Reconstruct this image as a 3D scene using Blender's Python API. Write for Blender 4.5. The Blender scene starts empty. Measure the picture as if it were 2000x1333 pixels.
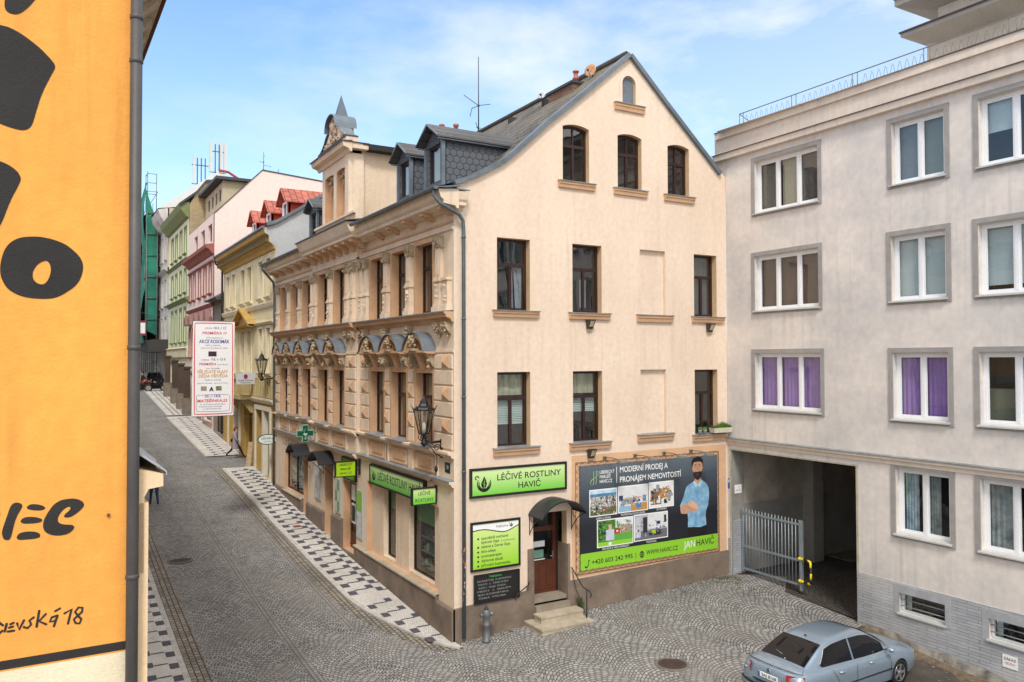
import bpy, math, random
from mathutils import Vector, Matrix
from mathutils.geometry import tessellate_polygon
random.seed(7)
SC = bpy.context.scene
COL = SC.collection
R = math.radians
# ------------------------------------------------------------------ camera
yaw, pit, rol = 0.527925578, 0.0225939156, -0.00276725523
FW = Vector((math.sin(yaw)*math.cos(pit), math.cos(yaw)*math.cos(pit), math.sin(pit)))
RT = Vector((math.cos(yaw), -math.sin(yaw), 0)); UP = RT.cross(FW)
r2 = RT*math.cos(rol) + UP*math.sin(rol); u2 = UP*math.cos(rol) - RT*math.sin(rol)
cd = bpy.data.cameras.new('camera'); cam = bpy.data.objects.new('camera', cd); COL.objects.link(cam)
m = Matrix((r2, u2, -FW)).transposed().to_4x4(); m.translation = Vector((-8.8871855, -18.1874285, 7.2)); cam.matrix_world = m
cd.sensor_width = 36; cd.lens = 1543.67/2000*36; cd.clip_end = 2000; cd.clip_start = .1
SC.camera = cam
SC.render.resolution_x = 1024; SC.render.resolution_y = 682
# ------------------------------------------------------------------ sky, sun, exposure
SUN_EL, SUN_AZ = R(50), R(208)      # azimuth clockwise from +Y: the sun stands behind the camera, slightly to its left
W = bpy.data.worlds.new("World"); SC.world = W; W.use_nodes = True
nt = W.node_tree; nt.nodes.clear()
def N(nt, t, **k):
    n = nt.nodes.new(t)
    for a, b in k.items():
        if a.startswith('i_'):
            key = a[2:]
            n.inputs[int(key) if key.isdigit() else key.replace('_', ' ')].default_value = b
        else: setattr(n, a, b)
    return n
sky = N(nt, 'ShaderNodeTexSky', sky_type='NISHITA', sun_disc=False, sun_elevation=SUN_EL, sun_rotation=SUN_AZ, air_density=1.0, dust_density=1.0, ozone_density=2.0)
tc = N(nt, 'ShaderNodeTexCoord'); mp = N(nt, 'ShaderNodeMapping'); mp.inputs['Scale'].default_value = (1.0, 1.0, 2.6); mp.inputs['Location'].default_value = (3.1, 1.2, 0.35)
ns = N(nt, 'ShaderNodeTexNoise', i_Scale=2.3, i_Detail=8.0, i_Roughness=.58)
cr = N(nt, 'ShaderNodeValToRGB'); cr.color_ramp.elements[0].position = .44; cr.color_ramp.elements[1].position = .62
sx = N(nt, 'ShaderNodeSeparateXYZ')
hz = N(nt, 'ShaderNodeMapRange', i_1=0.0, i_2=.5, i_3=.34, i_4=.0)
dx = N(nt, 'ShaderNodeMapRange', i_1=.25, i_2=.8, i_3=0.0, i_4=.22)
ad = N(nt, 'ShaderNodeMath', operation='MULTIPLY_ADD', i_1=.62); ad2 = N(nt, 'ShaderNodeMath', operation='ADD', use_clamp=True)
mx = N(nt, 'ShaderNodeMix', data_type='RGBA'); mx.inputs[7].default_value = (5.9, 6.0, 6.15, 1)
sc2 = N(nt, 'ShaderNodeMix', data_type='RGBA', blend_type='MULTIPLY', i_0=1.0); sc2.inputs[7].default_value = (1.02, 1.30, 1.42, 1)
bg = N(nt, 'ShaderNodeBackground', i_Strength=.13); wo = N(nt, 'ShaderNodeOutputWorld')
L = nt.links.new
L(tc.outputs['Generated'], mp.inputs[0]); L(mp.outputs[0], ns.inputs['Vector']); L(ns.outputs['Fac'], cr.inputs[0])
L(tc.outputs['Generated'], sx.inputs[0]); L(sx.outputs[2], hz.inputs[0]); L(sx.outputs[0], dx.inputs[0])
cm = N(nt, 'ShaderNodeMapRange', i_1=.1, i_2=.75, i_3=.3, i_4=1.25); cmm = N(nt, 'ShaderNodeMath', operation='MULTIPLY'); L(sx.outputs[0], cm.inputs[0]); L(cr.outputs[0], cmm.inputs[0]); L(cm.outputs[0], cmm.inputs[1]); L(cmm.outputs[0], ad.inputs[0]); L(hz.outputs[0], ad.inputs[2]); L(ad.outputs[0], ad2.inputs[0]); L(dx.outputs[0], ad2.inputs[1])
L(sky.outputs[0], sc2.inputs[6]); L(sc2.outputs[2], mx.inputs[6])
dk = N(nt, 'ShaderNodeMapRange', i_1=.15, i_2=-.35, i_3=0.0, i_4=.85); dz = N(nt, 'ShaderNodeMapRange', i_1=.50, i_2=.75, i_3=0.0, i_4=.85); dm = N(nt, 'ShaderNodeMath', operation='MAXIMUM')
m4 = N(nt, 'ShaderNodeMix', data_type='RGBA'); m4.inputs[7].default_value = (8.6, 8.3, 7.9, 1)      # white added to the unseen sky overhead and behind the viewer, as fill light
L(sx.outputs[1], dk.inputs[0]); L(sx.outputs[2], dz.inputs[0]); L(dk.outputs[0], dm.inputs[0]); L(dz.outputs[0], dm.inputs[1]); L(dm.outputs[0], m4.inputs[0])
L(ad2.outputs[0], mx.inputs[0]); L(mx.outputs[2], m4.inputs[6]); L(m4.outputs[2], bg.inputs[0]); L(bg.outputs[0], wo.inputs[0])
sd = bpy.data.lights.new('sun', 'SUN'); sd.energy = 1.7; sd.angle = R(12); sd.color = (1, .95, .88)
so = bpy.data.objects.new('sun', sd); COL.objects.link(so)
dv = Vector((math.sin(SUN_AZ)*math.cos(SUN_EL), math.cos(SUN_AZ)*math.cos(SUN_EL), math.sin(SUN_EL)))
so.rotation_euler = dv.to_track_quat('Z', 'Y').to_euler()
SC.view_settings.view_transform = 'Standard'; SC.view_settings.look = 'None'; SC.view_settings.exposure = 0.55; SC.view_settings.gamma = 1
SC.cycles.max_bounces = 8; SC.cycles.transparent_max_bounces = 16

# ------------------------------------------------------------------ materials
MATS = {}
def s2l(c):
    return tuple(((x/255)/12.92 if x/255 <= .04045 else ((x/255+.055)/1.055)**2.4) for x in c)
def mat(name, rgb, rough=.8, var=.12, scale=1.2, bump=0.0, bscale=60, metal=0.0, col2=None, streak=0.0, spec=.5, emit=0, coat=0, rain=0):
    """rgb in sRGB 0-255; a mottled surface of rgb and col2"""
    if name in MATS: return MATS[name]
    mt = bpy.data.materials.new(name); mt.use_nodes = True; nt = mt.node_tree; L = nt.links.new
    b = nt.nodes['Principled BSDF']; c = s2l(rgb)
    b.inputs['Roughness'].default_value = rough; b.inputs['Metallic'].default_value = metal
    b.inputs['Specular IOR Level'].default_value = spec; b.inputs['Coat Weight'].default_value = coat
    b.inputs['Base Color'].default_value = (*c, 1)
    tc = N(nt, 'ShaderNodeTexCoord')
    if var or col2:
        c2 = s2l(col2) if col2 else tuple(x*(1-var*1.6) for x in c)
        mp = N(nt, 'ShaderNodeMapping'); mp.inputs['Scale'].default_value = (1, 1, 1-.75*streak)
        n1 = N(nt, 'ShaderNodeTexNoise', i_Scale=scale, i_Detail=8.0, i_Roughness=.62)
        rp = N(nt, 'ShaderNodeMapRange', i_1=.36, i_2=.68, i_3=0.0, i_4=1.0)
        n2 = N(nt, 'ShaderNodeTexNoise', i_Scale=scale*14, i_Detail=4.0)
        mr = N(nt, 'ShaderNodeMapRange', i_1=.3, i_2=.7, i_3=.93, i_4=1.05)
        m1 = N(nt, 'ShaderNodeMix', data_type='RGBA'); m1.inputs[6].default_value = (*c, 1); m1.inputs[7].default_value = (*c2, 1)
        m2 = N(nt, 'ShaderNodeMix', data_type='RGBA', blend_type='MULTIPLY', i_0=1.0)
        L(tc.outputs['Object'], mp.inputs[0]); L(mp.outputs[0], n1.inputs['Vector']); L(tc.outputs['Object'], n2.inputs['Vector'])
        L(n1.outputs['Fac'], rp.inputs[0]); L(rp.outputs[0], m1.inputs[0]); L(n2.outputs['Fac'], mr.inputs[0])
        L(m1.outputs[2], m2.inputs[6]); L(mr.outputs[0], m2.inputs[7]); L(m2.outputs[2], b.inputs['Base Color'])
    if rain:
        mp2 = N(nt, 'ShaderNodeMapping'); mp2.inputs['Scale'].default_value = (5.5, 5.5, .22); n5 = N(nt, 'ShaderNodeTexNoise', i_Scale=1.0, i_Detail=5.0, i_Roughness=.6)
        n6 = N(nt, 'ShaderNodeTexNoise', i_Scale=.35, i_Detail=3.0); r5 = N(nt, 'ShaderNodeMapRange', i_1=.5, i_2=.74, i_3=0.0, i_4=1.0); r6 = N(nt, 'ShaderNodeMapRange', i_1=.42, i_2=.62, i_3=0.0, i_4=rain); mu = N(nt, 'ShaderNodeMath', operation='MULTIPLY')
        m5 = N(nt, 'ShaderNodeMix', data_type='RGBA'); m5.inputs[7].default_value = (*[x*.42 for x in c], 1)
        L(tc.outputs['Object'], mp2.inputs[0]); L(mp2.outputs[0], n5.inputs['Vector']); L(tc.outputs['Object'], n6.inputs['Vector']); L(n5.outputs['Fac'], r5.inputs[0]); L(n6.outputs['Fac'], r6.inputs[0]); L(r5.outputs[0], mu.inputs[0]); L(r6.outputs[0], mu.inputs[1])
        L(mu.outputs[0], m5.inputs[0]); L(m2.outputs[2], m5.inputs[6]); L(m5.outputs[2], b.inputs['Base Color'])
    if bump:
        nb = N(nt, 'ShaderNodeTexNoise', i_Scale=bscale, i_Detail=4.0); bp = N(nt, 'ShaderNodeBump', i_Strength=bump, i_Distance=.02)
        L(tc.outputs['Object'], nb.inputs['Vector']); L(nb.outputs['Fac'], bp.inputs['Height']); L(bp.outputs[0], b.inputs['Normal'])
    if emit:
        b.inputs['Emission Color'].default_value = (*c, 1); b.inputs['Emission Strength'].default_value = emit
    MATS[name] = mt; return mt
def brickmat(name, c1, c2, mort, bw, bh, mw, vec='wall', rough=.85, bump=.5, fan=0, noise=.35, off=.5, rowk=0, tint=None, nsc=.7):
    """bricks, tiles, slates or setts; vec: wall (x+y, z), roof (y, z), ground (x, y), gw (y, x)"""
    if name in MATS: return MATS[name]
    mt = bpy.data.materials.new(name); mt.use_nodes = True; nt = mt.node_tree; L = nt.links.new
    b = nt.nodes['Principled BSDF']; b.inputs['Roughness'].default_value = rough
    tc = N(nt, 'ShaderNodeTexCoord'); sp = N(nt, 'ShaderNodeSeparateXYZ'); cb = N(nt, 'ShaderNodeCombineXYZ')
    L(tc.outputs['Object'], sp.inputs[0])
    def M(op, a, bb=None, cc=None):
        n = N(nt, 'ShaderNodeMath', operation=op)
        for i, v in enumerate((a, bb, cc)):
            if v is None: continue
            if isinstance(v, (int, float)): n.inputs[i].default_value = v
            else: L(v, n.inputs[i])
        return n.outputs[0]
    X, Y, Z = sp.outputs
    if vec == 'wall': u, v = M('ADD', X, Y), Z
    elif vec == 'roof': u, v = Y, M('MULTIPLY', Z, 1.35)
    elif vec == 'gw': u, v = Y, X
    else: u, v = X, Y
    if fan:
        fx = M('SUBTRACT', M('FRACT', M('DIVIDE', M('ADD', u, 100.0), fan)), .5)
        wob = N(nt, 'ShaderNodeTexNoise', i_Scale=.8, i_Detail=2.0); L(tc.outputs['Object'], wob.inputs['Vector'])
        v = M('ADD', M('ADD', v, M('MULTIPLY', M('MULTIPLY', fx, fx), fan*1.15)), M('MULTIPLY', wob.outputs['Fac'], .3))
        u = M('ADD', u, M('MULTIPLY', wob.outputs['Fac'], .7))
    L(u, cb.inputs[0]); L(v, cb.inputs[1])
    # small wobble of the joints
    wn = N(nt, 'ShaderNodeTexNoise', i_Scale=9.0, i_Detail=1.0); L(tc.outputs['Object'], wn.inputs['Vector'])
    va = N(nt, 'ShaderNodeVectorMath', operation='MULTIPLY_ADD'); L(wn.outputs['Color'], va.inputs[0]); va.inputs[1].default_value = (bw*.22, bh*.22, 0); L(cb.outputs[0], va.inputs[2])
    br = N(nt, 'ShaderNodeTexBrick', offset=off, i_Scale=1.0); br.inputs['Brick Width'].default_value = bw; br.inputs['Row Height'].default_value = bh
    br.inputs['Mortar Size'].default_value = mw; br.inputs['Mortar Smooth'].default_value = .35; br.inputs['Bias'].default_value = -.1
    br.inputs['Color1'].default_value = (*s2l(c1), 1); br.inputs['Color2'].default_value = (*s2l(c2), 1); br.inputs['Mortar'].default_value = (*s2l(mort), 1)
    L(va.outputs[0], br.inputs['Vector'])
    n1 = N(nt, 'ShaderNodeTexNoise', i_Scale=nsc, i_Detail=7.0, i_Roughness=.6); L(tc.outputs['Object'], n1.inputs['Vector'])
    mr = N(nt, 'ShaderNodeMapRange', i_1=.3, i_2=.7, i_3=1-noise, i_4=1+noise*.5); L(n1.outputs['Fac'], mr.inputs[0])
    m2 = N(nt, 'ShaderNodeMix', data_type='RGBA', blend_type='MULTIPLY', i_0=1.0); L(br.outputs['Color'], m2.inputs[6]); L(mr.outputs[0], m2.inputs[7])
    out = m2.outputs[2]
    if tint:
        n3 = N(nt, 'ShaderNodeTexNoise', i_Scale=.55, i_Detail=6.0); L(tc.outputs['Object'], n3.inputs['Vector'])
        r3 = N(nt, 'ShaderNodeMapRange', i_1=.5, i_2=.72, i_3=0.0, i_4=.55); L(n3.outputs['Fac'], r3.inputs[0])
        m3 = N(nt, 'ShaderNodeMix', data_type='RGBA'); L(r3.outputs[0], m3.inputs[0]); L(out, m3.inputs[6]); m3.inputs[7].default_value = (*s2l(tint), 1); out = m3.outputs[2]
    L(out, b.inputs['Base Color'])
    if bump:
        iv = M('SUBTRACT', 1.0, br.outputs['Fac']); nb = N(nt, 'ShaderNodeTexNoise', i_Scale=45.0, i_Detail=3.0); L(tc.outputs['Object'], nb.inputs['Vector'])
        h = M('MULTIPLY_ADD', nb.outputs['Fac'], .4, iv)
        bp = N(nt, 'ShaderNodeBump', i_Strength=bump, i_Distance=.015); L(h, bp.inputs['Height']); L(bp.outputs[0], b.inputs['Normal'])
    MATS[name] = mt; return mt
def glassmat(name, tint=(.9, .95, .95), base=.15, k=.9):
    if name in MATS: return MATS[name]
    mt = bpy.data.materials.new(name); mt.use_nodes = True; nt = mt.node_tree; nt.nodes.clear(); L = nt.links.new
    lw = N(nt, 'ShaderNodeLayerWeight', i_Blend=.5); pw = N(nt, 'ShaderNodeMath', operation='POWER', i_1=3.5)
    ma = N(nt, 'ShaderNodeMath', operation='MULTIPLY_ADD', i_1=k, i_2=base); ma.use_clamp = True
    tr = N(nt, 'ShaderNodeBsdfTransparent'); tr.inputs[0].default_value = (*tint, 1)
    gl = N(nt, 'ShaderNodeBsdfGlossy', i_Roughness=.02); mx = N(nt, 'ShaderNodeMixShader'); o = N(nt, 'ShaderNodeOutputMaterial')
    tc = N(nt, 'ShaderNodeTexCoord'); nb = N(nt, 'ShaderNodeTexNoise', i_Scale=1.6, i_Detail=1.0); bp = N(nt, 'ShaderNodeBump', i_Strength=.08, i_Distance=.05)
    L(tc.outputs['Object'], nb.inputs['Vector']); L(nb.outputs['Fac'], bp.inputs['Height']); L(bp.outputs[0], gl.inputs['Normal'])
    L(lw.outputs['Facing'], pw.inputs[0]); L(pw.outputs[0], ma.inputs[0]); L(ma.outputs[0], mx.inputs[0]); L(tr.outputs[0], mx.inputs[1]); L(gl.outputs[0], mx.inputs[2]); L(mx.outputs[0], o.inputs[0])
    MATS[name] = mt; return mt
def gradmat(name, top, bot, z0, z1, rough=.35):
    if name in MATS: return MATS[name]
    mt = bpy.data.materials.new(name); mt.use_nodes = True; nt = mt.node_tree; L = nt.links.new; b = nt.nodes['Principled BSDF']; b.inputs['Roughness'].default_value = rough
    tc = N(nt, 'ShaderNodeTexCoord'); sp = N(nt, 'ShaderNodeSeparateXYZ'); mr = N(nt, 'ShaderNodeMapRange', i_1=z0, i_2=z1)
    m1 = N(nt, 'ShaderNodeMix', data_type='RGBA'); m1.inputs[6].default_value = (*s2l(bot), 1); m1.inputs[7].default_value = (*s2l(top), 1)
    L(tc.outputs['Object'], sp.inputs[0]); L(sp.outputs[2], mr.inputs[0]); L(mr.outputs[0], m1.inputs[0]); L(m1.outputs[2], b.inputs['Base Color'])
    MATS[name] = mt; return mt

CREAM = mat('peach_plaster', (231, 211, 191), .9, 0, .55, .3, 70, col2=(220, 198, 177), streak=.6, rain=.28)
CREAM2 = mat('peach_plaster_street', (229, 210, 187), .9, 0, .8, .3, 60, col2=(213, 190, 164), streak=.3, rain=.5)
ORANGE = mat('orange_plaster', (208, 168, 132), .9, .1, 2, .2, 60)
ORNA = mat('weathered_stucco', (192, 174, 148), .95, 0, 5, .6, 40, col2=(140, 122, 95))
ZINC = mat('zinc_sheet', (120, 130, 140), .5, .15, 1.5, .05, 20, metal=.35, col2=(95, 104, 112))
ZINCL = mat('pale_zinc_sheet', (150, 155, 158), .55, .15, 2.5, .05, 20, metal=.2, col2=(118, 120, 120))
PIPE = mat('downpipe_zinc', (105, 115, 122), .5, .15, 2, metal=.3, col2=(88, 95, 100))
DARKW = mat('dark_brown_wood', (52, 28, 24), .45, .2, 3)
BROWNW = mat('brown_wood', (92, 46, 28), .5, .2, 4)
BLACK = mat('black_metal', (28, 28, 31), .5, .1, 3)
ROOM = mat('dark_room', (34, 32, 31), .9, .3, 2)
GLASS = glassmat('window_glass')
SHOPG = glassmat('shop_glass', (.8, .86, .84), .07, .7)
SLATE = brickmat('old_roof_slates', (122, 115, 104), (88, 84, 78), (44, 42, 38), .36, .36, .03, 'roof', bump=.6, noise=.4, tint=(116, 106, 86))
DSLATE = brickmat('dark_shingles', (84, 88, 94), (66, 70, 76), (30, 32, 36), .34, .17, .02, 'wall', rough=.7, bump=.8, noise=.2)
DSLATE2 = brickmat('dark_roof_shingles', (92, 92, 94), (74, 75, 78), (40, 41, 44), .34, .25, .015, 'roof', rough=.7, bump=.7, noise=.3)
def hexmat(name, c1, c2, line, sz, rough=.75):
    mt = bpy.data.materials.new(name); mt.use_nodes = True; nt = mt.node_tree; L = nt.links.new; b = nt.nodes['Principled BSDF']; b.inputs['Roughness'].default_value = rough
    def M(op, *a):
        n = N(nt, 'ShaderNodeMath', operation=op)
        for i, v in enumerate(a):
            if isinstance(v, (int, float)): n.inputs[i].default_value = v
            else: L(v, n.inputs[i])
        return n.outputs[0]
    tc = N(nt, 'ShaderNodeTexCoord'); sp = N(nt, 'ShaderNodeSeparateXYZ'); L(tc.outputs['Object'], sp.inputs[0]); X, Y, Z = sp.outputs
    u = M('DIVIDE', M('ADD', X, Y), sz); v = M('DIVIDE', Z, sz)
    def cell(o): return M('SUBTRACT', M('FLOORED_MODULO', M('SUBTRACT', u, o*.5), 1.0), .5), M('SUBTRACT', M('FLOORED_MODULO', M('SUBTRACT', v, o*.866), 1.732), .866)
    def hd(c): ax, ay = M('ABSOLUTE', c[0]), M('ABSOLUTE', c[1]); return M('MAXIMUM', ax, M('ADD', M('MULTIPLY', ax, .5), M('MULTIPLY', ay, .866)))
    A, B = cell(0), cell(1); ha, hb = hd(A), hd(B); d = M('MINIMUM', ha, hb); e = N(nt, 'ShaderNodeMapRange', i_1=.44, i_2=.49, i_3=0.0, i_4=1.0); L(d, e.inputs[0])
    vy = M('ADD', M('MULTIPLY', A[1], M('LESS_THAN', ha, hb)), M('MULTIPLY', B[1], M('GREATER_THAN', ha, hb)))
    gr = N(nt, 'ShaderNodeMapRange', i_1=-.5, i_2=.5, i_3=1.0, i_4=0.0); L(vy, gr.inputs[0])
    n1 = N(nt, 'ShaderNodeTexNoise', i_Scale=6.0, i_Detail=3.0); L(tc.outputs['Object'], n1.inputs['Vector'])
    m1 = N(nt, 'ShaderNodeMix', data_type='RGBA'); m1.inputs[6].default_value = (*s2l(c1), 1); m1.inputs[7].default_value = (*s2l(c2), 1); L(n1.outputs['Fac'], m1.inputs[0])
    m2 = N(nt, 'ShaderNodeMix', data_type='RGBA'); L(e.outputs[0], m2.inputs[0]); L(m1.outputs[2], m2.inputs[6]); m2.inputs[7].default_value = (*s2l(line), 1); L(m2.outputs[2], b.inputs['Base Color'])
    h = M('MULTIPLY', gr.outputs[0], M('SUBTRACT', 1.0, e.outputs[0])); bp = N(nt, 'ShaderNodeBump', i_Strength=.8, i_Distance=.03); L(h, bp.inputs['Height']); L(bp.outputs[0], b.inputs['Normal'])
    MATS[name] = mt; return mt
DSLATE = hexmat('hex_shingles', (90, 95, 102), (76, 81, 88), (46, 48, 52), .20)
REDTILE = brickmat('red_roof_tiles', (190, 102, 84), (172, 88, 70), (130, 52, 42), .4, .3, .02, 'roof', bump=.5, noise=.2)
GRAN = mat('brown_granite_render', (138, 121, 106), .95, 0, 1.5, .8, 60, col2=(106, 94, 84))
STONE = mat('pale_stone', (190, 178, 158), .9, 0, 3, .3, 60, col2=(160, 148, 128))
WHITE = mat('white_plastic', (235, 236, 238), .35, .03, 2)
WPAINT = mat('white_print', (236, 238, 238), .6, 0)
BPRINT = mat('black_print', (22, 24, 24), .6, 0)
CURT = mat('cream_curtain', (176, 172, 148), .9, .12, 3, .4, 8)
BLIND = mat('pale_blind', (186, 200, 196), .7, .05, 3)
PURP = mat('purple_curtain', (164, 128, 196), .85, .12, 2.0, .4, 5)
NET = mat('net_curtain', (176, 182, 180), .9, 0, 4, .6, 12, col2=(110, 116, 114))
TAUPE = mat('taupe_blind', (128, 118, 108), .9, .08, 2)

# ------------------------------------------------------------------ mesh helpers
class Fr:
    def __init__(s, o, u, n): s.o = Vector(o); s.u = Vector(u); s.n = Vector(n); s.w = Vector((0, 0, 1))
    def P(s, u, w, d=0): return s.o + s.u*u + s.w*w + s.n*d
ST = Fr((0, 0, 0), (0, 1, 0), (-1, 0, 0))        # street front of the corner house, u = distance up the street
STT = Fr((0, 0, 0), (0, -1, 0), (-1, 0, 0))      # the same, u running the reading direction
GA = Fr((0, 0, 0), (1, 0, 0), (0, -1, 0))        # gable front
RB = Fr((9.588, 0, 0), (0, -1, 0), (-1, 0, 0))   # grey apartment block front, u = distance towards the viewer
class MB:
    def __init__(s): s.v = []; s.f = []; s.m = []; s.sm = []
    def add(s, vs, fs, mi=0, sm=False):
        b = len(s.v); s.v += [Vector(x) for x in vs]
        for f in fs: s.f.append([b+i for i in f]); s.m.append(mi); s.sm.append(sm)
    def quad(s, a, b, c, d, mi=0): s.add([a, b, c, d], [(0, 1, 2, 3)], mi)
    def box(s, x0, x1, y0, y1, z0, z1, mi=0):
        s.add([(x0,y0,z0),(x1,y0,z0),(x1,y1,z0),(x0,y1,z0),(x0,y0,z1),(x1,y0,z1),(x1,y1,z1),(x0,y1,z1)],
              [(0,3,2,1),(4,5,6,7),(0,1,5,4),(1,2,6,5),(2,3,7,6),(3,0,4,7)], mi)
    def fbox(s, fr, u0, u1, w0, w1, d0, d1, mi=0):
        p = [fr.P(u, w, d) for w in (w0, w1) for (u, d) in ((u0,d0),(u1,d0),(u1,d1),(u0,d1))]
        s.add(p, [(0,3,2,1),(4,5,6,7),(0,1,5,4),(1,2,6,5),(2,3,7,6),(3,0,4,7)], mi)
    def wedge(s, fr, u0, u1, prof, mi=0):
        """extrude a (d, w) profile from u0 to u1"""
        n = len(prof); p = [fr.P(u0, w, d) for d, w in prof] + [fr.P(u1, w, d) for d, w in prof]
        fs = [(i, (i+1) % n, n+(i+1) % n, n+i) for i in range(n)]
        fs += [tuple(range(n)), tuple(range(2*n-1, n-1, -1))]
        s.add(p, fs, mi)
    def sheet(s, fr, outer, holes=(), d=0, mi=0):
        loops = [[Vector((a, b, 0)) for a, b in outer]] + [[Vector((a, b, 0)) for a, b in h] for h in holes]
        tri = tessellate_polygon(loops); fl = [p for l in loops for p in l]
        s.add([fr.P(p.x, p.y, d) for p in fl], [tuple(t) for t in tri], mi)
    def plate(s, fr, outer, holes=(), d0=0, d1=.02, mi=0, side=None, back=False, skip=False, plain=0):
        """front sheet at d1, with side walls of outer (unless skip) and holes down to d0"""
        s.sheet(fr, outer, holes, d1, mi)
        if back: s.sheet(fr, outer, holes, d0, mi)
        sd = mi if side is None else side
        for k, lp in enumerate([outer]+list(holes)):
            if k == 0 and skip: continue
            if plain and k > len(holes)-plain: sd = mi
            n = len(lp)
            for i in range(n):
                a, b = lp[i], lp[(i+1) % n]
                s.quad(fr.P(a[0], a[1], d0), fr.P(b[0], b[1], d0), fr.P(b[0], b[1], d1), fr.P(a[0], a[1], d1), mi if k == 0 else sd)
    def tube(s, pts, r, n=8, mi=0, cap=True):
        pts = [Vector(p) for p in pts]; rs = r if isinstance(r, (list, tuple)) else [r]*len(pts); b = len(s.v); prev = None
        for i, p in enumerate(pts):
            t = (pts[min(i+1, len(pts)-1)] - pts[max(i-1, 0)]).normalized()
            if prev is None:
                a = Vector((0, 0, 1)) if abs(t.z) < .9 else Vector((1, 0, 0)); x = t.cross(a).normalized()
            else:
                x = (prev - t*prev.dot(t)).normalized()
            prev = x; y = t.cross(x)
            for k in range(n):
                an = 2*math.pi*k/n; s.v.append(p + (x*math.cos(an) + y*math.sin(an))*rs[i])
        for i in range(len(pts)-1):
            for k in range(n):
                s.f.append([b+i*n+k, b+i*n+(k+1) % n, b+(i+1)*n+(k+1) % n, b+(i+1)*n+k]); s.m.append(mi); s.sm.append(True)
        if cap:
            s.f.append([b+k for k in range(n)][::-1]); s.m.append(mi); s.sm.append(False)
            e = b+(len(pts)-1)*n; s.f.append([e+k for k in range(n)]); s.m.append(mi); s.sm.append(False)
    def lathe(s, c, prof, n=16, mi=0, axis=None, smooth=True):
        """prof: (r, h) along the axis"""
        c = Vector(c); ax = Vector(axis or (0, 0, 1)).normalized(); a = Vector((1, 0, 0)) if abs(ax.x) < .9 else Vector((0, 1, 0))
        x = ax.cross(a).normalized(); y = ax.cross(x); b = len(s.v)
        for r, h in prof:
            for k in range(n):
                an = 2*math.pi*k/n; s.v.append(c + ax*h + (x*math.cos(an)+y*math.sin(an))*r)
        for i in range(len(prof)-1):
            for k in range(n): s.f.append([b+i*n+k, b+i*n+(k+1) % n, b+(i+1)*n+(k+1) % n, b+(i+1)*n+k]); s.m.append(mi); s.sm.append(smooth)
        s.f.append([b+k for k in range(n)]); s.m.append(mi); s.sm.append(False)
        e = b+(len(prof)-1)*n; s.f.append([e+k for k in range(n)]); s.m.append(mi); s.sm.append(False)
    def ball(s, c, r, mi=0, n=8, sq=(1, 1, 1)):
        c = Vector(c); b = len(s.v); rings = n//2+1
        for i in range(rings+1):
            th = math.pi*i/rings
            for k in range(n):
                an = 2*math.pi*k/n
                s.v.append(c + Vector((math.sin(th)*math.cos(an)*r*sq[0], math.sin(th)*math.sin(an)*r*sq[1], math.cos(th)*r*sq[2])))
        for i in range(rings):
            for k in range(n): s.f.append([b+i*n+k, b+i*n+(k+1) % n, b+(i+1)*n+(k+1) % n, b+(i+1)*n+k]); s.m.append(mi); s.sm.append(True)
    def text(s, fr, txt, u, w, h, d=.004, mi=0, align='LEFT', xs=1.0, bold=0.0, shear=0.0, fit=None):
        vs, fs, wd = textmesh(txt, align, bold, shear)
        k = h/CAPH
        if fit: xs = fit/(wd*k)
        s.add([fr.P(u + x*k*xs, w + y*k, d) for x, y in vs], fs, mi)
    def blobs(s, fr, u0, u1, w0, w1, d0, n, r, mi=0, seed=1):
        rd = random.Random(seed)
        for i in range(n):
            p = fr.P(rd.uniform(u0, u1), rd.uniform(w0, w1), d0*rd.uniform(.6, 1.2)); s.ball(p, r*rd.uniform(.7, 1.35), mi, 6)
    def obj(s, name, mats, parent=None, origin=None, recalc=True):
        """parent is a thing's Empty (or a part of it); vertices are world coordinates moved to the thing's origin"""
        root = parent
        while root is not None and root.parent is not None: root = root.parent
        o0 = Vector(origin) if origin is not None else (Vector(root.location) if root is not None else Vector((0, 0, 0)))
        me = bpy.data.meshes.new(name)
        me.from_pydata([tuple(v - o0) for v in s.v], [], s.f)
        mats = mats if isinstance(mats, (list, tuple)) else [mats]
        for mm in mats: me.materials.append(mm)
        me.polygons.foreach_set('material_index', s.m); me.polygons.foreach_set('use_smooth', s.sm)
        if recalc:
            import bmesh
            bm = bmesh.new(); bm.from_mesh(me); bmesh.ops.remove_doubles(bm, verts=bm.verts, dist=1e-5)
            bmesh.ops.recalc_face_normals(bm, faces=bm.faces); bm.to_mesh(me); bm.free()
        me.update(); o = bpy.data.objects.new(name, me); COL.objects.link(o)
        if parent is not None: o.parent = parent
        else: o.location = o0
        return o
_tx = {}
def textmesh(txt, align, bold, shear):
    key = (txt, align, bold, shear)
    if key in _tx: return _tx[key]
    c = bpy.data.curves.new('lettering', 'FONT'); c.body = txt; c.size = 1; c.align_x = align; c.offset = bold; c.shear = shear; c.resolution_u = 3
    o = bpy.data.objects.new('lettering', c); COL.objects.link(o)
    dg = bpy.context.evaluated_depsgraph_get(); me = bpy.data.meshes.new_from_object(o.evaluated_get(dg))
    vs = [(v.co.x, v.co.y) for v in me.vertices]; fs = [tuple(p.vertices) for p in me.polygons]
    bpy.data.objects.remove(o); bpy.data.curves.remove(c); bpy.data.meshes.remove(me)
    wd = (max(v[0] for v in vs)-min(v[0] for v in vs)) if vs else 1
    _tx[key] = (vs, fs, wd); return _tx[key]
_h = textmesh('H', 'LEFT', 0.0, 0.0)[0]; CAPH = max(v[1] for v in _h)-min(v[1] for v in _h)

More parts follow.
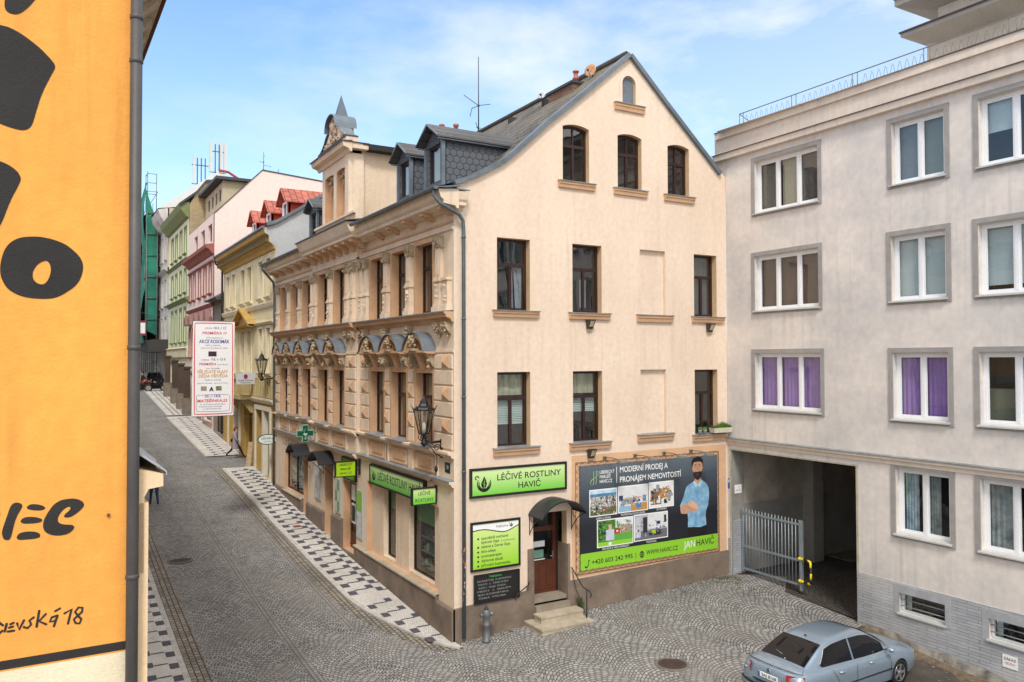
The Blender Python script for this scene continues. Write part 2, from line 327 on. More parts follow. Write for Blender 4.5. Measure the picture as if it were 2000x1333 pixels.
def tag(o, label=None, cat=None, group=None, kind=None):
    if label: o['label'] = label
    if cat: o['category'] = cat
    if group: o['group'] = group
    if kind: o['kind'] = kind
    return o
def thing(name, label, cat, loc=(0, 0, 0), group=None):
    o = bpy.data.objects.new(name, None); o.empty_display_size = .3; COL.objects.link(o); o.location = loc
    return tag(o, label, cat, group)
def rect(u0, u1, w0, w1): return [(u0, w0), (u1, w0), (u1, w1), (u0, w1)]
def arch(u0, u1, w0, w1, rise, n=10):
    """opening whose top is a circular segment of the given rise below w1"""
    c = (u0+u1)/2; h = (u1-u0)/2; rad = (h*h+rise*rise)/(2*rise); cy = w1-rad; a0 = math.asin(min(1, h/rad))
    if rise >= h-1e-6: a0 = math.pi/2
    return [(u0, w0), (u1, w0)] + [(c+rad*math.sin(a), cy+rad*math.cos(a)) for a in [a0-2*a0*i/n for i in range(n+1)]]
def inset(lp, k):
    cx = sum(p[0] for p in lp)/len(lp); us = [p[0] for p in lp]; ws = [p[1] for p in lp]
    U0, U1, W0, W1 = min(us), max(us), min(ws), max(ws); su = (U1-U0-2*k)/(U1-U0); sw = (W1-W0-2*k)/(W1-W0)
    return [(U0+k+(a-U0)*su, W0+k+(b-W0)*sw) for a, b in lp]
# ------------------------------------------------------------------ ground heights
YS = [-60, 0, 2.9, 7.2, 13.3, 18.5, 30, 60, 150]; ZS = [-.6, 0, .16, .43, .92, 1.43, 2.3, 4.6, 11.5]
def interp(x, xs, ys):
    if x <= xs[0]: return ys[0]
    for i in range(len(xs)-1):
        if x <= xs[i+1]: return ys[i] + (ys[i+1]-ys[i])*(x-xs[i])/(xs[i+1]-xs[i])
    return ys[-1]
def gz(x, y):
    z = interp(y, YS, ZS) + .047*min(max(x, 0), 9.6)*interp(y, [-14, -9, -7.2, -4.66, -1, 0], [-.3, -.25, -.15, .52, 1, 1])
    return z
# ================================================================== GROUND
COB = brickmat('cobble_setts', (168, 165, 161), (128, 127, 125), (78, 76, 74), .12, .105, .013, 'ground', fan=1.6, bump=1.0, noise=.24, tint=(134, 129, 122))
COBR = brickmat('gutter_setts', (158, 148, 134), (122, 115, 106), (66, 62, 57), .17, .13, .016, 'gw', bump=.9, noise=.3, off=.4)
COBD = brickmat('straight_setts', (156, 152, 148), (134, 131, 128), (96, 93, 90), .12, .1, .014, 'gw', bump=.9, noise=.25)
def frange(a, b, s):
    o = []
    while a < b-1e-6: o.append(a); a += s
    return o + [b]
def ground_sheet(name, xs, ys, mm, lift=0, xf=None):
    """a sheet that follows the ground; xf(y) -> (x0, x1) bends its sides"""
    mb = MB(); nx = len(xs)
    for y in ys:
        for x in xs:
            X = x if xf is None else xf(y)[0] + (xf(y)[1]-xf(y)[0])*x
            mb.v.append(Vector((X, y, gz(X, y)+lift)))
    for j in range(len(ys)-1):
        for i in range(nx-1): mb.f.append([j*nx+i, j*nx+i+1, (j+1)*nx+i+1, (j+1)*nx+i]); mb.m.append(0); mb.sm.append(True)
    return tag(mb.obj(name, mm), kind='structure')
xs = [-200, -60, -20] + frange(-10, 0, 1.0) + frange(.8, 9.6, .8) + [12, 30, 80, 200]
ys = [-200, -60, -30, -14] + frange(-12, 0, .6) + [1.45, 2.9, 5, 7.2, 10, 13.3, 18.5, 30, 60, 100, 150, 400]
ground_sheet('ground', xs, ys, COB)
# parking lot: worn asphalt in the lower corner
ASPH = mat('worn_asphalt', (86, 78, 72), .95, 0, 1.6, .8, 50, col2=(58, 52, 48))
def lotx(y): return (3.7, 9.56)
lx = frange(0, 1, .1); mb = MB()
def edge_y(x): return -5.5 + (x-3.7)*.13
rows = [(e, k) for k in range(11) for e in [0]]
for k in range(12):
    for i in lx:
        x = 3.6 + i*5.98; y = edge_y(x)*(1-k/11) + (-14)*(k/11); mb.v.append(Vector((x, y, gz(x, y)+.006)))
for k in range(11):
    for i in range(len(lx)-1): n = len(lx); mb.f.append([k*n+i, k*n+i+1, (k+1)*n+i+1, (k+1)*n+i]); mb.m.append(0); mb.sm.append(True)
tag(mb.obj('parking_lot', ASPH), kind='structure')
mb = MB()
for i in range(8):
    x0 = 3.62+i*.74; x1 = x0+.72
    for (a, b) in ((x0, x1),):
        z = gz(a, edge_y(a)); mb.box(a, b, edge_y(a)-.06, edge_y(a)+.06, z-.1, z+.012)
for i in range(5): mb.box(3.5, 3.61, -5.6-i*.8-.78, -5.6-i*.8, gz(3.5, -7)-.1, gz(3.6, -6-i*.8)+.03)
tag(mb.obj('edging_stones', STONE), kind='structure')
# dirt strip and broken concrete apron along the grey block
DIRT = mat('dirt', (92, 78, 64), .98, 0, 6, 1, 40, col2=(120, 108, 88))
mb = MB(); rd = random.Random(3); pts = []
for i in range(22):
    y = -4.9-i*.4; w = .3+.35*rd.random()+(.5 if 8 < i < 13 else 0); pts.append((9.585, y, 9.585-w))
for a, b in zip(pts, pts[1:]):
    mb.quad((a[0], a[1], gz(9.5, a[1])+.03), (a[2], a[1], gz(9.5, a[1])+.012), (b[2], b[1], gz(9.5, b[1])+.012), (b[0], b[1], gz(9.5, b[1])+.03))
tag(mb.obj('dirt_strip', DIRT), kind='structure')
# pavements -------------------------------------------------------------
MOSL = brickmat('light_mosaic', (232, 228, 220), (206, 200, 194), (158, 152, 146), .055, .055, .006, 'ground', bump=.6, noise=.18)
MOSD = brickmat('dark_mosaic', (98, 96, 106), (80, 78, 88), (62, 60, 66), .055, .055, .006, 'ground', bump=.6, noise=.15)
KERB = mat('kerb_granite', (200, 196, 190), .9, 0, 5, .3, 60, col2=(170, 165, 158))
KH = .05
def kerbx(y):
    if y > 4.3: return -1.42 - .006*(y-4.3)
    return interp(y, [-.45, 0, .9, 2, 3, 3.8, 4.3], [-.06, -.36, -.72, -1.05, -1.27, -1.39, -1.42])
def pavement(name, y0, y1, xk, xw, pattern):
    mb = MB(); ys = frange(y0, y1, .35)
    for a, b in zip(ys, ys[1:]):
        ka, kb = xk(a), xk(b); s = 1 if xw > ka else -1
        za, zb = lambda x: gz(x, a)+KH, lambda x: gz(x, b)+KH
        mb.quad((ka+.13*s, a, za(ka)), (xw, a, za(xw)), (xw, b, zb(xw)), (kb+.13*s, b, zb(kb)), 0)
        mb.quad((ka, a, za(ka)+.003), (ka+.13*s, a, za(ka)+.003), (kb+.13*s, b, zb(kb)+.003), (kb, b, zb(kb)+.003), 2)
        mb.quad((ka, a, gz(ka, a)-.05), (kb, b, gz(kb, b)-.05), (kb, b, zb(kb)+.003), (ka, a, za(ka)+.003), 2)
    for x0, x1, a, b, z in pattern:
        n = max(1, int((b-a)/.4)); 
        for i in range(n):
            p, q = a+(b-a)*i/n, a+(b-a)*(i+1)/n
            mb.quad((x0, p, gz(x0, p)+KH+.004), (x1, p, gz(x1, p)+KH+.004), (x1+z, q, gz(x1, q)+KH+.004), (x0+z, q, gz(x0, q)+KH+.004), 1)
    return tag(mb.obj(name, [MOSL, MOSD, KERB]), kind='structure')
def pattern_right(y0, y1, thin=False):
    P = []; y = y0
    while y < y1-.3:
        if not thin:
            P += [(-1.27, -1.02, y-.18, y+.16, 0), (-1.02, -.62, y+.14, y+.23, 0), (-.63, -.41, y+.18, y+.50, 0), (-.41, -.20, y-.14, y+.18, 0), (-.20, -.02, y-.14, y-.05, 0)]
        else:
            P += [(-1.3, -1.1, y-.15, y+.1, 0), (-1.1, -.75, y+.12, y+.19, 0), (-.75, -.56, y+.15, y+.42, 0), (-.5, -.08, y-.12, y-.05, 0)]
        y += .70
    return P
pr = pattern_right(4.46, 22.6)
for (cx, cy) in ((-1.02, 3.17), (-.90, 2.44), (-.77, 1.74), (-.62, 1.07), (-.50, .38)):
    pr += [(cx-.1, cx+.12, cy-.15, cy+.16, 0), (cx+.13, min(cx+.52, -.03), cy+.16, cy+.23, 0)]
    if cx+.6 < 0: pr += [(cx+.5, min(cx+.7, -.03), cy+.2, cy+.48, 0)]
pavement('pavement', -.45, 23.0, kerbx, -.0, pr)
pavement('pavement', 26.3, 41.5, lambda y: -1.75-.012*(y-26), 0, pattern_right(26.7, 41.2, True))
pf = []
for k in range(4): pf.append((-1.35+.36*k, -1.29+.36*k, 42.4, 58.6, 0))
pavement('pavement', 42.2, 59, lambda y: -1.8, 0, pf)
pl = []; y = -8.3
while y < 40:
    pl += [(-6.47, -6.27, y-.16, y+.15, 0), (-6.78, -6.48, y+.16, y+.23, 0), (-6.98, -6.79, y+.12, y+.4, 0), (-7.5, -7.0, y-.05, y+.02, 0), (-7.72, -7.52, y-.2, y+.1, 0)]; y += .71
pavement('pavement', -11, 60, lambda y: -6.14, -8.4, pl)
ground_sheet('gutter', [0, 1], frange(-11, 60, 1.5), COBR, .005, lambda y: (-6.12, -5.68))
ground_sheet('gutter', [0, 1], frange(-.45, 23, .5), COBR, .005, lambda y: (kerbx(y)-.40, kerbx(y)-.01))
ground_sheet('sett_line', [0, 1], frange(-4, 60, 1.5), COBD, .005, lambda y: (-3.86+.03*max(0, 4-y)-.003*y, -3.62+.03*max(0, 4-y)-.003*y))
ground_sheet('sett_line', [0, 1], frange(2, 60, 1.5), COBD, .005, lambda y: (-2.1, -1.88))
# grass and moss in the joints ------------------------------------------
MOSS = mat('moss', (104, 108, 48), .95, .3, 12)
mb = MB(); rd = random.Random(11)
def tuft(x, y, r, n, h):
    for i in range(n):
        a = rd.uniform(0, 6.28); q = rd.uniform(0, r)**1; px, py = x+q*math.cos(a), y+q*math.sin(a); z = gz(px, py)-.005
        t = rd.uniform(0, 6.28); hh = h*rd.uniform(.4, 1); w = .008
        mb.add([(px-w*math.sin(t), py+w*math.cos(t), z), (px+w*math.sin(t), py-w*math.cos(t), z), (px+hh*.5*math.cos(t), py+hh*.5*math.sin(t), z+hh)], [(0, 1, 2)])
for i in range(70):
    x = 9.4-abs(rd.gauss(0, 1.0)); y = -.12-abs(rd.gauss(0, .35)); tuft(min(x, 9.5), y, .12, 26, .03)
for i in range(26): tuft(rd.uniform(3.9, 9.2), -.1, .05, 14, .045)
for i in range(30): tuft(rd.uniform(9.0, 9.5), rd.uniform(-2.6, -.2), .1, 18, .03)
for i in range(10): tuft(rd.uniform(.9, 1.6), rd.uniform(-.25, -.1), .05, 16, .05)
tag(mb.obj('moss', MOSS, recalc=False), 'low green moss and grass in the cobble joints', 'moss', kind='stuff')
mb = MB()
for i in range(150):
    a = rd.uniform(0, 6.28); q = rd.uniform(0, .11); x, y = 3.78+q*math.cos(a), -.17+q*math.sin(a); z = gz(x, y); h = rd.uniform(.08, .5); t = rd.uniform(0, 6.28)
    mb.add([(x-.012*math.sin(t), y+.012*math.cos(t), z+h-.12), (x+.012*math.sin(t), y-.012*math.cos(t), z+h-.12), (x+.05*math.cos(t), y+.05*math.sin(t), z+h)], [(0, 1, 2)])
for i in range(8): mb.tube([(3.78, -.17, gz(3.7, 0)), (3.78+rd.uniform(-.06, .06), -.17+rd.uniform(-.06, .06), gz(3.7, 0)+.45)], .003, 4)
tag(mb.obj('weed', mat('weed_green', (72, 100, 36), .9, .2, 9), recalc=False), 'tall green weed growing beside the handrail of the gable door', 'plant')
mb = MB()
for i in range(420):
    y = rd.uniform(-10.5, -4.8); x = 9.5-abs(rd.gauss(0, .45)); z = gz(x, y)+.02; a = rd.uniform(0, 6.28); r_ = rd.uniform(.008, .035)
    mb.add([(x+r_*math.cos(a), y+r_*math.sin(a), z), (x+r_*math.cos(a+2), y+r_*math.sin(a+2), z+.012), (x+r_*math.cos(a+4.2), y+r_*math.sin(a+4.2), z+.004)], [(0, 1, 2)], rd.randrange(3))
tag(mb.obj('litter', [mat('dead_leaf', (136, 104, 66), .9, .2, 20), mat('grit_pale', (176, 168, 152), .9), mat('grit_dark', (70, 62, 54), .9)], recalc=False), 'dead leaves and grit along the foot of the grey block', 'litter', kind='stuff')
# manhole covers ----------------------------------------------------------
IRON = mat('cast_iron', (78, 62, 56), .7, .3, 14, .4, 50)
for (x, y, lab, r) in ((3.70, -3.98, 'round rusty manhole cover in the cobbles of the yard near the car', .33), (-5.18, 9.77, 'round manhole cover in the setts on the left side of the street', .33)):
    z = gz(x, y); t = thing('manhole_cover', lab, 'manhole cover', (x, y, z))
    mb = MB(); mb.lathe((x, y, z-.02), [(r+.07, 0), (r+.07, .032), (r+.01, .036), (r+.01, .02)], 32); mb.obj('ring', mat('concrete_ring', (120, 112, 104), .9, .1, 8), t)
    mb = MB(); mb.lathe((x, y, z-.02), [(r, 0), (r, .034)], 32)
    for i in range(-4, 5):
        for j in range(-4, 5):
            if (i*i+j*j) < 17: mb.box(x+i*.065-.02, x+i*.065+.02, y+j*.065-.02, y+j*.065+.02, z+.01, z+.019)
    mb.obj('lid', IRON, t)
# small red drain grate and cover on the pavement
t = thing('drain_cover', 'small reddish square drain cover set in the right pavement', 'drain cover', (-.75, 12.0, gz(-.75, 12)+KH))
mb = MB(); z = gz(-.75, 12)+KH; mb.box(-.9, -.62, 11.86, 12.14, z-.01, z+.012)
for i in range(4): mb.box(-.87+i*.06, -.84+i*.06, 11.9, 12.1, z+.012, z+.02)
mb.obj('grate', mat('rust_red', (140, 74, 60), .8, .2, 20), t)

# ================================================================== CORNER HOUSE
CH = thing('corner_house', 'peach stuccoed four storey corner house with steep gable and ornate street front', 'house', (0, 0, 0))
RPROF = [(-.50, 11.52), (.2, 11.76), (.63, 11.96), (1.42, 12.40), (1.87, 12.77), (2.9, 13.71), (4.13, 14.73), (5.73, 16.10), (7.11, 14.88), (9.30, 13.0)]
XR = 9.58; YB = 18.6
# ---- generic window ------------------------------------------------------
def window(house, fr, lp, d, fmat=DARKW, bars=(), muls=(), transom=None, fw=.06, back=None, backd=.12, deep=.05, group=None, name='window', glass=GLASS, tilt=None, back2=None):
    """lp: outline of the opening; d: depth of the frame's face behind the wall; bars/muls split the lower part, transom splits off the top;
    back: list of (u0,u1,w0,w1,material) curtains or blinds behind the pane"""
    us = [p[0] for p in lp]; ws = [p[1] for p in lp]; u0, u1, w0, w1 = min(us), max(us), min(ws), max(ws)
    inn = inset(lp, fw); mb = MB()
    mb.plate(fr, lp, [inn], -d-deep, -d)
    iu0, iu1, iw0, iw1 = u0+fw, u1-fw, w0+fw, w1-fw
    tz = None
    if transom is not None:
        tz = w0+(w1-w0)*transom; mb.fbox(fr, iu0, iu1, tz-.045, tz+.045, -d-deep+.002, -d+.012)
    for k in muls:
        uu = u0+(u1-u0)*k; top = (tz-.045) if tz else iw1
        mb.fbox(fr, uu-.04, uu+.04, iw0, top, -d-deep+.003, -d+.006)
    for (k, a, b) in bars:    # thin bar at fraction k between heights a and b
        uu = u0+(u1-u0)*k; mb.fbox(fr, uu-.018, uu+.018, w0+(w1-w0)*a, w0+(w1-w0)*b, -d-deep+.004, -d+.003)
    f = mb.obj(name, fmat, house)
    mb = MB(); mb.sheet(fr, inset(lp, fw*.8), (), -d-deep*.6); mb.obj('pane', glass, f)
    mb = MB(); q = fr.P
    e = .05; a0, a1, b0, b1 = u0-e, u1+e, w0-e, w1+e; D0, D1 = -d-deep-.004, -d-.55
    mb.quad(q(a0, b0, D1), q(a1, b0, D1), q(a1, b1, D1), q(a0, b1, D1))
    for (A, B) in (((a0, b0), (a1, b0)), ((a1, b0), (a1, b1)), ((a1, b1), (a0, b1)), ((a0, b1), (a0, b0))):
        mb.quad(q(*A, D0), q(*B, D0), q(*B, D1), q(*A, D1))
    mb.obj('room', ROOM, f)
    for (p0, p1, r0, r1, mm) in (back or []):
        nm = 'blind' if 'blind' in mm.name else 'curtain'; mb = MB(); n = 14
        A, B = u0+fw+(iu1-iu0)*p0, u0+fw+(iu1-iu0)*p1; C, Dd = iw0+(iw1-iw0)*r0, iw0+(iw1-iw0)*r1
        amp = 0 if nm == 'blind' else .018
        if nm == 'blind' and mm is BLIND:
            k = max(2, int((Dd-C)/.045))
            for i in range(k): z = C+(Dd-C)*i/k; mb.quad(q(A, z, -d-deep-.05), q(B, z, -d-deep-.05), q(B, z+.038, -d-deep-.07), q(A, z+.038, -d-deep-.07))
        else:
            for i in range(n):
                a, b = A+(B-A)*i/n, A+(B-A)*(i+1)/n; da, db = amp*math.sin(i*2.1), amp*math.sin((i+1)*2.1)
                mb.quad(q(a, C, -d-backd+da), q(b, C, -d-backd+db), q(b, Dd, -d-backd+db), q(a, Dd, -d-backd+da))
        mb.obj(nm, mm, f, recalc=False)
    return f
def sill(parent, fr, u0, u1, w, h, d, m1=ORANGE, cap=ZINCL, back=-.2, nm='sill'):
    mb = MB(); mb.wedge(fr, u0, u1, [(0, w-h), (d*.6, w-h), (d*.75, w-h*.6), (d, w-h*.45), (d, w-.012), (0, w-.012)])
    s = mb.obj(nm, m1, parent); mb = MB(); mb.wedge(fr, u0-.02, u1+.02, [(back, w+.016), (d+.03, w-.008), (d+.03, w-.03), (d+.022, w-.03), (d+.022, w-.014), (back, w+.004)]); mb.obj('flashing', cap, s)
    return s
# ---- gable wall ----------------------------------------------------------
GW = {}
rows = {'2': (8.50, 10.42), '1': (4.86, 6.85)}
colsG = {'a': (1.265, 2.285), 'b': (3.68, 4.69), 'c': (6.09, 7.07), 'd': (8.22, 9.17)}
holes = []; wins = []
for r, (w0, w1) in rows.items():
    for c, (u0, u1) in colsG.items():
        if c == 'c': continue
        holes.append(rect(u0, u1, w0, w1)); wins.append((c+r, holes[-1]))
att = [(3.37, 4.27, 12.16, 13.78), (5.29, 6.18, 12.16, 13.78), (7.19, 8.05, 12.16, 13.72)]
for k, (u0, u1, w0, w1) in enumerate(att): holes.append(arch(u0, u1, w0, w1, .085)); wins.append(('e%d' % k, holes[-1]))
holes.append(arch(5.46, 5.96, 14.66, 15.50, .249, 14)); wins.append(('h', holes[-1]))
DOOR = rect(2.36, 3.45, .62, 3.02)
blind = [rect(6.09, 7.07, *rows['2']), rect(6.09, 7.07, 4.98, 6.87)]
gable = [(0, -.3), (XR, -.3), (XR, 12.96)] + [(x, z-.02) for x, z in RPROF[::-1] if .1 < x < 9.3] + [(0, 11.66)]
mb = MB()
mb.plate(GA, gable, holes+[DOOR]+blind, -.24, 0, side=1, skip=True, plain=2)
for b_ in blind: mb.sheet(GA, b_, (), -.11)
mb.obj('wall', [CREAM, mat('ochre_plaster', (214, 182, 142), .9, .1, 2)], CH)
# lower painted field around the billboard
mb = MB(); mb.plate(GA, rect(3.62, 9.50, 1.12, 4.50), [], 0, .006); mb.obj('painted_field', mat('apricot_plaster', (222, 180, 142), .9, .1, 1.2), CH)
bk = {'a1': [(0, 1, .70, 1, CURT), (0, 1, .28, .66, BLIND)], 'b1': [(0, 1, .70, 1, CURT), (0, 1, .42, .66, BLIND)], 'a2': [(.55, 1, 0, .62, mat('grey_curtain', (150, 156, 164), .9, .1, 3))],
      'b2': [(.45, .7, .05, .5, mat('grey_curtain', (150, 156, 164)))], 'd1': [(0, .3, 0, .6, TAUPE)], 'd2': [(0, 1, 0, 1, mat('smoke_net', (84, 88, 92), .9, .1))]}
for key, lp in wins:
    us = [p[0] for p in lp]; ws = [p[1] for p in lp]; u0, u1, w0 = min(us), max(us), min(ws)
    if key == 'h':
        f = window(CH, GA, lp, .05, mat('pale_frame', (170, 160, 130)), (), (), None, .03, name='vent_window'); mb = MB(); mb.sheet(GA, inset(lp, .028), (), -.06); mb.obj('board', mat('grey_board', (112, 120, 130), .8, .15, 3), f)
        mb = MB(); o = arch(5.38, 6.04, 14.66, 15.58, .329, 14); i_ = arch(5.46, 5.96, 14.66, 15.50, .249, 14); mb.plate(GA, o, [[(a, b+.001) for a, b in i_]], 0, .03); mb.obj('surround', CREAM, f)
        sill(f, GA, 5.18, 6.26, 14.66, .22, .1)
    elif key[0] == 'e':
        f = window(CH, GA, lp, .16, DARKW, ((.5, .62, 1),), (.5,), .64, .07, back=None)
        sill(f, GA, u0-.16, u1+.16, w0, .20, .11)
    else:
        f = window(CH, GA, lp, .2, DARKW, (), (.5,), .64, .07, back=bk.get(key))
        sill(f, GA, u0-.13 if key[0] != 'd' else u0-.12, min(u1+.24, 9.57), w0, .19 if key[1] == '2' else .21, .12)
        if key == 'a2':     # the tilted casement
            mb = MB(); p = GA.P; 
            mb.tube([p(u1-.08, w0+.06, -.16), p(u1-.2, w0+1.15, -.04), p(u0+.5, w0+1.15, -.04), p(u0+.62, w0+.06, -.16)], .025, 4); mb.obj('casement', DARKW, f)
for k, b_ in enumerate(blind):
    sill(CH, GA, b_[0][0]-.14, b_[1][0]+.22, b_[0][1], .22, .12, nm='blind_window_sill')
# ---- street wall -----------------------------------------------------------
UP = [(1.25, 2.40), (3.12, 4.20), (4.92, 6.05), (8.30, 9.42), (10.2, 11.32), (12.9, 13.98), (14.66, 15.76), (16.44, 17.52)]
LO = [(1.25, 2.38), (3.08, 4.24), (4.87, 6.04), (8.30, 9.46), (10.18, 11.28), (12.85, 13.95), (14.62, 15.76), (16.38, 17.52)]
RIS = .13; R0, R1 = 7.05, 12.20
def off(u): return RIS if R0 < u < R1 else 0
shop = [rect(.92, 6.40, 1.02, 3.28), rect(7.45, 8.80, .62, 3.02), rect(10.0, 10.95, .75, 3.36), rect(13.22, 13.84, 1.0, 3.35), rect(13.85, 16.80, 1.62, 3.30)]
mb = MB()
for (a, b, o) in ((0, R0, 0), (R0, R1, RIS), (R1, YB, 0)):
    hs = [rect(u0, u1, 8.47, 10.38) for u0, u1 in UP if a < u0 < b] + [rect(u0, u1, 4.86, 6.82) for u0, u1 in LO if a < u0 < b]
    mb.plate(ST, rect(a, b, 4.05, 11.2), hs, -.34, o, side=1, skip=True)
for a in (R0, R1): mb.quad(ST.P(a, 4.05, 0), ST.P(a, 11.2, 0), ST.P(a, 11.2, RIS), ST.P(a, 4.05, RIS))

mb.plate(ST, [(0, -.3), (YB, -.3), (YB, 4.05), (0, 4.05)], shop, -.3, 0, side=1, skip=True)
mb.obj('street_wall', [CREAM2, ORANGE], CH)
# rear / far walls so the house is closed
mb = MB(); mb.sheet(Fr((0, YB, 0), (1, 0, 0), (0, 1, 0)), [(0, -.3), (XR, -.3), (XR, 12.96)] + [(x, z-.02) for x, z in RPROF[::-1] if .1 < x < 9.3] + [(0, 11.66)]); mb.sheet(Fr((XR, 0, 0), (0, 1, 0), (1, 0, 0)), rect(.02, YB, -.3, 12.7))
mb.obj('rear_wall', CREAM2, CH)
for lst, w0, w1, tr_ in ((UP, 8.47, 10.38, .66), (LO, 4.86, 6.82, .66)):
    for i, (u0, u1) in enumerate(lst):
        o = off(u0); fr = Fr((-o, 0, 0), (0, 1, 0), (-1, 0, 0))
        b = [(0, 1, .66, 1, CURT)] if (w0 < 5 and i < 3) else ([(0, .35, 0, .6, CURT)] if i % 3 == 0 else [(0, 1, 0, 1, mat('smoke_net', (84, 88, 92)))] if i % 2 else None)
        f = window(CH, fr, rect(u0, u1, w0, w1), .20, DARKW, (), (.5,), tr_, .065, back=b)
        mb = MB(); e = .11; k = .035 if w0 > 6 else .03
        mb.plate(fr, rect(u0-e, u1+e, w0, w1+e+.02), [rect(u0, u1, w0+.001, w1)], 0, k); mb.obj('surround', ORANGE, f)
        if w0 < 6:
            mb = MB(); mb.wedge(fr, u0-.08, u1+.08, [(-.28, w0+.03), (.2, w0-.02), (.2, w0-.045), (-.28, w0-.0)]); mb.obj('sill', ZINCL, f)
# ---- street mouldings ------------------------------------------------------
def mould(name, prof, m_, segs=((0, R0, 0), (R0, R1, RIS), (R1, YB, 0)), cap=None, ret=True):
    mb = MB(); D = max(p[0] for p in prof)
    for (a, b, o) in segs:
        a2 = a-(D if (a == 0 and ret) else 0)
        mb.wedge(ST, a2, b, [(d+o if d > 0 else d, w) for d, w in prof])
    if ret: mb.box(-D*.0, .12, -D, 0, min(p[1] for p in prof), max(p[1] for p in prof))
    o_ = mb.obj(name, m_, CH)
    if cap:
        mb = MB()
        for (a, b, o) in segs:
            w = max(p[1] for p in prof); a2 = a-(D+.02 if (a == 0 and ret) else 0)
            mb.wedge(ST, a2, b, [(0, w+.04), (D+o+.03, w+.012), (D+o+.03, w-.02), (D+o+.022, w-.02), (D+o+.022, w+.004), (0, w+.02)])
        mb.obj('flashing', cap, o_)
mould('base_ledge', [(0, 3.92), (.05, 3.92), (.09, 4.0), (.14, 4.02), (.14, 4.08), (0, 4.08)], CREAM2, cap=ZINCL, ret=False)
mould('sill_ledge', [(0, 4.66), (.06, 4.66), (.1, 4.74), (.17, 4.76), (.17, 4.82), (0, 4.82)], CREAM2, ret=False)
mould('storey_cornice', [(0, 8.16), (.06, 8.16), (.1, 8.24), (.22, 8.28), (.24, 8.36), (.28, 8.37), (.28, 8.42), (0, 8.42)], ORANGE, cap=ZINCL, ret=False)
mould('frieze_line', [(0, 10.52), (.05, 10.54), (.05, 10.6), (0, 10.6)], CREAM2, ret=False)
mould('storey_line', [(0, 7.36), (.035, 7.38), (.035, 7.44), (0, 7.44)], CREAM2, ret=False)
# panels in the band under the first floor sills
def ring(mb, fr, u0, u1, w0, w1, t, d): mb.plate(fr, rect(u0, u1, w0, w1), [rect(u0+t, u1-t, w0+t, w1-t)], 0, d)
for (u0, u1) in LO:
    o = off(u0); fr = Fr((-o, 0, 0), (0, 1, 0), (-1, 0, 0)); mb = MB(); ring(mb, fr, u0-.12, u1+.12, 4.14, 4.62, .05, .03)
    mb.fbox(fr, u0+.14, u1-.14, 4.26, 4.50, 0, .035); mb.obj('apron_panel', ORANGE, CH)
    for (e0, e1) in ((u0-.34, u0-.20), (u1+.20, u1+.34)): mb = MB(); mb.fbox(fr, e0, e1, 4.09, 4.65, 0, .05); mb.obj('band_pilaster', CREAM2, CH)
# rusticated blocks of the first floor piers
piers = [(.06, 1.12), (2.55, 2.92), (4.40, 4.72), (6.2, 6.98), (7.12, 8.12), (9.64, 10.0), (11.45, 12.12), (12.25, 12.68), (14.12, 14.46), (15.92, 16.24), (17.7, 18.5)]
for (a, b) in piers:
    o = off((a+b)/2); fr = Fr((-o, 0, 0), (0, 1, 0), (-1, 0, 0)); mb = MB(); H = (7.34-4.86)/6
    for k in range(6):
        z0 = 4.86+k*H+.016; z1 = 4.86+(k+1)*H-.016; t = .04
        mb.wedge(fr, a, b, [(0, z0), (t, z0+.02), (t, z1-.02), (0, z1)])
        if k % 2 == 1:
            wd = min(.42, (b-a)*.6); c = (a+b)/2 if b-a < .9 else (a+.38); zc = (z0+z1)/2; hh = .17
            P = fr.P; q = [P(c-wd/2, zc-hh, t), P(c+wd/2, zc-hh, t), P(c+wd/2, zc+hh, t), P(c-wd/2, zc+hh, t), P(c, zc, t+.1)]
            mb.add(q, [(0, 1, 4), (1, 2, 4), (2, 3, 4), (3, 0, 4)], 1)
    mb.obj('rusticated_pier', [CREAM2, ORANGE], CH)
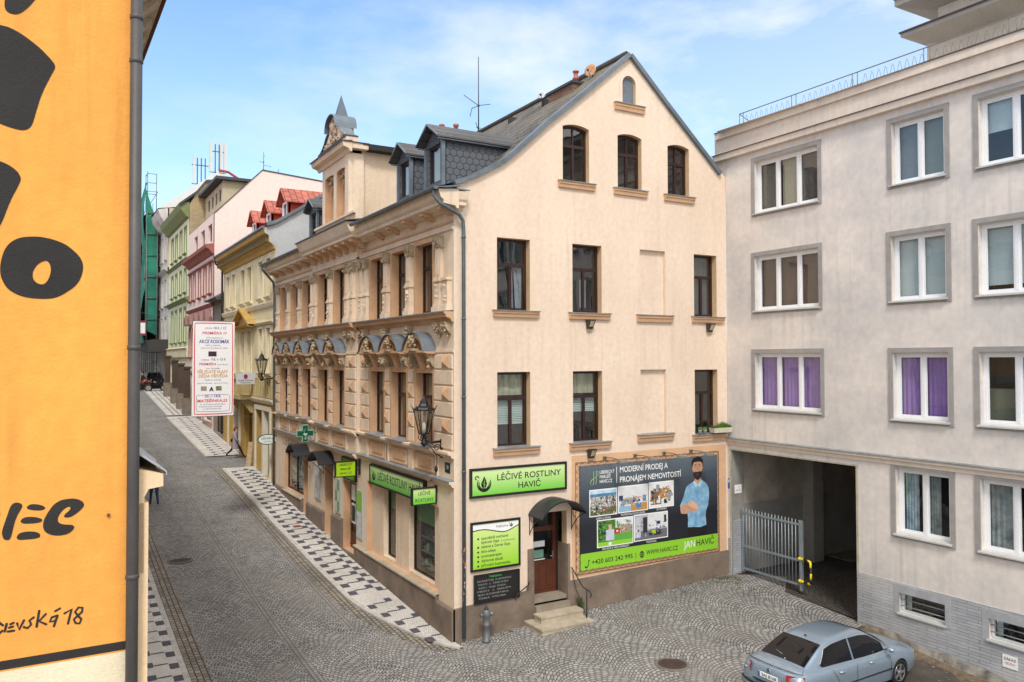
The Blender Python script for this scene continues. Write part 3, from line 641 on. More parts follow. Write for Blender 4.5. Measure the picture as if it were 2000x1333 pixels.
# hoods over the first floor windows
def arc_pts(u0, u1, w0, rise, n=10):
    h = (u1-u0)/2; rad = (h*h+rise*rise)/(2*rise); c = (u0+u1)/2; cy = w0+rise-rad; a0 = math.asin(h/rad)
    return [(c+rad*math.sin(a), cy+rad*math.cos(a)) for a in [a0-2*a0*i/n for i in range(n+1)]]
for i, (u0, u1) in enumerate(LO):
    o = off(u0); fr = Fr((-o, 0, 0), (0, 1, 0), (-1, 0, 0)); a, b = u0-.16, u1+.16; D = .34
    mb = MB(); pts = arc_pts(a, b, 7.42, .49); inn = arc_pts(a+.13, b-.13, 7.42, .37)
    for (p, q), (r_, s_) in zip(zip(pts, pts[1:]), zip(inn, inn[1:])):   # orange arch band
        P = fr.P; v = [P(*p, 0), P(*q, 0), P(*s_, 0), P(*r_, 0), P(*p, D), P(*q, D), P(*s_, D), P(*r_, D)]
        mb.add(v, [(0, 1, 2, 3), (4, 5, 6, 7), (0, 1, 5, 4), (1, 2, 6, 5), (2, 3, 7, 6), (3, 0, 4, 7)])
    pts3 = arc_pts(a+.28, b-.28, 7.42, .22); mb.sheet(fr, pts3+[], (), .12)
    mb.wedge(fr, a-.02, b+.02, [(0, 7.34), (D*.8, 7.35), (D+.03, 7.38), (D+.03, 7.43), (0, 7.43)])
    h_ = mb.obj('hood', ORANGE, CH)
    mb = MB(); pt = arc_pts(a-.03, b+.03, 7.42, .525)
    for p, q in zip(pt, pt[1:]):
        P = fr.P; mb.add([P(p[0], p[1], 0), P(q[0], q[1], 0), P(q[0], q[1], D+.06), P(p[0], p[1], D+.06), P(p[0], p[1]-.025, D+.06), P(q[0], q[1]-.025, D+.06)], [(0, 1, 2, 3), (3, 2, 5, 4)])
    mb.obj('zinc_cover', mat('hood_zinc', (118, 128, 138), .6, .2, 3, metal=.2), h_, recalc=False)
    mb = MB(); c = (u0+u1)/2
    mb.blobs(fr, c-.12, c+.12, 7.46, 7.82, D+.04, 22, .036, 0, i); mb.ball(fr.P(c, 7.70, D+.03), .08); mb.lathe(fr.P(c, 7.80, D-.02), [(.05, 0), (.07, .05), (.025, .13), (.0, .17)], 8)
    mb.fbox(fr, c-.24, c+.24, 7.43, 7.49, D-.05, D+.12)
    mb.obj('cartouche', ORNA, h_)
    mb = MB(); mb.wedge(fr, c-.1, c+.1, [(.03, 6.86), (.08, 6.9), (.2, 7.2), (.3, 7.35), (.03, 7.35)]); mb.obj('keystone', ORANGE, h_)
    for s_ in (-1, 1):
        mb = MB(); cc = c+s_*(u1-u0)*.52; mb.wedge(fr, cc-.08, cc+.08, [(.03, 6.98), (.07, 7.0), (.18, 7.2), (.26, 7.35), (.03, 7.35)]); mb.blobs(fr, cc-.06, cc+.06, 6.98, 7.32, .17, 6, .05, 0, i*7+s_)
        ce = c+s_*(u1-u0)*.28; mb.blobs(fr, ce-.2, ce+.2, 7.0, 7.28, .05, 18, .034, 0, i*13+s_)
        mb.obj('relief', ORNA, h_)
# pilasters and consoles of the second floor
PIL = [.78, 2.76, 4.56, 6.32, 6.80, 7.30, 7.85, 9.81, 11.62, 12.05, 12.48, 14.32, 16.1, 17.86]
for k, u in enumerate(PIL):
    o = off(u); fr = Fr((-o, 0, 0), (0, 1, 0), (-1, 0, 0)); w = .13 if 6.2 < u < 8 or 11.5 < u < 12.6 else .16
    mb = MB()
    mb.fbox(fr, u-w, u+w, 9.36, 10.12, 0, .1); mb.fbox(fr, u-w*.55, u+w*.55, 9.42, 10.06, .1, .115)
    mb.fbox(fr, u-w-.05, u+w+.05, 8.43, 8.58, 0, .19); mb.fbox(fr, u-w-.02, u+w+.02, 8.58, 8.66, 0, .16); mb.fbox(fr, u-w, u+w, 8.66, 9.24, 0, .13); mb.fbox(fr, u-w-.03, u+w+.03, 9.24, 9.29, 0, .16); mb.fbox(fr, u-w-.015, u+w+.015, 9.29, 9.36, 0, .14)
    p_ = mb.obj('pilaster', CREAM2, CH)
    mb = MB(); mb.wedge(fr, u-w-.04, u+w+.04, [(0, 10.12), (.11, 10.12), (.17, 10.36), (.19, 10.44), (0, 10.44)]); mb.blobs(fr, u-w-.02, u+w+.02, 10.15, 10.38, .15, 22, .03, 0, k); mb.obj('capital', ORNA, p_)
    mb = MB(); mb.blobs(fr, u-w*.6, u+w*.6, 8.74, 9.16, .125, 10, .035, 0, k+50); mb.obj('relief', CREAM2, p_)
for k, u in enumerate(PIL+[.28]):
    o = off(u); fr = Fr((-o, 0, 0), (0, 1, 0), (-1, 0, 0)); mb = MB(); w = .14
    mb.wedge(fr, u-w, u+w, [(0, 7.84), (.05, 7.86), (.14, 7.98), (.21, 8.16), (0, 8.16)]); mb.blobs(fr, u-w*.9, u+w*.9, 7.92, 8.12, .16, 24, .032, 0, k+90); mb.blobs(fr, u-.04, u+.04, 7.78, 7.92, .07, 6, .034, 0, k+9)
    mb.obj('console', ORNA, CH)
fr = ST; mb = MB(); u, w = .28, .15
mb.fbox(fr, u-w-.05, u+w+.05, 8.43, 8.58, 0, .19); mb.fbox(fr, u-w, u+w, 8.58, 9.24, 0, .13); mb.fbox(fr, u-w-.03, u+w+.03, 9.24, 9.3, 0, .17); mb.blobs(fr, u-.08, u+.08, 8.7, 9.16, .12, 9, .035, 0, 3)
mb.obj('pedestal', CREAM2, CH)
# main cornice
CO = [(0, 11.02), (.06, 11.02), (.1, 11.08), (.42, 11.12), (.42, 11.2), (.5, 11.26), (.54, 11.38), (.56, 11.46), (0, 11.5)]
mb = MB()
mb.wedge(ST, -.30, 6.15, CO); mb.wedge(ST, 12.05, YB, CO)
CB = [(0, 11.0), (.2, 11.0), (.24, 11.1), (.6, 11.14), (.6, 11.22), (.68, 11.3), (.80, 11.54), (.82, 11.60), (0, 11.66)]
mb.wedge(ST, 6.15, 12.05, CB)
mb.wedge(Fr((0, 0, 0), (1, 0, 0), (0, -1, 0)), 0, .25, [(d*.52, w) for d, w in CO])
mb.obj('cornice', CREAM2, CH)
for u in (.09, 1.24, 2.5, 3.71, 4.92, 13.2, 14.4, 15.7, 17.0, 18.2): mb = MB(); mb.wedge(ST, u-.1, u+.1, [(0, 10.9), (.12, 10.92), (.2, 11.0), (.38, 11.02), (.38, 11.11), (0, 11.11)]); mb.obj('modillion', ORANGE, CH)
for k in range(8): mb = MB(); u = 6.5+.74*k; mb.wedge(ST, u-.11, u+.11, [(.13, 10.8), (.22, 10.82), (.34, 10.98), (.56, 11.02), (.56, 11.14), (.13, 11.14)]); mb.obj('modillion', ORANGE, CH)
for (a, b) in ((12.1, YB), (0, 6.9)): mb = MB(); mb.wedge(ST, a, b, [(0, 10.72), (.03, 10.72), (.03, 10.78), (0, 10.78)]); mb.obj('frieze_strip', ORANGE, CH)

mb = MB(); mb.wedge(ST, 6.05, 12.15, [(0, 11.78), (.86, 11.64), (.86, 11.6), (.84, 11.6), (.84, 11.62), (0, 11.72)]); mb.obj('cornice_flashing', mat('dark_flashing', (62, 66, 72), .6, .1), CH)
# gutter: a half round along the eaves, with its seams, and the two downpipes
for (a, b, dd) in ((-.38, 6.05, .60), (12.15, YB, .60)):
    mb = MB()
    n = 8; P = ST.P; arcp = [(dd+.075-.075*math.cos(math.pi*i/n), 11.50-.075*math.sin(math.pi*i/n)) for i in range(n+1)]
    for (p, q) in zip(arcp, arcp[1:]): mb.quad(P(a, p[1], p[0]), P(b, p[1], p[0]), P(b, q[1], q[0]), P(a, q[1], q[0]))
    mb.sheet(Fr(P(a, 0, 0), (-1, 0, 0), (0, 1, 0)), [(x, z) for x, z in arcp])
    u = a+.5
    while u < b: mb.wedge(ST, u-.02, u+.02, [(x, z) for x, z in [(dd-.01+.085-.085*math.cos(math.pi*i/n), 11.505-.085*math.sin(math.pi*i/n)) for i in range(n+1)]]); u += .95
    mb.wedge(ST, a, b, [(.0, 11.60), (.6, 11.50), (.6, 11.48), (0, 11.56)]); mb.obj('gutter', ZINC, CH)
mb = MB(); mb.wedge(GA, -.55, .32, [(-.2, 11.62), (.3, 11.52), (.3, 11.49), (-.2, 11.58)])
mb.obj('corner_flashing', ZINC, CH)
mb = MB(); mb.tube([(-.66, -.2, 11.46), (-.64, -.22, 11.28), (-.52, -.26, 11.12), (-.2, -.24, 10.98), (.08, -.17, 10.88), (.2, -.13, 10.74), (.22, -.12, 10.5), (.22, -.12, .12)], .05, 10)
for z in (10.3, 8.2, 6.2, 4.3, 2.3): mb.lathe((.22, -.12, z), [(.062, 0), (.062, .05)], 12); mb.tube([(.22, -.12, z+.02), (.22, 0, z+.02)], .012, 5)
dp = mb.obj('downpipe', PIPE, CH)
STK = mat('sticker_mess', (205, 205, 205), .6, 0, 9, 0, col2=(70, 70, 78)); mb = MB()
rd = random.Random(5)
for i in range(34):
    z = rd.uniform(1.0, 2.45); a = rd.uniform(3.6, 5.6); h = rd.uniform(.03, .09); w = rd.uniform(.2, .6); pts = []
    for s_ in (0, 1, 2): an = a+w*s_/2; pts.append((.22+.054*math.cos(an), -.12+.054*math.sin(an)))
    for (p, q) in zip(pts, pts[1:]): mb.quad((*p, z), (*q, z), (*q, z+h), (*p, z+h), rd.choice([0, 0, 1, 2]))
mb.obj('stickers', [STK, mat('sticker_orange', (206, 120, 70)), mat('sticker_dark', (50, 54, 66))], dp, recalc=False)
mb = MB(); mb.tube([(-.68, 18.3, 11.46), (-.66, 18.3, 11.25), (-.4, 18.4, 11.0), (-.14, 18.42, 10.7), (-.1, 18.42, 10.2), (-.1, 18.42, 1.5)], .055, 8); mb.obj('downpipe', PIPE, CH)
# plinth
def sz(y): return gz(0, y)
mb = MB(); pg = .05
mb.plate(GA, [(-pg, -.3), (2.36, -.3), (2.36, 1.02), (.25, .88), (-pg, .86)], [], 0, pg); mb.plate(GA, [(3.45, -.3), (9.57, -.3), (9.57, 1.18), (3.45, 1.08)], [], 0, pg)
mb.plate(GA, rect(2.18, 2.36, 1.02, 2.1), [], 0, pg); mb.plate(GA, rect(3.45, 3.53, 1.08, 2.1), [], 0, pg)
mb.box(2.362, 2.372, .0, .47, .62, 2.1); mb.box(3.437, 3.447, 0, .47, .62, 2.1)
segs = [(-pg, .92, .86), (.92, 6.4, 1.0), (6.4, 7.42, 1.02), (8.82, 9.96, 1.62), (10.97, 13.2, 1.52), (13.86, 16.8, 1.56), (16.8, 18.6, 1.56)]
for a, b, t in segs: mb.wedge(ST, a, b, [(0, -.3), (.10, -.3), (.10, t-.05), (.06, t), (0, t)])
mb.wedge(ST, 7.44, 8.82, [(0, -.3), (.10, -.3), (.10, .62), (0, .62)])
mb.obj('plinth', GRAN, CH)
for a, b, t in ((.92, 6.4, 1.02), (6.4, 7.42, 1.03), (13.86, 16.8, 1.58)): mb = MB(); mb.wedge(ST, a, b, [(-.14, t+.0), (.14, t-.015), (.14, t-.06), (0, t-.06)]); mb.obj('plinth_coping', STONE, CH)
# ---- shop fronts -----------------------------------------------------------
mb = MB(); mb.plate(ST, rect(.92, 6.40, 1.02, 3.28), [rect(1.47, 3.27, 1.08, 3.24), rect(4.28, 5.29, 1.08, 3.24)], -.34, -.14, side=0, skip=True); mb.obj('shop_wall', CREAM2, CH)
SHELF = mat('shelf_goods', (150, 158, 132), .8, 0, 14, 0, col2=(54, 60, 46))
for u0, u1 in ((1.47, 3.27), (4.28, 5.29)):
    f = window(CH, ST, rect(u0, u1, 1.08, 3.24), .30, DARKW, fw=.05, name='shop_window', glass=SHOPG)
    mb = MB(); rd = random.Random(int(u0*9))
    for k in range(4):
        z = 1.2+.42*k; mb.fbox(ST, u0+.05, u1-.05, z, z+.02, -.8, -.5)
        u = u0+.1
        while u < u1-.15: h = rd.uniform(.08, .26); w = rd.uniform(.05, .12); mb.fbox(ST, u, u+w, z+.02, z+.02+h, -.68, -.58, rd.choice([0, 1, 2, 3])); u += w+rd.uniform(.02, .1)
    mb.obj('shelf', [SHELF, mat('goods_white', (180, 184, 176)), mat('goods_green', (60, 110, 48)), mat('goods_brown', (96, 70, 48))], f)
    mb = MB(); mb.sheet(ST, rect(u0+.06, u1-.06, 2.55, 3.16), (), -.37); mb.obj('window_poster', gradmat('green_poster', (40, 110, 40), (90, 160, 60), 2.4, 3.2), f)
# entrance with posters (estate agent)
def door(house, fr, lp, d, m_, panels, name='door', glass=SHOPG, trans=None, handle=True):
    us = [p[0] for p in lp]; ws = [p[1] for p in lp]; u0, u1, w0, w1 = min(us), max(us), min(ws), max(ws)
    mb = MB(); gl = [rect(*p) for p in panels]; mb.plate(fr, lp, gl, -d-.06, -d)
    mb.fbox(fr, u0, u1, w0+.12, w0+.16, -d, -d+.02); o = mb.obj(name, m_, house)
    mb = MB()
    for p in panels: mb.quad(fr.P(p[0], p[2], -d-.03), fr.P(p[1], p[2], -d-.03), fr.P(p[1], p[3], -d-.03), fr.P(p[0], p[3], -d-.03))
    mb.obj('pane', glass, o)
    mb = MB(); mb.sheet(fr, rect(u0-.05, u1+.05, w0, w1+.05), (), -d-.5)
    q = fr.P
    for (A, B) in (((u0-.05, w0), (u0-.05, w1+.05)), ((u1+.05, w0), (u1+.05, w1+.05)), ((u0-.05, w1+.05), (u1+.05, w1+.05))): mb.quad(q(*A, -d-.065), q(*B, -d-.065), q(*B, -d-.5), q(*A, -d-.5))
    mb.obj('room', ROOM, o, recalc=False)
    if handle:
        mb = MB(); mb.tube([fr.P(u1-.1, w0+1.0, -d), fr.P(u1-.1, w0+1.0, -d+.06), fr.P(u1-.22, w0+1.0, -d+.06)], .012, 6); mb.fbox(fr, u1-.125, u1-.075, w0+.9, w0+1.12, -d, -d+.01); mb.obj('handle', mat('steel', (180, 182, 184), .3, 0, metal=.9), o)
    return o
o = door(CH, ST, rect(7.45, 8.80, .62, 3.02), .26, BROWNW, [(7.55, 8.08, 1.2, 2.92), (8.18, 8.70, 1.2, 2.92)])
mb = MB()
mb.sheet(ST, rect(8.22, 8.64, 1.5, 2.2), (), -.245, 0); mb.sheet(ST, rect(8.24, 8.66, 2.3, 2.85), (), -.245, 0); mb.sheet(ST, rect(7.6, 8.04, 1.3, 2.1), (), -.245, 1); mb.sheet(ST, rect(8.28, 8.60, 1.58, 2.12), (), -.241, 2); mb.sheet(ST, rect(7.6, 8.04, 2.2, 2.85), (), -.245, 3)
mb.obj('door_poster', [WPAINT, mat('poster_green', (130, 190, 60), .6, 0), mat('poster_dark', (52, 58, 66), .6), mat('poster_grey', (170, 178, 182), .6)], o)
mb = MB(); mb.fbox(ST, 6.82, 7.36, 1.25, 2.85, 0, .03); o = mb.obj('poster_case', [mat('case_frame', (170, 176, 176), .5)], CH)
mb = MB(); mb.sheet(ST, rect(6.86, 7.32, 2.2, 2.8), (), .034, 0); mb.sheet(ST, rect(6.86, 7.32, 1.3, 2.15), (), .034, 1); mb.obj('poster', [mat('poster_green', (130, 190, 60)), mat('poster_pale', (206, 212, 208), .6, .2, 6)], o)
# tenement door with its own hood, poster cases, pharmacy door and window
door(CH, ST, rect(10.0, 10.95, .75, 3.36), .28, DARKW, [(10.12, 10.42, 1.7, 2.6), (10.53, 10.83, 1.7, 2.6), (10.12, 10.83, 2.75, 3.2)])
for (a, b, z0, z1, cols) in ((9.08, 9.62, 1.75, 2.95, (120, 160, 90)), (11.45, 12.15, 1.85, 3.15, (190, 192, 190))):
    mb = MB(); mb.fbox(ST, a, b, z0, z1, 0, .05); o = mb.obj('poster_case', mat('case_frame', (170, 176, 176)), CH)
    mb = MB()
    for r_ in range(3):
        for c_ in range(2): uu = a+.05+c_*(b-a-.06)/2; zz = z0+.06+r_*(z1-z0-.08)/3; mb.sheet(ST, rect(uu, uu+(b-a)/2-.06, zz, zz+(z1-z0)/3-.06), (), .054, (r_+c_) % 2)
    mb.obj('poster', [mat('notice%d' % cols[0], cols, .6, .1, 8), mat('poster_pale', (206, 212, 208))], o)
door(CH, ST, rect(13.22, 13.84, 1.0, 3.35), .25, mat('dark_red_wood', (58, 26, 26), .5, .1), [(13.32, 13.74, 1.9, 3.2)])
f = window(CH, ST, rect(13.85, 16.80, 1.62, 3.30), .14, DARKW, (), (.5,), fw=.06, name='shop_window', glass=SHOPG, back=[(0, .48, .1, .9, mat('shelf_goods', (150, 158, 132))), (.54, 1, .2, .8, mat('goods_pale_blind', (190, 186, 160), .8, .3, 7))])
# arched canopies
def canopy(fr, u0, u1, w0, rise, D, parent, legs=False, nm='canopy'):
    pts = arc_pts(u0, u1, w0, rise, 14); mb = MB(); P = fr.P
    for p, q in zip(pts, pts[1:]):
        for dz in (0, -.02): mb.quad(P(p[0], p[1]+dz, 0), P(q[0], q[1]+dz, 0), P(q[0], q[1]+dz-.0, D), P(p[0], p[1]+dz, D))
        mb.quad(P(p[0], p[1], D), P(q[0], q[1], D), P(q[0], q[1]-.05, D), P(p[0], p[1]-.05, D))
    o = mb.obj(nm, mat('dark_canopy_sheet', (58, 60, 64), .4, .1, 3, metal=.4), parent, recalc=False)
    mb = MB()
    for u in (u0+.05, u1-.05):
        mb.tube([P(u, w0+.02, D), P(u, w0+.02, 0), P(u, w0-.55, 0)], .014, 6)
        mb.tube([P(u, w0-.5, .01), P(u, w0-.35, .12), P(u, w0-.12, .35), P(u, w0-.0, D-.1)], .012, 6)
        mb.tube([P(u, w0-.1+.07*math.sin(t), .14+.07*math.cos(t)) for t in [k*.7 for k in range(9)]], .008, 5)
    mb.obj('bracket', BLACK, o); return o
canopy(GA, 2.2, 3.66, 3.02, .42, .72, CH)
canopy(ST, 9.75, 11.2, 3.42, .42, .62, CH); canopy(ST, 12.9, 14.3, 3.42, .40, .62, CH)
# gable door, jambs, steps, handrails
o = door(CH, GA, rect(2.44, 3.37, .72, 3.02), .44, BROWNW, [(2.54, 3.27, 1.62, 2.42), (2.54, 3.27, 2.56, 2.94)])
mb = MB()
for k in range(3): mb.fbox(GA, 2.58+k*.24, 2.74+k*.24, .92, 1.5, -.44, -.425)
mb.obj('door_panel', BROWNW, o)
mb = MB(); mb.sheet(GA, rect(2.62, 3.0, 2.0, 2.16), (), -.43, 0); mb.sheet(GA, rect(2.66, 2.96, 1.7, 1.92), (), -.43, 1); mb.sheet(GA, rect(2.6, 3.0, 1.64, 1.67), (), -.428, 0); mb.obj('door_notice', [WPAINT, mat('notice_teal', (120, 170, 150), .6)], o)
mb = MB(); mb.plate(GA, rect(2.36, 3.45, .62, 3.02), [rect(2.44, 3.37, .64, 3.02-.01)], -.5, -.43); mb.obj('door_frame', DARKW, CH)
mb = MB(); mb.box(2.36, 3.45, -.0, .5, .3, .72); mb.box(2.36, 3.45, -.16, 0, .1, .57); mb.obj('threshold', mat('pale_concrete', (150, 138, 122), .9, .15, 3, .3), CH)
def slab(x0, x1, y0, y1, z0, z1): mb.box(x0, x1, y0, y1, z0, z1-.05); mb.box(x0-.02, x1+.02, y0-.02, y1, z1-.05, z1)
mb = MB(); slab(2.06, 3.66, -.92, -.05, -.05, .24); mb.obj('step', STONE, CH)
mb = MB(); slab(2.28, 3.62, -.52, -.16, .2, .42); mb.obj('step', STONE, CH)
mb = MB(); mb.tube([(3.56, -.06, 1.45), (3.58, -.2, 1.32), (3.6, -.55, 1.02), (3.62, -.82, .98), (3.63, -.9, .9), (3.62, -.86, .82)], .016, 6); mb.tube([(3.6, -.72, 1.0), (3.6, -.72, .1)], .016, 6); mb.tube([(3.57, -.1, 1.36), (3.6, -.2, .9), (3.62, -.62, .35), (3.6, -.7, .3)], .01, 5)
mb.obj('handrail', BLACK, CH)
mb = MB(); mb.tube([(2.22, -.02, 1.25), (2.14, -.1, 1.18), (1.8, -.16, 1.02), (1.7, -.16, .94), (1.72, -.14, .88)], .016, 6); mb.tube([(1.78, 0, .9), (1.78, -.15, 1.0)], .012, 5); mb.tube([(2.16, 0, .95), (2.1, -.1, 1.14)], .012, 5); mb.obj('handrail', BLACK, CH)
# ---- roof ------------------------------------------------------------------
mb = MB()
for (x0, z0), (x1, z1) in zip(RPROF, RPROF[1:]):
    mb.quad((x0, -.02, z0+.05), (x1, -.02, z1+.05), (x1, YB, z1+.05), (x0, YB, z0+.05))
mb.obj('roof', SLATE, CH, recalc=False)
mb = MB(); y0, y1 = -.11, .16
P2 = [(x, z) for x, z in RPROF if x > .1]; P2 = [(.0, 11.70)]+P2
for (a, b) in zip(P2, P2[1:]):
    t = Vector((b[0]-a[0], 0, b[1]-a[1])).normalized(); n = Vector((-t.z, 0, t.x)); h0, h1 = -.03*n, .085*n
    A, B = Vector((a[0], 0, a[1])), Vector((b[0], 0, b[1]))
    q = [A+h0, B+h0, B+h1, A+h1]; v = [p+Vector((0, y0, 0)) for p in q]+[p+Vector((0, y1, 0)) for p in q]
    mb.add(v, [(0, 1, 2, 3), (4, 7, 6, 5), (0, 4, 5, 1), (1, 5, 6, 2), (2, 6, 7, 3), (3, 7, 4, 0)])
mb.obj('verge_flashing', ZINC, CH)
mb = MB(); mb.tube([(5.73, 0.1, 16.19), (5.73, YB, 16.19)], .1, 8); mb.obj('ridge', mat('ridge_tile', (70, 64, 60), .8, .2, 4), CH)
for yb in (.4, 1.7): pass
mb = MB(); 
for y in (3.2, 5.4): mb.box(4.9, 5.2, y, y+.3, 15.4, 15.62)
mb.obj('roof_vent', mat('ridge_tile', (70, 64, 60)), CH)
# chimney with clay pot
mb = MB(); mb.box(4.8, 5.4, 1.55, 2.9, 14.6, 15.62); c_ = mb.obj('chimney', brickmat('chimney_brick', (150, 106, 84), (112, 76, 60), (120, 110, 98), .25, .075, .01, 'wall', bump=.6, noise=.3), CH)
mb = MB(); mb.box(4.74, 5.46, 1.49, 2.96, 15.62, 15.70); mb.obj('chimney_cap', mat('dark_flashing', (62, 66, 72)), c_)
mb = MB(); mb.lathe((5.05, 1.75, 15.62), [(.07, 0), (.07, .2), (.1, .22), (.1, .26), (.07, .27), (.07, .42), (.1, .43), (.1, .47)], 12); mb.obj('chimney_pot', mat('clay', (176, 110, 96), .8, .1), c_)
mb = MB(); mb.lathe((3.9, 9.0, 15.0), [(.08, 0), (.08, 1.05), (.11, 1.07), (.11, 1.14)], 10); mb.lathe((4.3, 8.6, 15.0), [(.08, 0), (.08, 1.0), (.11, 1.02), (.11, 1.1)], 10); mb.obj('chimney_pot', mat('clay', (176, 110, 96)), CH)
# dormers
def dormer(y0, y1, x0, zb, ze, za, swap=False):
    mb = MB(); xe = 2.7; fr = Fr((x0, 0, 0), (0, 1, 0), (-1, 0, 0)); zs = zb-.3
    mb.plate(fr, [(y0, zs), (y1, zs), (y1, ze), ((y0+y1)/2, za-.06), (y0, ze)], [rect(y0+.16, y1-.16, zb+.05, ze-.12)], -.1, 0)
    mb.quad((x0, y0, zs), (xe, y0, zs), (xe, y0, ze), (x0, y0, ze)); mb.quad((x0, y1, zs), (xe, y1, zs), (xe, y1, ze), (x0, y1, ze))
    d_ = mb.obj('dormer', DSLATE, CH)
    yc = (y0+y1)/2; e = .17; mb = MB()
    for (a, sgn) in ((y0-e, 1), (y1+e, -1)):
        za_, ze_ = za, ze-.04
        v = [(x0-.22, a, ze_), (x0-.22, yc, za_), (xe+.5, yc, za_), (xe+.5, a, ze_)]; mb.add(v+[(p[0], p[1], p[2]+.05) for p in v], [(0, 1, 2, 3), (4, 5, 6, 7), (0, 1, 5, 4), (1, 2, 6, 5), (2, 3, 7, 6), (3, 0, 4, 7)])
    mb.obj('dormer_roof', DSLATE2, d_, recalc=False)
    mb = MB()
    for (a) in (y0-e, y1+e):
        mb.tube([(x0-.23, a, ze-.02), (x0-.23, yc, za+.02)], .03, 5); mb.tube([(x0-.2, a+(.05 if a < yc else -.05), ze-.07), (xe, a+(.05 if a < yc else -.05), ze-.07)], .028, 5)
    for a in (y0, y1): mb.box(x0-.04, x0+.06, a-.04, a+.04, zs, ze-.06)
    mb.obj('flashing', ZINC, d_)
    f = window(d_, fr, rect(y0+.16, y1-.16, zb+.05, ze-.12), .06, DARKW, fw=.05, back=[(.3, 1, 0, 1, CURT)], name='dormer_window')
    return d_
dormer(1.08, 2.18, .2, 12.0, 13.2, 13.62); dormer(3.27, 4.24, .2, 12.0, 13.2, 13.62); dormer(12.7, 13.7, .2, 12.1, 13.2, 13.62)
# ---- street gable (tower) --------------------------------------------------
frT = Fr((-.1, 0, 0), (0, 1, 0), (-1, 0, 0)); TA, TB = 7.98, 11.04
nh = [arch(8.38, 9.34, 12.25, 13.93, .05, 4), arch(9.68, 10.70, 12.25, 13.93, .05, 4)]
mb = MB(); mb.plate(frT, rect(TA, TB, 11.4, 14.32), nh, -.5, 0, side=1)
mb.box(.38, 3.2, 8.03, 8.06, 11.4, 14.6); mb.box(.38, 3.2, 10.96, 10.99, 11.4, 14.6)
mb.box(-.1, .42, 7.93, 7.98, 11.5, 14.3); mb.box(-.14, .0, 7.9, 8.3, 11.5, 14.3)
mb.wedge(ST, 7.2, 11.8, [(-.1, 11.5), (.12, 11.62), (.12, 12.1), (.2, 12.12), (.2, 12.2), (-.1, 12.24)])
t_ = mb.obj('street_gable', [CREAM2, ORANGE], CH)
for lp in nh:
    u0, u1 = lp[0][0], lp[1][0]; mb = MB(); a_in = arch(u0+.1, u1-.1, 12.3, 13.62, (u1-u0)/2-.101, 14)
    mb.plate(frT, rect(u0, u1, 12.2, 13.98), [a_in], -.42, -.2, side=1, skip=True); o = mb.obj('niche', [ORANGE, ORANGE], t_)
    mb = MB(); mb.blobs(frT, u0+.06, u1-.06, 13.66, 13.9, -.16, 16, .055, 0, 3); mb.obj('relief', ORNA, o)
    f = window(t_, frT, a_in, .36, mat('ochre_frame', (176, 148, 92), .7, .1), (), (.5,), fw=.05, back=[(0, 1, 0, .8, CURT)], name='gable_window')
# projecting entablature round three sides
mb = MB()
EN = [(0, 14.28), (.06, 14.28), (.12, 14.38), (.30, 14.44), (.34, 14.56), (.36, 14.6), (0, 14.6)]
mb.wedge(frT, TA-.34, TB+.34, EN); mb.box(-.1, .50, TA-.3, TA, 14.42, 14.6); mb.box(-.1, .5, TB, TB+.3, 14.42, 14.6)
mb.wedge(frT, TA-.1, TB+.1, [(-.3, 14.6), (.12, 14.6), (.12, 14.86), (-.3, 14.86)])
mb.obj('entablature', CREAM2, t_)
mb = MB(); mb.wedge(frT, TA-.38, TB+.38, [(0, 14.66), (.40, 14.615), (.40, 14.58), (.385, 14.58), (.385, 14.6), (0, 14.6)]); mb.box(-.2, .52, TA-.34, TA, 14.602, 14.63); mb.wedge(frT, TA-.12, TB+.12, [(-.3, 14.9), (.15, 14.9), (.15, 14.86), (-.3, 14.86)]); mb.obj('flashing', mat('dark_flashing', (62, 66, 72)), t_)
# curved crest
c = (TA+TB)/2; crest = [(TA-.02, 14.9)]
half = [(1.5, 14.9), (1.2, 15.0), (.95, 15.15), (.75, 15.32), (.56, 15.42), (.54, 15.58)]
top = [(.54*math.cos(t), 15.58+.38*math.sin(t)) for t in [math.pi*k/12 for k in range(1, 12)]]
cr_ = [(c+a, b) for a, b in half] + [(c+a, b) for a, b in top] + [(c-a, b) for a, b in half[::-1]]
mb = MB(); mb.plate(frT, cr_, [], -.3, .04); o = mb.obj('crest', [CREAM2], t_)
mb = MB(); ring_o = [(c+.59*math.cos(t), 15.58+.43*math.sin(t)) for t in [math.pi*k/14 for k in range(15)]]
P = frT.P
mb2 = MB()
rim = [(c+a, b) for a, b in half[::-1][:1]]
outl = [(c+1.55, 14.93), (c+1.24, 15.04), (c+.99, 15.19), (c+.79, 15.37), (c+.62, 15.45), (c+.60, 15.58)] + ring_o[1:-1] + [(c-.60, 15.58), (c-.62, 15.45), (c-.79, 15.37), (c-.99, 15.19), (c-1.24, 15.04), (c-1.55, 14.93)]
for i, (p, q) in enumerate(zip(outl, outl[1:])):
    arcq = 4 <= i <= len(outl)-6; D = .22 if arcq else .12
    B = -.6 if arcq else -.34
    mb2.add([P(*p, B), P(*q, B), P(*q, D), P(*p, D), P(p[0], p[1]-.04, D), P(q[0], q[1]-.04, D)], [(0, 1, 2, 3), (3, 2, 5, 4)])
mb2.obj('zinc_cover', ZINC, o, recalc=False)
mb = MB(); mb.box(.2, .46, c-.40, c+.40, 14.9, 15.72); mb.obj('crest_back', CREAM2, o)
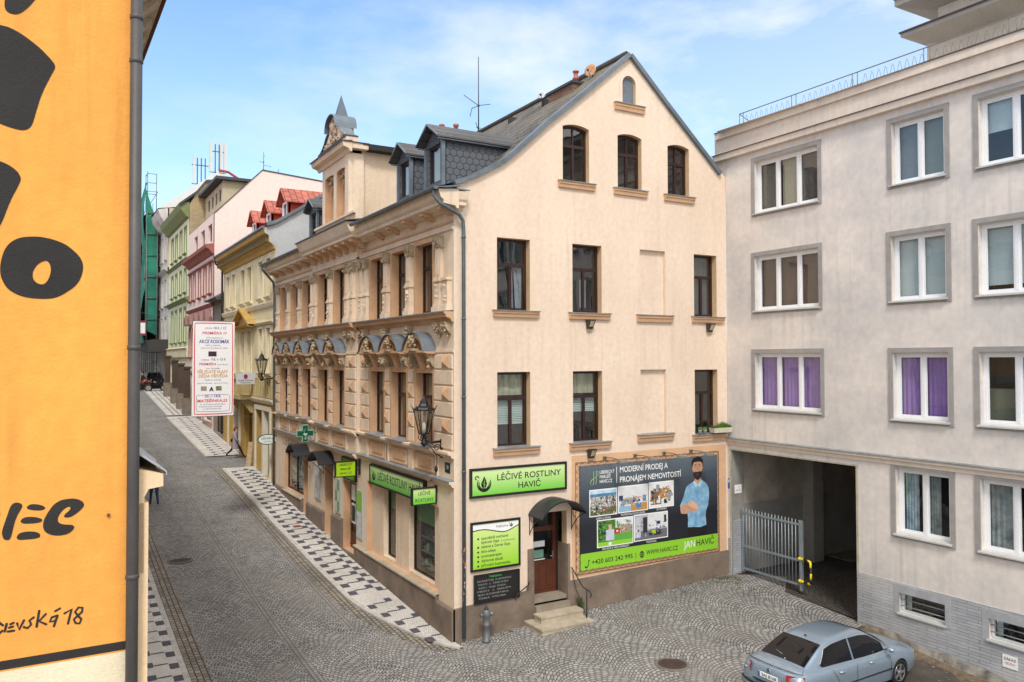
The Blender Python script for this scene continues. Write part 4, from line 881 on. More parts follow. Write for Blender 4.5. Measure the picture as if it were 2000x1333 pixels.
mb = MB(); mb.blobs(frT, c-.36, c+.36, 15.0, 15.85, .06, 60, .07, 0, 21); mb.ball(frT.P(c, 15.5, .08), .18, sq=(.6, 1, 1.3)); mb.blobs(frT, c-1.2, c-.4, 14.95, 15.1, .06, 14, .05, 0, 4); mb.blobs(frT, c+.4, c+1.2, 14.95, 15.1, .06, 14, .05, 0, 5); mb.obj('relief', ORNA, o)
mb = MB(); x0 = .12; a = .2
mb.add([(x0-a, c-a, 15.95), (x0+a, c-a, 15.95), (x0+a, c+a, 15.95), (x0-a, c+a, 15.95), (x0-a*.62, c-a*.62, 16.28), (x0+a*.62, c-a*.62, 16.28), (x0+a*.62, c+a*.62, 16.28), (x0-a*.62, c+a*.62, 16.28), (x0, c, 16.8)],
       [(0, 1, 5, 4), (1, 2, 6, 5), (2, 3, 7, 6), (3, 0, 4, 7), (4, 5, 8), (5, 6, 8), (6, 7, 8), (7, 4, 8)]); mb.obj('spike', mat('slate_blue', (96, 106, 120), .6, .1), o)
mb = MB()
for s_ in (-1, 1):
    ye = c+s_*1.85; v = [(.3, ye, 14.62), (.3, c, 15.02), (4.4, c, 15.02), (4.4, ye, 14.62)]
    mb.add(v+[(p[0], p[1], p[2]-.06) for p in v], [(0, 1, 2, 3), (4, 5, 6, 7), (0, 1, 5, 4), (1, 2, 6, 5), (2, 3, 7, 6), (3, 0, 4, 7)])
mb.obj('gable_roof', DSLATE2, t_, recalc=False)
mb = MB(); mb.box(.5, 4.2, 7.62, 7.68, 14.42, 14.6); mb.box(.5, 4.2, 7.68, 8.03, 14.42, 14.45); mb.obj('eaves_board', mat('tar_black', (40, 38, 38), .8, .1), t_)
# ================================================================== GREY APARTMENT BLOCK
AB = thing('apartment_block', 'grey rendered flat roofed apartment block with white windows and a gateway passage', 'apartment building', (9.588, -8, .2))
GREY = mat('mottled_grey_render', (227, 217, 208), .92, 0, .42, .35, 55, col2=(194, 190, 188), streak=-.6, rain=.45)
GREYP = mat('pale_pink_render', (228, 213, 197), .92, 0, .5, .25, 55, col2=(214, 200, 188), rain=.3)
FRM = mat('window_surround_grey', (160, 155, 152), .9, .12, 3, .2, 50)
TILE = brickmat('painted_grey_brick', (178, 180, 184), (162, 164, 170), (140, 142, 146), .5, .075, .007, 'wall', bump=.8, noise=.28, tint=(196, 192, 186))
GLB = glassmat('window_glass_block', (.86, .9, .92), .10, .8)
YN = 26.0
# (u0, u1, w0, w1, panes, curtains)
GC = mat('pale_teal_blind', (190, 204, 204), .7, .04, 2); BR = mat('brown_blind', (104, 86, 76), .8, .1, 2); GBL = mat('green_grey_blind', (130, 138, 128), .8, .06, 2)
BW = []
def bw(u0, u1, w0, w1, n, back): BW.append((u0, u1, w0, w1, n, back))
bw(1.22, 3.50, 11.60, 13.17, 3, [(0, .33, 0, 1, TAUPE), (.36, .64, 0, 1, mat('sand_blind', (170, 162, 140), .8, .04)), (.7, 1, .05, 1, mat('dark_blind', (96, 90, 84), .8, .05))])
bw(5.76, 7.13, 11.60, 13.17, 2, [(0, .46, 0, 1, mat('slate_blind', (128, 134, 136), .8, .15, 3)), (.54, 1, 0, 1, GBL)])
bw(7.95, 10.2, 11.60, 13.17, 3, [(0, .3, .5, 1, GC)])
bw(1.19, 3.49, 8.64, 10.28, 3, [(0, 1, 0, 1, BR)])
bw(5.71, 7.13, 8.64, 10.28, 2, [(0, 1, 0, 1, GC)])
bw(7.90, 10.2, 8.64, 10.28, 3, [(0, 1, .1, 1, GC)])
bw(1.17, 3.52, 5.68, 7.34, 3, [(0, .33, 0, .98, PURP), (.36, .64, 0, .98, PURP), (.68, 1, .0, .98, PURP)])
bw(5.72, 7.14, 5.66, 7.32, 2, [(0, .46, 0, .96, PURP), (.54, 1, 0, 1, PURP)])
bw(7.89, 10.2, 5.66, 7.32, 3, [(0, 1, 0, .5, mat('olive_net', (104, 108, 92), .9, .1))])
bw(5.75, 7.14, 2.78, 4.42, 2, [(.02, .3, 0, 1, mat('pale_blue_net', (176, 196, 206), .9, 0, 5, .6, 12, col2=(124, 140, 146))), (.5, .75, 0, 1, NET)])
bw(7.86, 9.28, 2.78, 4.42, 2, [(.0, .45, 0, 1, NET), (.6, .9, 0, 1, NET)])
for r_ in ((11.60, 13.17), (8.64, 10.28), (5.66, 7.32)):
    bw(12.3, 14.5, *r_, 3, [(0, 1, 0, 1, GBL)]); bw(16.8, 18.2, *r_, 2, [(0, 1, 0, 1, GC)])
BAS = [(5.80, 6.99, .82, 1.31), (8.0, 9.2, .82, 1.29)]
GATE = rect(.12, 4.61, .0, 4.34)
mb = MB(); SD = .2
hs = [rect(a, b, c_, d_) for a, b, c_, d_, n, k in BW] + [rect(*b) for b in BAS] 
outer = [(-.0, -.4), (.12, -.4), (.12, 4.34), (4.61, 4.34), (4.61, -.4), (YN, -.4), (YN, 14.2), (-.0, 14.2)]
mb.plate(RB, outer, hs, -SD, 0, side=0, skip=True)
P = RB.P
mb.obj('wall', [GREY], AB)
mb = MB(); mb.plate(RB, outer[:1]+[(.12, -.4), (.12, 1.56), (-.0, 1.56)], [], 0, .02); mb.plate(RB, rect(4.63, YN, -.4, 1.55), [rect(*b) for b in BAS], -.0, .025); mb.obj('brick_plinth', TILE, AB)
for (u0, u1, w0, w1, n, back) in BW:
    muls = (.5,) if n == 2 else (1/3, 2/3)
    f = window(AB, RB, rect(u0, u1, w0, w1), .14, WHITE, (), muls, None, .07, back=back, glass=GLB, deep=.06)
    mb = MB()   # sash profiles of each pane
    for k in range(n):
        a = u0+(u1-u0)*k/n+(.07 if k == 0 else .04); b = u0+(u1-u0)*(k+1)/n-(.07 if k == n-1 else .04)
        mb.plate(RB, rect(a, b, w0+.07, w1-.07), [rect(a+.042, b-.042, w0+.112, w1-.112)], -.18, -.15)
    mb.obj('sash', WHITE, f)
    mb = MB(); e = .13; mb.plate(RB, rect(u0-e, u1+e, w0-.1, w1+e), [rect(u0-.01, u1+.01, w0-.0, w1+.01)], 0, .028); mb.obj('surround', FRM, f)
    mb = MB(); mb.wedge(RB, u0-.05, u1+.05, [(-.14, w0+.03), (.09, w0-.015), (.09, w0-.05), (-.14, w0-.01)]); mb.obj('sill', mat('sill_sheet', (196, 196, 192), .5, .1, 3), f)
mb = MB(); rd = random.Random(31); tp = [(4.66+.35*k, .34-.03*k+rd.uniform(-.07, .09)) for k in range(30)]; mb.sheet(RB, [(4.66, -.3), (tp[-1][0], -.3)]+tp[::-1], (), .029); mb.obj('weathered_foot', mat('crumbling_concrete', (184, 178, 168), .95, 0, 3.5, 1, 30, col2=(104, 98, 90)), AB)
for b in BAS:
    u0, u1, w0, w1 = b; f = window(AB, RB, rect(*b), .12, WHITE, (), (), None, .05, back=[(0, .12, 0, 1, mat('white_sash_blind', (210, 210, 210)))], name='basement_window')
    mb = MB()
    for k in (.33, .66): mb.tube([P(u0, w0+(w1-w0)*k, -.06), P(u1, w0+(w1-w0)*k, -.06)], .013, 5)
    mb.obj('grille', mat('grille_grey', (150, 150, 150), .5), f)
    mb = MB(); mb.plate(RB, rect(u0-.14, u1+.14, w0-.05, w1+.2), [rect(u0, u1, w0, w1)], .02, .034); mb.obj('surround', mat('smooth_grey_band', (172, 174, 178), .9, .15, 3, .2), f)
    mb = MB(); mb.wedge(RB, u0-.03, u1+.03, [(-.12, w0+.02), (.07, w0-.015), (.07, w0-.05), (-.12, w0-.01)]); mb.obj('sill', mat('sill_sheet', (196, 196, 192)), f)
# mouldings of the block
def abm(name, prof, m_, u0=-.0, u1=YN, cap=None):
    mb = MB(); mb.wedge(RB, u0, u1, prof); o = mb.obj(name, m_, AB)
    if cap:
        D = max(p[0] for p in prof); w = max(p[1] for p in prof); mb = MB(); mb.wedge(RB, u0-.02, u1, [(-.02, w+.03), (D+.03, w+.01), (D+.03, w-.015), (D+.02, w-.015), (D+.02, w+.003), (-.02, w+.01)]); mb.obj('flashing', cap, o)
DCAP = mat('brown_flashing', (84, 70, 66), .6, .2, 3)
mb = MB(); mb.wedge(RB, -.32, YN, [(-.02, 13.7), (.012, 13.7), (.012, 14.2), (-.02, 14.2)]); mb.obj('parapet', GREYP, AB)
abm('coping', [(-.35, 14.2), (.09, 14.2), (.09, 14.42), (-.35, 14.42)], GREYP, -.36, cap=DCAP)
abm('cornice', [(0, 13.5), (.14, 13.5), (.16, 13.68), (0, 13.68)], GREYP, -.40, cap=DCAP)
abm('belt_course', [(0, 4.50), (.03, 4.50), (.03, 4.60), (.10, 4.62), (.10, 4.70), (0, 4.70)], GREYP, 0, cap=ZINCL)
mb = MB(); mb.quad((9.588, .0, 4.7), (9.588, .0, 14.2), (12.5, .0, 14.2), (12.5, .0, 4.7)); mb.quad((9.3, .1, 14.40), (22, .1, 14.40), (22, -YN, 14.40), (9.93, -YN, 14.40)); mb.quad((22, 0.1, -.3), (22, 0.1, 14.4), (22, -YN, 14.4), (22, -YN, -.3)); mb.quad((9.588, -YN, -.3), (22, -YN, -.3), (22, -YN, 14.4), (9.588, -YN, 14.4)); mb.quad((9.6, .45, 12.6), (22, .45, 12.6), (22, .45, 14.4), (9.6, .45, 14.4)); mb.box(9.596, 9.62, 0, .46, 12.7, 14.4)
mb.obj('rear_wall', GREYP, AB, recalc=False)
# passage
PASS = mat('passage_render', (176, 166, 154), .95, .25, 1.2, .4, 40); PD = mat('passage_paint', (150, 147, 141), .9, .2, 1)
mb = MB(); X0, X1 = 9.60, 21.5
mb.quad((X0, -.12, 0), (X1, -.12, 0), (X1, -.12, 4.34), (X0, -.12, 4.34)); mb.quad((X0, -4.61, 0), (X1, -4.61, 0), (X1, -4.61, 4.34), (X0, -4.61, 4.34))
mb.quad((X0, -.12, 4.34), (X1, -.12, 4.34), (X1, -4.61, 4.34), (X0, -4.61, 4.34)); mb.quad((X1, -.12, 0), (X1, -4.61, 0), (X1, -4.61, 4.34), (X1, -.12, 4.34))
mb.obj('passage', PASS, AB, recalc=False)
mb = MB(); mb.box(9.60, 10.12, -.16, -.12, 0, 4.34); mb.box(12.9, 13.4, -.55, -.12, 0, 4.34); mb.box(10.12, 12.9, -.135, -.12, 0, 2.6); mb.box(13.4, 21, -.135, -.12, 0, 2.6); mb.obj('passage_pier', PD, AB)
mb = MB(); mb.box(9.62, 10.1, -.19, -.16, .3, 2.15); mb.obj('brick_pier', TILE, AB)
mb = MB(); mb.box(9.575, 9.62, -4.66, -4.60, .1, 4.36); mb.box(9.575, 9.62, -.13, -.09, .4, 4.36); mb.box(9.572, 9.62, -4.66, -.09, 4.325, 4.37); mb.obj('gateway_trim', mat('weathered_trim', (188, 180, 160), .8, .2, 5), AB)
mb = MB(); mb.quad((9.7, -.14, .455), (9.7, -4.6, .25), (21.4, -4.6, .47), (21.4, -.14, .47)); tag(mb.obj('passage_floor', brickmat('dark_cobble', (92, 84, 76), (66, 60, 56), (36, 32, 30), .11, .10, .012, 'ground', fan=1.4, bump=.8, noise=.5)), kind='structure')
mb = MB(); mb.box(14, 21.3, -1.2, -.16, .38, .50); tag(mb.obj('passage_kerb', mat('dusty_concrete', (126, 114, 98), .95, .3, 2, .4)), kind='structure')
# roof railing and set-back top storeys
mb = MB(); u = .25; RX = 9.98
mb.tube([(RX, -.25, 14.4), (RX, -.25, 14.97), (RX, -13, 14.97)], .016, 6); mb.tube([(RX, -.25, 14.97), (RX+.9, .1, 14.93)], .014, 5)
u = .25
while u < 13:
    for k in (0, .16): mb.tube([(RX, -u-k, 14.4), (RX, -u-k, 14.97)], .013, 5)
    u += 2.05
mb.tube([(RX, -.25, 14.46), (RX, -13, 14.46)], .008, 4)
u = .5
pts = []
while u < 12.8:
    if ((u-.25) % 2.05) > .22:
        for t in range(8): a = t/8*2*math.pi; pts.append((RX, -u-.2*t/8, 14.69+.17*math.sin(a)))
    u += .2
mb.tube(pts, .006, 4)
mb.obj('roof_railing', mat('railing_steel', (120, 122, 124), .5, .1, metal=.4), AB)
PEN = mat('penthouse_render', (196, 188, 176), .9, .12, 1, .2); SOF = mat('grey_soffit', (150, 148, 144), .85, .1, 1)
mb = MB(); mb.box(11.9, 22, -30, -5.3, 14.4, 15.9); mb.box(12.6, 22, -30, -5.2, 16.4, 17.3); mb.obj('penthouse', PEN, AB)
mb = MB(); e0 = [(11.15, -4.75), (22, -4.75)]
def eave(x, y, z, t, over, nm):
    mb = MB(); v = [(x, y, z), (x+over, y-over, z-.34), (x, y, z+t), (x+over, y-over, z+t+.1)]
    A = [(x, -30, z), (x, y, z), (22, y, z)]; I = [(x+over, -30, z-.28), (x+over, y-over, z-.28), (22, y-over, z-.28)]; T = [(a, b, c_+t) for a, b, c_ in A]
    for i in (0, 1): mb.quad(A[i], A[i+1], I[i+1], I[i]); mb.quad(A[i], A[i+1], T[i+1], T[i])
    mb.quad(T[0], T[1], T[2], (22, -30, z+t)); o = mb.obj('eave', SOF, AB, recalc=False)
    mb = MB(); mb.tube([(x-.02, -30, z+t), (x-.02, y+.02, z+t), (22, y+.02, z+t)], .03, 6); mb.obj('gutter', mat('brown_flashing', (84, 70, 66)), o)
eave(11.25, -4.95, 16.02, .12, .75, 'a'); eave(11.9, -4.35, 17.25, .22, .95, 'b')
mb = MB(); rd = random.Random(8)
for i in range(60): mb.ball((10.6+rd.uniform(-.1, .1), rd.uniform(-10.8, -6.6), 14.48+rd.uniform(0, .12)), rd.uniform(.03, .09), 0, 5)
mb.obj('terrace_greenery', mat('terrace_green', (24, 96, 62), .9, .4, 6), AB)

# ---- swinging gate with guard ------------------------------------------------
t = thing('metal_gate', 'grey barred steel gate leaf standing closed across the left of the dark gateway', 'gate', (9.95, -.26, gz(9.6, -.3)))
GS = mat('gate_steel', (148, 158, 166), .45, .12, 3, metal=.3); gx = 9.96; g0, g1 = .27, 2.42; zb, zt = .60, 2.36
mb = MB()
for k in range(18):
    y = g0+(g1-g0)*k/17; mb.tube([(gx, -y, zb-.04), (gx, -y, zt+.13)], .016, 6)
mb.obj('bars', GS, t)
mb = MB()
for z in (zb+.02, 1.32, zt): mb.box(gx-.02, gx+.02, -g1, -g0, z-.03, z+.03)
mb.box(gx-.03, gx+.03, -g0-.01, -g0+.05, zb-.08, zt+.1); mb.box(gx-.035, gx+.035, -g1-.12, -g1-.03, zb-.14, zt+.12); mb.obj('gate_frame', GS, t)
t = thing('guard_bar', 'yellow and black striped U shaped guard bar on the edge of the gate', 'guard rail', (9.9, -2.6, .9))
YEL = mat('safety_yellow', (240, 214, 30), .4, .05)
pts = [(gx-.05, -2.5, 1.38), (gx-.06, -2.62, 1.40), (gx-.08, -2.78, 1.40), (gx-.1, -2.88, 1.38), (gx-.1, -2.9, 1.22), (gx-.1, -2.9, 1.06), (gx-.1, -2.9, .9), (gx-.1, -2.88, .76), (gx-.08, -2.78, .74), (gx-.06, -2.62, .74), (gx-.05, -2.5, .76)]
cols = [YEL, BLACK, YEL, YEL, BLACK, YEL, BLACK, YEL, BLACK, YEL]
mb = MB()
for i, (p, q) in enumerate(zip(pts, pts[1:])): mb.tube([p, q], .032, 8, mi=1 if cols[i] is BLACK else 0)
for z in (1.39, .75): mb.tube([(gx-.06, -2.44, z), (gx-.06, -2.52, z)], .045, 8)
mb.obj('bar', [YEL, BLACK], t)
def signplate(name, lab, cat, fr, u0, u1, w0, w1, base, d0=0, th=.015, txts=(), fmat=None, fw=0, origin=None, extra=None, group=None):
    """flat sign: plate, optional frame, lettering; txts: (string, u, w, height, material, align, fit, bold)"""
    t = thing(name, lab, cat, tuple(fr.P((u0+u1)/2, w0, d0)), group)
    mb = MB(); mb.fbox(fr, u0, u1, w0, w1, d0, d0+th); mb.obj('panel', base, t)
    if fw:
        mb = MB(); mb.plate(fr, rect(u0-fw, u1+fw, w0-fw, w1+fw), [rect(u0, u1, w0, w1)], d0-.0, d0+th+.02); mb.obj('frame', fmat or BLACK, t)
    by = {}
    for (s_, u, w, h, m_, al, fit, bo) in txts:
        by.setdefault(m_.name, (m_, MB()))[1].text(fr, s_, u, w, h, d0+th+.003, 0, al, bold=bo, fit=fit)
    for k, (m_, mb) in by.items(): mb.obj('lettering', m_, t)
    if extra: extra(t, d0+th+.003)
    return t
BLUE = mat('sign_blue', (36, 84, 168), .5, 0); SRED = mat('sign_red', (196, 44, 40), .5, 0)
signplate('house_number_plate', 'small blue and white plate on the pale pillar left of the gateway', 'sign', Fr((9.588, 0, 0), (0, -1, 0), (-1, 0, 0)), .0, .12, 3.1, 3.42, BLUE, .0, .01, [('P', .06, 3.28, .10, WPAINT, 'CENTER', None, .02)])
signplate('notice_plate', 'small white notice with red mark inside the gateway on the left pier', 'sign', Fr((0, -.17, 0), (1, 0, 0), (0, -1, 0)), 9.70, 10.0, 2.95, 3.22, WPAINT, .0, .01, [('ZÁKAZ', 9.85, 3.02, .05, SRED, 'CENTER', None, 0), ('!', 9.85, 3.1, .08, BPRINT, 'CENTER', None, 0)])
signplate('warning_plate', 'small white warning plate on the grey brick plinth under the basement windows', 'sign', RB, 8.30, 8.62, .30, .58, WPAINT, .028, .01, [('ZÁKAZ', 8.46, .47, .055, BPRINT, 'CENTER', None, .01), ('VJEZDU', 8.46, .38, .045, SRED, 'CENTER', None, 0)])

# ================================================================== SIGNS ON THE CORNER HOUSE
LG = gradmat('lime_gradient', (206, 232, 150), (112, 196, 36), 0, .62)
def leaf_logo(t, fr, cu, cw, r, d, m_):
    mb = MB(); n = 40
    def crescent(r0, off_, a0, a1):
        o_ = [(cu+r0*math.cos(a), cw+r0*math.sin(a)) for a in [a0+(a1-a0)*i/18 for i in range(19)]]
        i_ = [(cu+off_+r0*.86*math.cos(a), cw+r0*.12+r0*.86*math.sin(a)) for a in [a0+(a1-a0)*i/18 for i in range(19)]]
        mb.sheet(fr, o_+i_[::-1], (), d)
    crescent(r, 0, R(150), R(385)); crescent(r*.78, .01*r, R(160), R(372))
    lf = [(cu-.02*r, cw-.62*r), (cu-.36*r, cw-.34*r), (cu-.42*r, cw+.05*r), (cu-.2*r, cw+.5*r), (cu+.02*r, cw+.95*r), (cu+.25*r, cw+.5*r), (cu+.4*r, cw+.05*r), (cu+.3*r, cw-.34*r)]
    mb.sheet(fr, lf, (), d)
    sw = [(cu-1.0*r+.0*r+ .28*r*math.cos(a)*(1-.08*a), cw+.75*r+.28*r*math.sin(a)*(1-.08*a)) for a in [k*.5 for k in range(10)]]
    for p, q in zip(sw, sw[1:]):
        v = Vector((q[0]-p[0], q[1]-p[1])); nrm = Vector((-v.y, v.x)).normalized()*.07*r; mb.sheet(fr, [(p[0]+nrm.x, p[1]+nrm.y), (p[0]-nrm.x, p[1]-nrm.y), (q[0]-nrm.x, q[1]-nrm.y), (q[0]+nrm.x, q[1]+nrm.y)], (), d)
    mb.obj('emblem', m_, t, recalc=False)
    mb = MB(); 
    for a, b in (((0, -.5), (.02, .6)), ((0, -.1), (-.2, .2)), ((0, .1), (.18, .38)), ((0, -.3), (.2, .02))):
        p, q = (cu+a[0]*r, cw+a[1]*r), (cu+b[0]*r, cw+b[1]*r); w_ = .035*r; mb.sheet(fr, [(p[0]-w_, p[1]), (p[0]+w_, p[1]), (q[0]+w_*.3, q[1]), (q[0]-w_*.3, q[1])], (), d+.002)
    mb.obj('emblem_vein', mat('lime_vein', (170, 214, 110), .5, 0), t, recalc=False)
LG1 = gradmat('lime_gradient_gable', (214, 234, 170), (104, 200, 40), -.05, .65)
signplate('shop_sign', 'long black framed green herb shop sign on the gable above the door', 'shop sign', GA, .49, 3.36, 3.67, 4.31, LG1, 0.0, .05,
          [('LÉČIVÉ ROSTLINY', 2.22, 4.02, .155, BPRINT, 'CENTER', 2.0, .008), ('HAVIČ', 2.22, 3.77, .155, BPRINT, 'CENTER', .70, .008)], BLACK, .06,
          extra=lambda t, d: leaf_logo(t, GA, .84, 3.96, .21, d, BPRINT))
LG2 = gradmat('lime_gradient_list', (214, 236, 150), (150, 208, 40), 0, 1.2)
def list_extra(t, d):
    mb = MB(); top = [(.51, 2.91), (1.88, 2.91)]
    wave = [(.51+1.37*k/16, 2.74+.05*math.sin(k/16*6.0+.4)-.04*(k/16)+ (.10*max(0, k/16-.7)*3.3)) for k in range(17)]
    mb.sheet(GA, [(.51, 2.915)]+wave+[(1.88, 2.915)], (), d-.001); mb.obj('header_band', WPAINT, t, recalc=False)
    mb = MB()
    for p, q in zip(wave, wave[1:]): mb.quad(GA.P(p[0], p[1]-.012, d+.001), GA.P(q[0], q[1]-.012, d+.001), GA.P(q[0], q[1]+.012, d+.001), GA.P(p[0], p[1]+.012, d+.001))
    for z in (2.55, 2.33, 2.21, 2.09, 1.97, 1.85): mb.sheet(GA, [(.67+.028*math.cos(a), z+.028*math.sin(a)) for a in [k*math.pi/5 for k in range(10)]], (), d)
    mb.obj('bullet', BPRINT, t, recalc=False); leaf_logo(t, GA, 1.66, 2.83, .055, d+.002, BPRINT)
ls = [('Nabízíme', 1.2, 2.79, .065, BPRINT, 'LEFT', .36, 0)]
for i, s_ in enumerate(['speciálně míchané', 'bylinné čaje', 'zelené a černé čaje', 'bio-oleje', 'aromaterapie', 'dárkové zboží', 'přírodní kosmetika']):
    z = [2.525, 2.42, 2.305, 2.185, 2.065, 1.945, 1.825][i]; ls.append((s_, .76, z, .07, BPRINT, 'LEFT', [.80, .52, .86, .42, .60, .64, .86][i], .006))
ls.append(('(i certifikované)', 1.34, 2.42, .045, mat('dark_olive_print', (90, 110, 50), .6, 0), 'LEFT', .42, 0))
signplate('offer_board', 'white topped lime green board listing teas and oils under the long sign', 'sign board', GA, .51, 1.88, 1.78, 2.93, LG2, 0, .035, ls, BLACK, .055, extra=list_extra)
CHK = mat('chalk', (150, 152, 150), .9, 0); CHG = mat('green_chalk', (60, 170, 70), .9, 0)
ck = [('Nabízíme:', 1.16, 1.54, .055, CHG, 'CENTER', .36, .01)]
rows_ = ['BYLINNÉ ČAJE  Z LEVANDULE', 'MASTI  a  TINKTURY', 'KAPKY  OLEJE  MÝDLA', 'MEDY  a  SIRUPY', 'BIO KOSMETIKA', 'ČESKÁ  VÝROBA']
for i, s_ in enumerate(rows_): ck.append((s_, .62+.02*(i % 3), 1.45-.088*i, .042, CHK, 'LEFT', 1.0-.1*(i % 3), 0))
signplate('chalkboard', 'black chalkboard with green heading and faint writing under the offer board', 'chalkboard', GA, .55, 1.86, .93, 1.62, mat('blackboard', (24, 24, 25), .6, .1, 6), .052, .025, ck, BLACK, .025)
# long sign over the shop windows on the street front
LG3 = gradmat('lime_gradient_street', (198, 226, 160), (82, 176, 44), -.02, .52)
signplate('shop_sign', 'long green herb shop sign above the shop windows on the street front', 'shop sign', STT, -5.86, -1.72, 3.32, 3.83, LG3, .0, .09,
          [('LÉČIVÉ ROSTLINY HAVIČ', -5.2, 3.46, .24, BPRINT, 'LEFT', 3.9-.6, .004)], BLACK, .05, extra=lambda t, d: leaf_logo(t, STT, -5.55, 3.56, .16, d, BPRINT))
def projecting(name, lab, y, x0, x1, z0, z1, base, txts, mount):
    fr = Fr((0, y, 0), (1, 0, 0), (0, -1, 0)); t = signplate(name, lab, 'projecting sign', fr, x0, x1, z0, z1, base, 0, .05, txts, BLACK, .03)
    mb = MB(); mb.box(x0-.03, x1+.03, y, y+.045, z0-.03, z1+.03); mb.obj('back_panel', BLACK, t)
    mb = MB()
    for z in (z0+(z1-z0)*.35, z0+(z1-z0)*.7): mb.box(x1+.03, -.02, y-.01, y+.02, z-.012, z+.012)
    mb.box(-.06, .01, y-.03, y+.04, z0+.0, z1+.06); mb.obj('arm', BLACK, t)
    return t
LG4 = gradmat('lime_gradient_small', (216, 236, 160), (96, 196, 40), 0, .45)
projecting('projecting_sign', 'green projecting sign of the herb shop beside the corner lantern', 1.05, -.70, -.06, 3.40, 3.79, LG4, [('LÉČIVÉ', -.38, 3.63, .085, BPRINT, 'CENTER', .34, .006), ('ROSTLINY', -.38, 3.46, .085, BPRINT, 'CENTER', .52, .006)], 0)
projecting('projecting_sign', 'yellow green projecting estate agent sign over its doorway on the street front', 7.05, -.84, -.20, 3.38, 3.84, mat('acid_green', (166, 208, 20), .5, 0), [('LIBERECKÝ', -.52, 3.72, .07, BPRINT, 'CENTER', .46, .008), ('MAKLÉŘ', -.52, 3.58, .07, BPRINT, 'CENTER', .34, .008), ('HAVIC.CZ', -.52, 3.44, .07, BPRINT, 'CENTER', .40, .008)], 0)
signplate('office_sign', 'dark framed green office sign over the estate agent doorway', 'shop sign', STT, -8.75, -7.4, 3.12, 3.78, mat('leaf_green_sign', (110, 160, 40), .6, .05), .0, .06, [('LIBERECKÝ MAKLÉŘ', -8.08, 3.52, .1, BPRINT, 'CENTER', 1.1, 0), ('HAVIC.CZ', -8.08, 3.26, .1, BPRINT, 'CENTER', .7, 0)], BLACK, .04)
# raised letters of the pharmacy
t = thing('pharmacy_lettering', 'raised dark letters of the pharmacy above its window on the street front', 'lettering', (0, 15.5, 3.5))
mb = MB(); x = -16.9
for chh in 'LÉKÁRNA': mb.text(STT, chh, x, 3.50, .34, .05, 0, 'LEFT', bold=-.0); x += .36
mb.obj('letters', mat('bronze_letters', (74, 58, 48), .5), t, recalc=False)
# pharmacy cross
t = thing('pharmacy_cross', 'green projecting pharmacy cross with pale snake and cup', 'pharmacy sign', (-.62, 11.5, 4.1))
def cross(c, w_, s_): a, b = w_, s_; return [(c[0]+x*1, c[1]+y) for x, y in ((-b, -a), (-a, -a), (-a, -b), (a, -b), (a, -a), (b, -a), (b, a), (a, a), (a, b), (-a, b), (-a, a), (-b, a))]
fr = Fr((0, 11.5, 0), (1, 0, 0), (0, -1, 0)); mb = MB(); mb.plate(fr, cross((-.60, 4.42), .115, .32), [], -.12, .02, back=True); mb.obj('rim', mat('pale_green_rim', (150, 200, 180), .5), t)
mb = MB(); mb.sheet(fr, cross((-.60, 4.42), .095, .30), (), .024); mb.obj('face', mat('pharmacy_green', (10, 84, 62), .4, 0), t)
mb = MB(); c0 = (-.60, 4.42)
mb.sheet(fr, [(c0[0]+.08*math.cos(a), c0[1]+.0+.08*math.sin(a)) for a in [math.pi*(1+k/8) for k in range(9)]], (), .028); mb.sheet(fr, rect(c0[0]-.008, c0[0]+.008, c0[1]-.2, c0[1]-.07), (), .028); mb.sheet(fr, rect(c0[0]-.06, c0[0]+.06, c0[1]-.215, c0[1]-.195), (), .028)
for k in range(16):
    a = k*.42; p = fr.P(c0[0]+.05*math.sin(a), c0[1]-.18+k*.022, .03); q = fr.P(c0[0]+.05*math.sin(a+.42), c0[1]-.18+(k+1)*.022, .03); mb.tube([p, q], .006, 4)
mb.obj('snake_and_cup', mat('pale_green_print', (190, 226, 206), .5), t, recalc=False)
mb = MB(); mb.tube([(-.3, 11.56, 4.42), (0, 11.56, 4.42)], .02, 6); mb.obj('arm', BLACK, t)
# oval sign
t = thing('oval_sign', 'white oval projecting sign by the downpipe at the far end of the corner house', 'projecting sign', (-.35, 18.45, 3.6))
el = [(-.36+.46*math.cos(a), 3.58+.24*math.sin(a)) for a in [k*math.pi/14 for k in range(28)]]; fr = Fr((0, 18.45, 0), (1, 0, 0), (0, -1, 0))
mb = MB(); mb.plate(fr, el, [], -.03, .01, back=True); mb.obj('rim', mat('dark_green_rim', (30, 70, 60)), t)
mb = MB(); mb.sheet(fr, [(-.36+.42*math.cos(a), 3.58+.205*math.sin(a)) for a in [k*math.pi/14 for k in range(28)]], (), .014); mb.obj('face', mat('pale_sign_white', (222, 230, 226), .5, 0), t)
mb = MB(); mb.text(fr, 'LÉKÁRNA', -.36, 3.58, .1, .018, 0, 'CENTER', fit=.6); mb.text(fr, 'otevřeno', -.36, 3.46, .06, .018, 0, 'CENTER', fit=.34); mb.obj('lettering', mat('teal_print', (40, 110, 110), .5, 0), t)
mb = MB(); mb.tube([(.08, 18.45, 3.6), (.1, 18.5, 3.6)], .02, 5); mb.tube([(-.05, 18.47, 3.85), (0, 18.47, 4.0)], .012, 5); mb.obj('arm', BLACK, t)
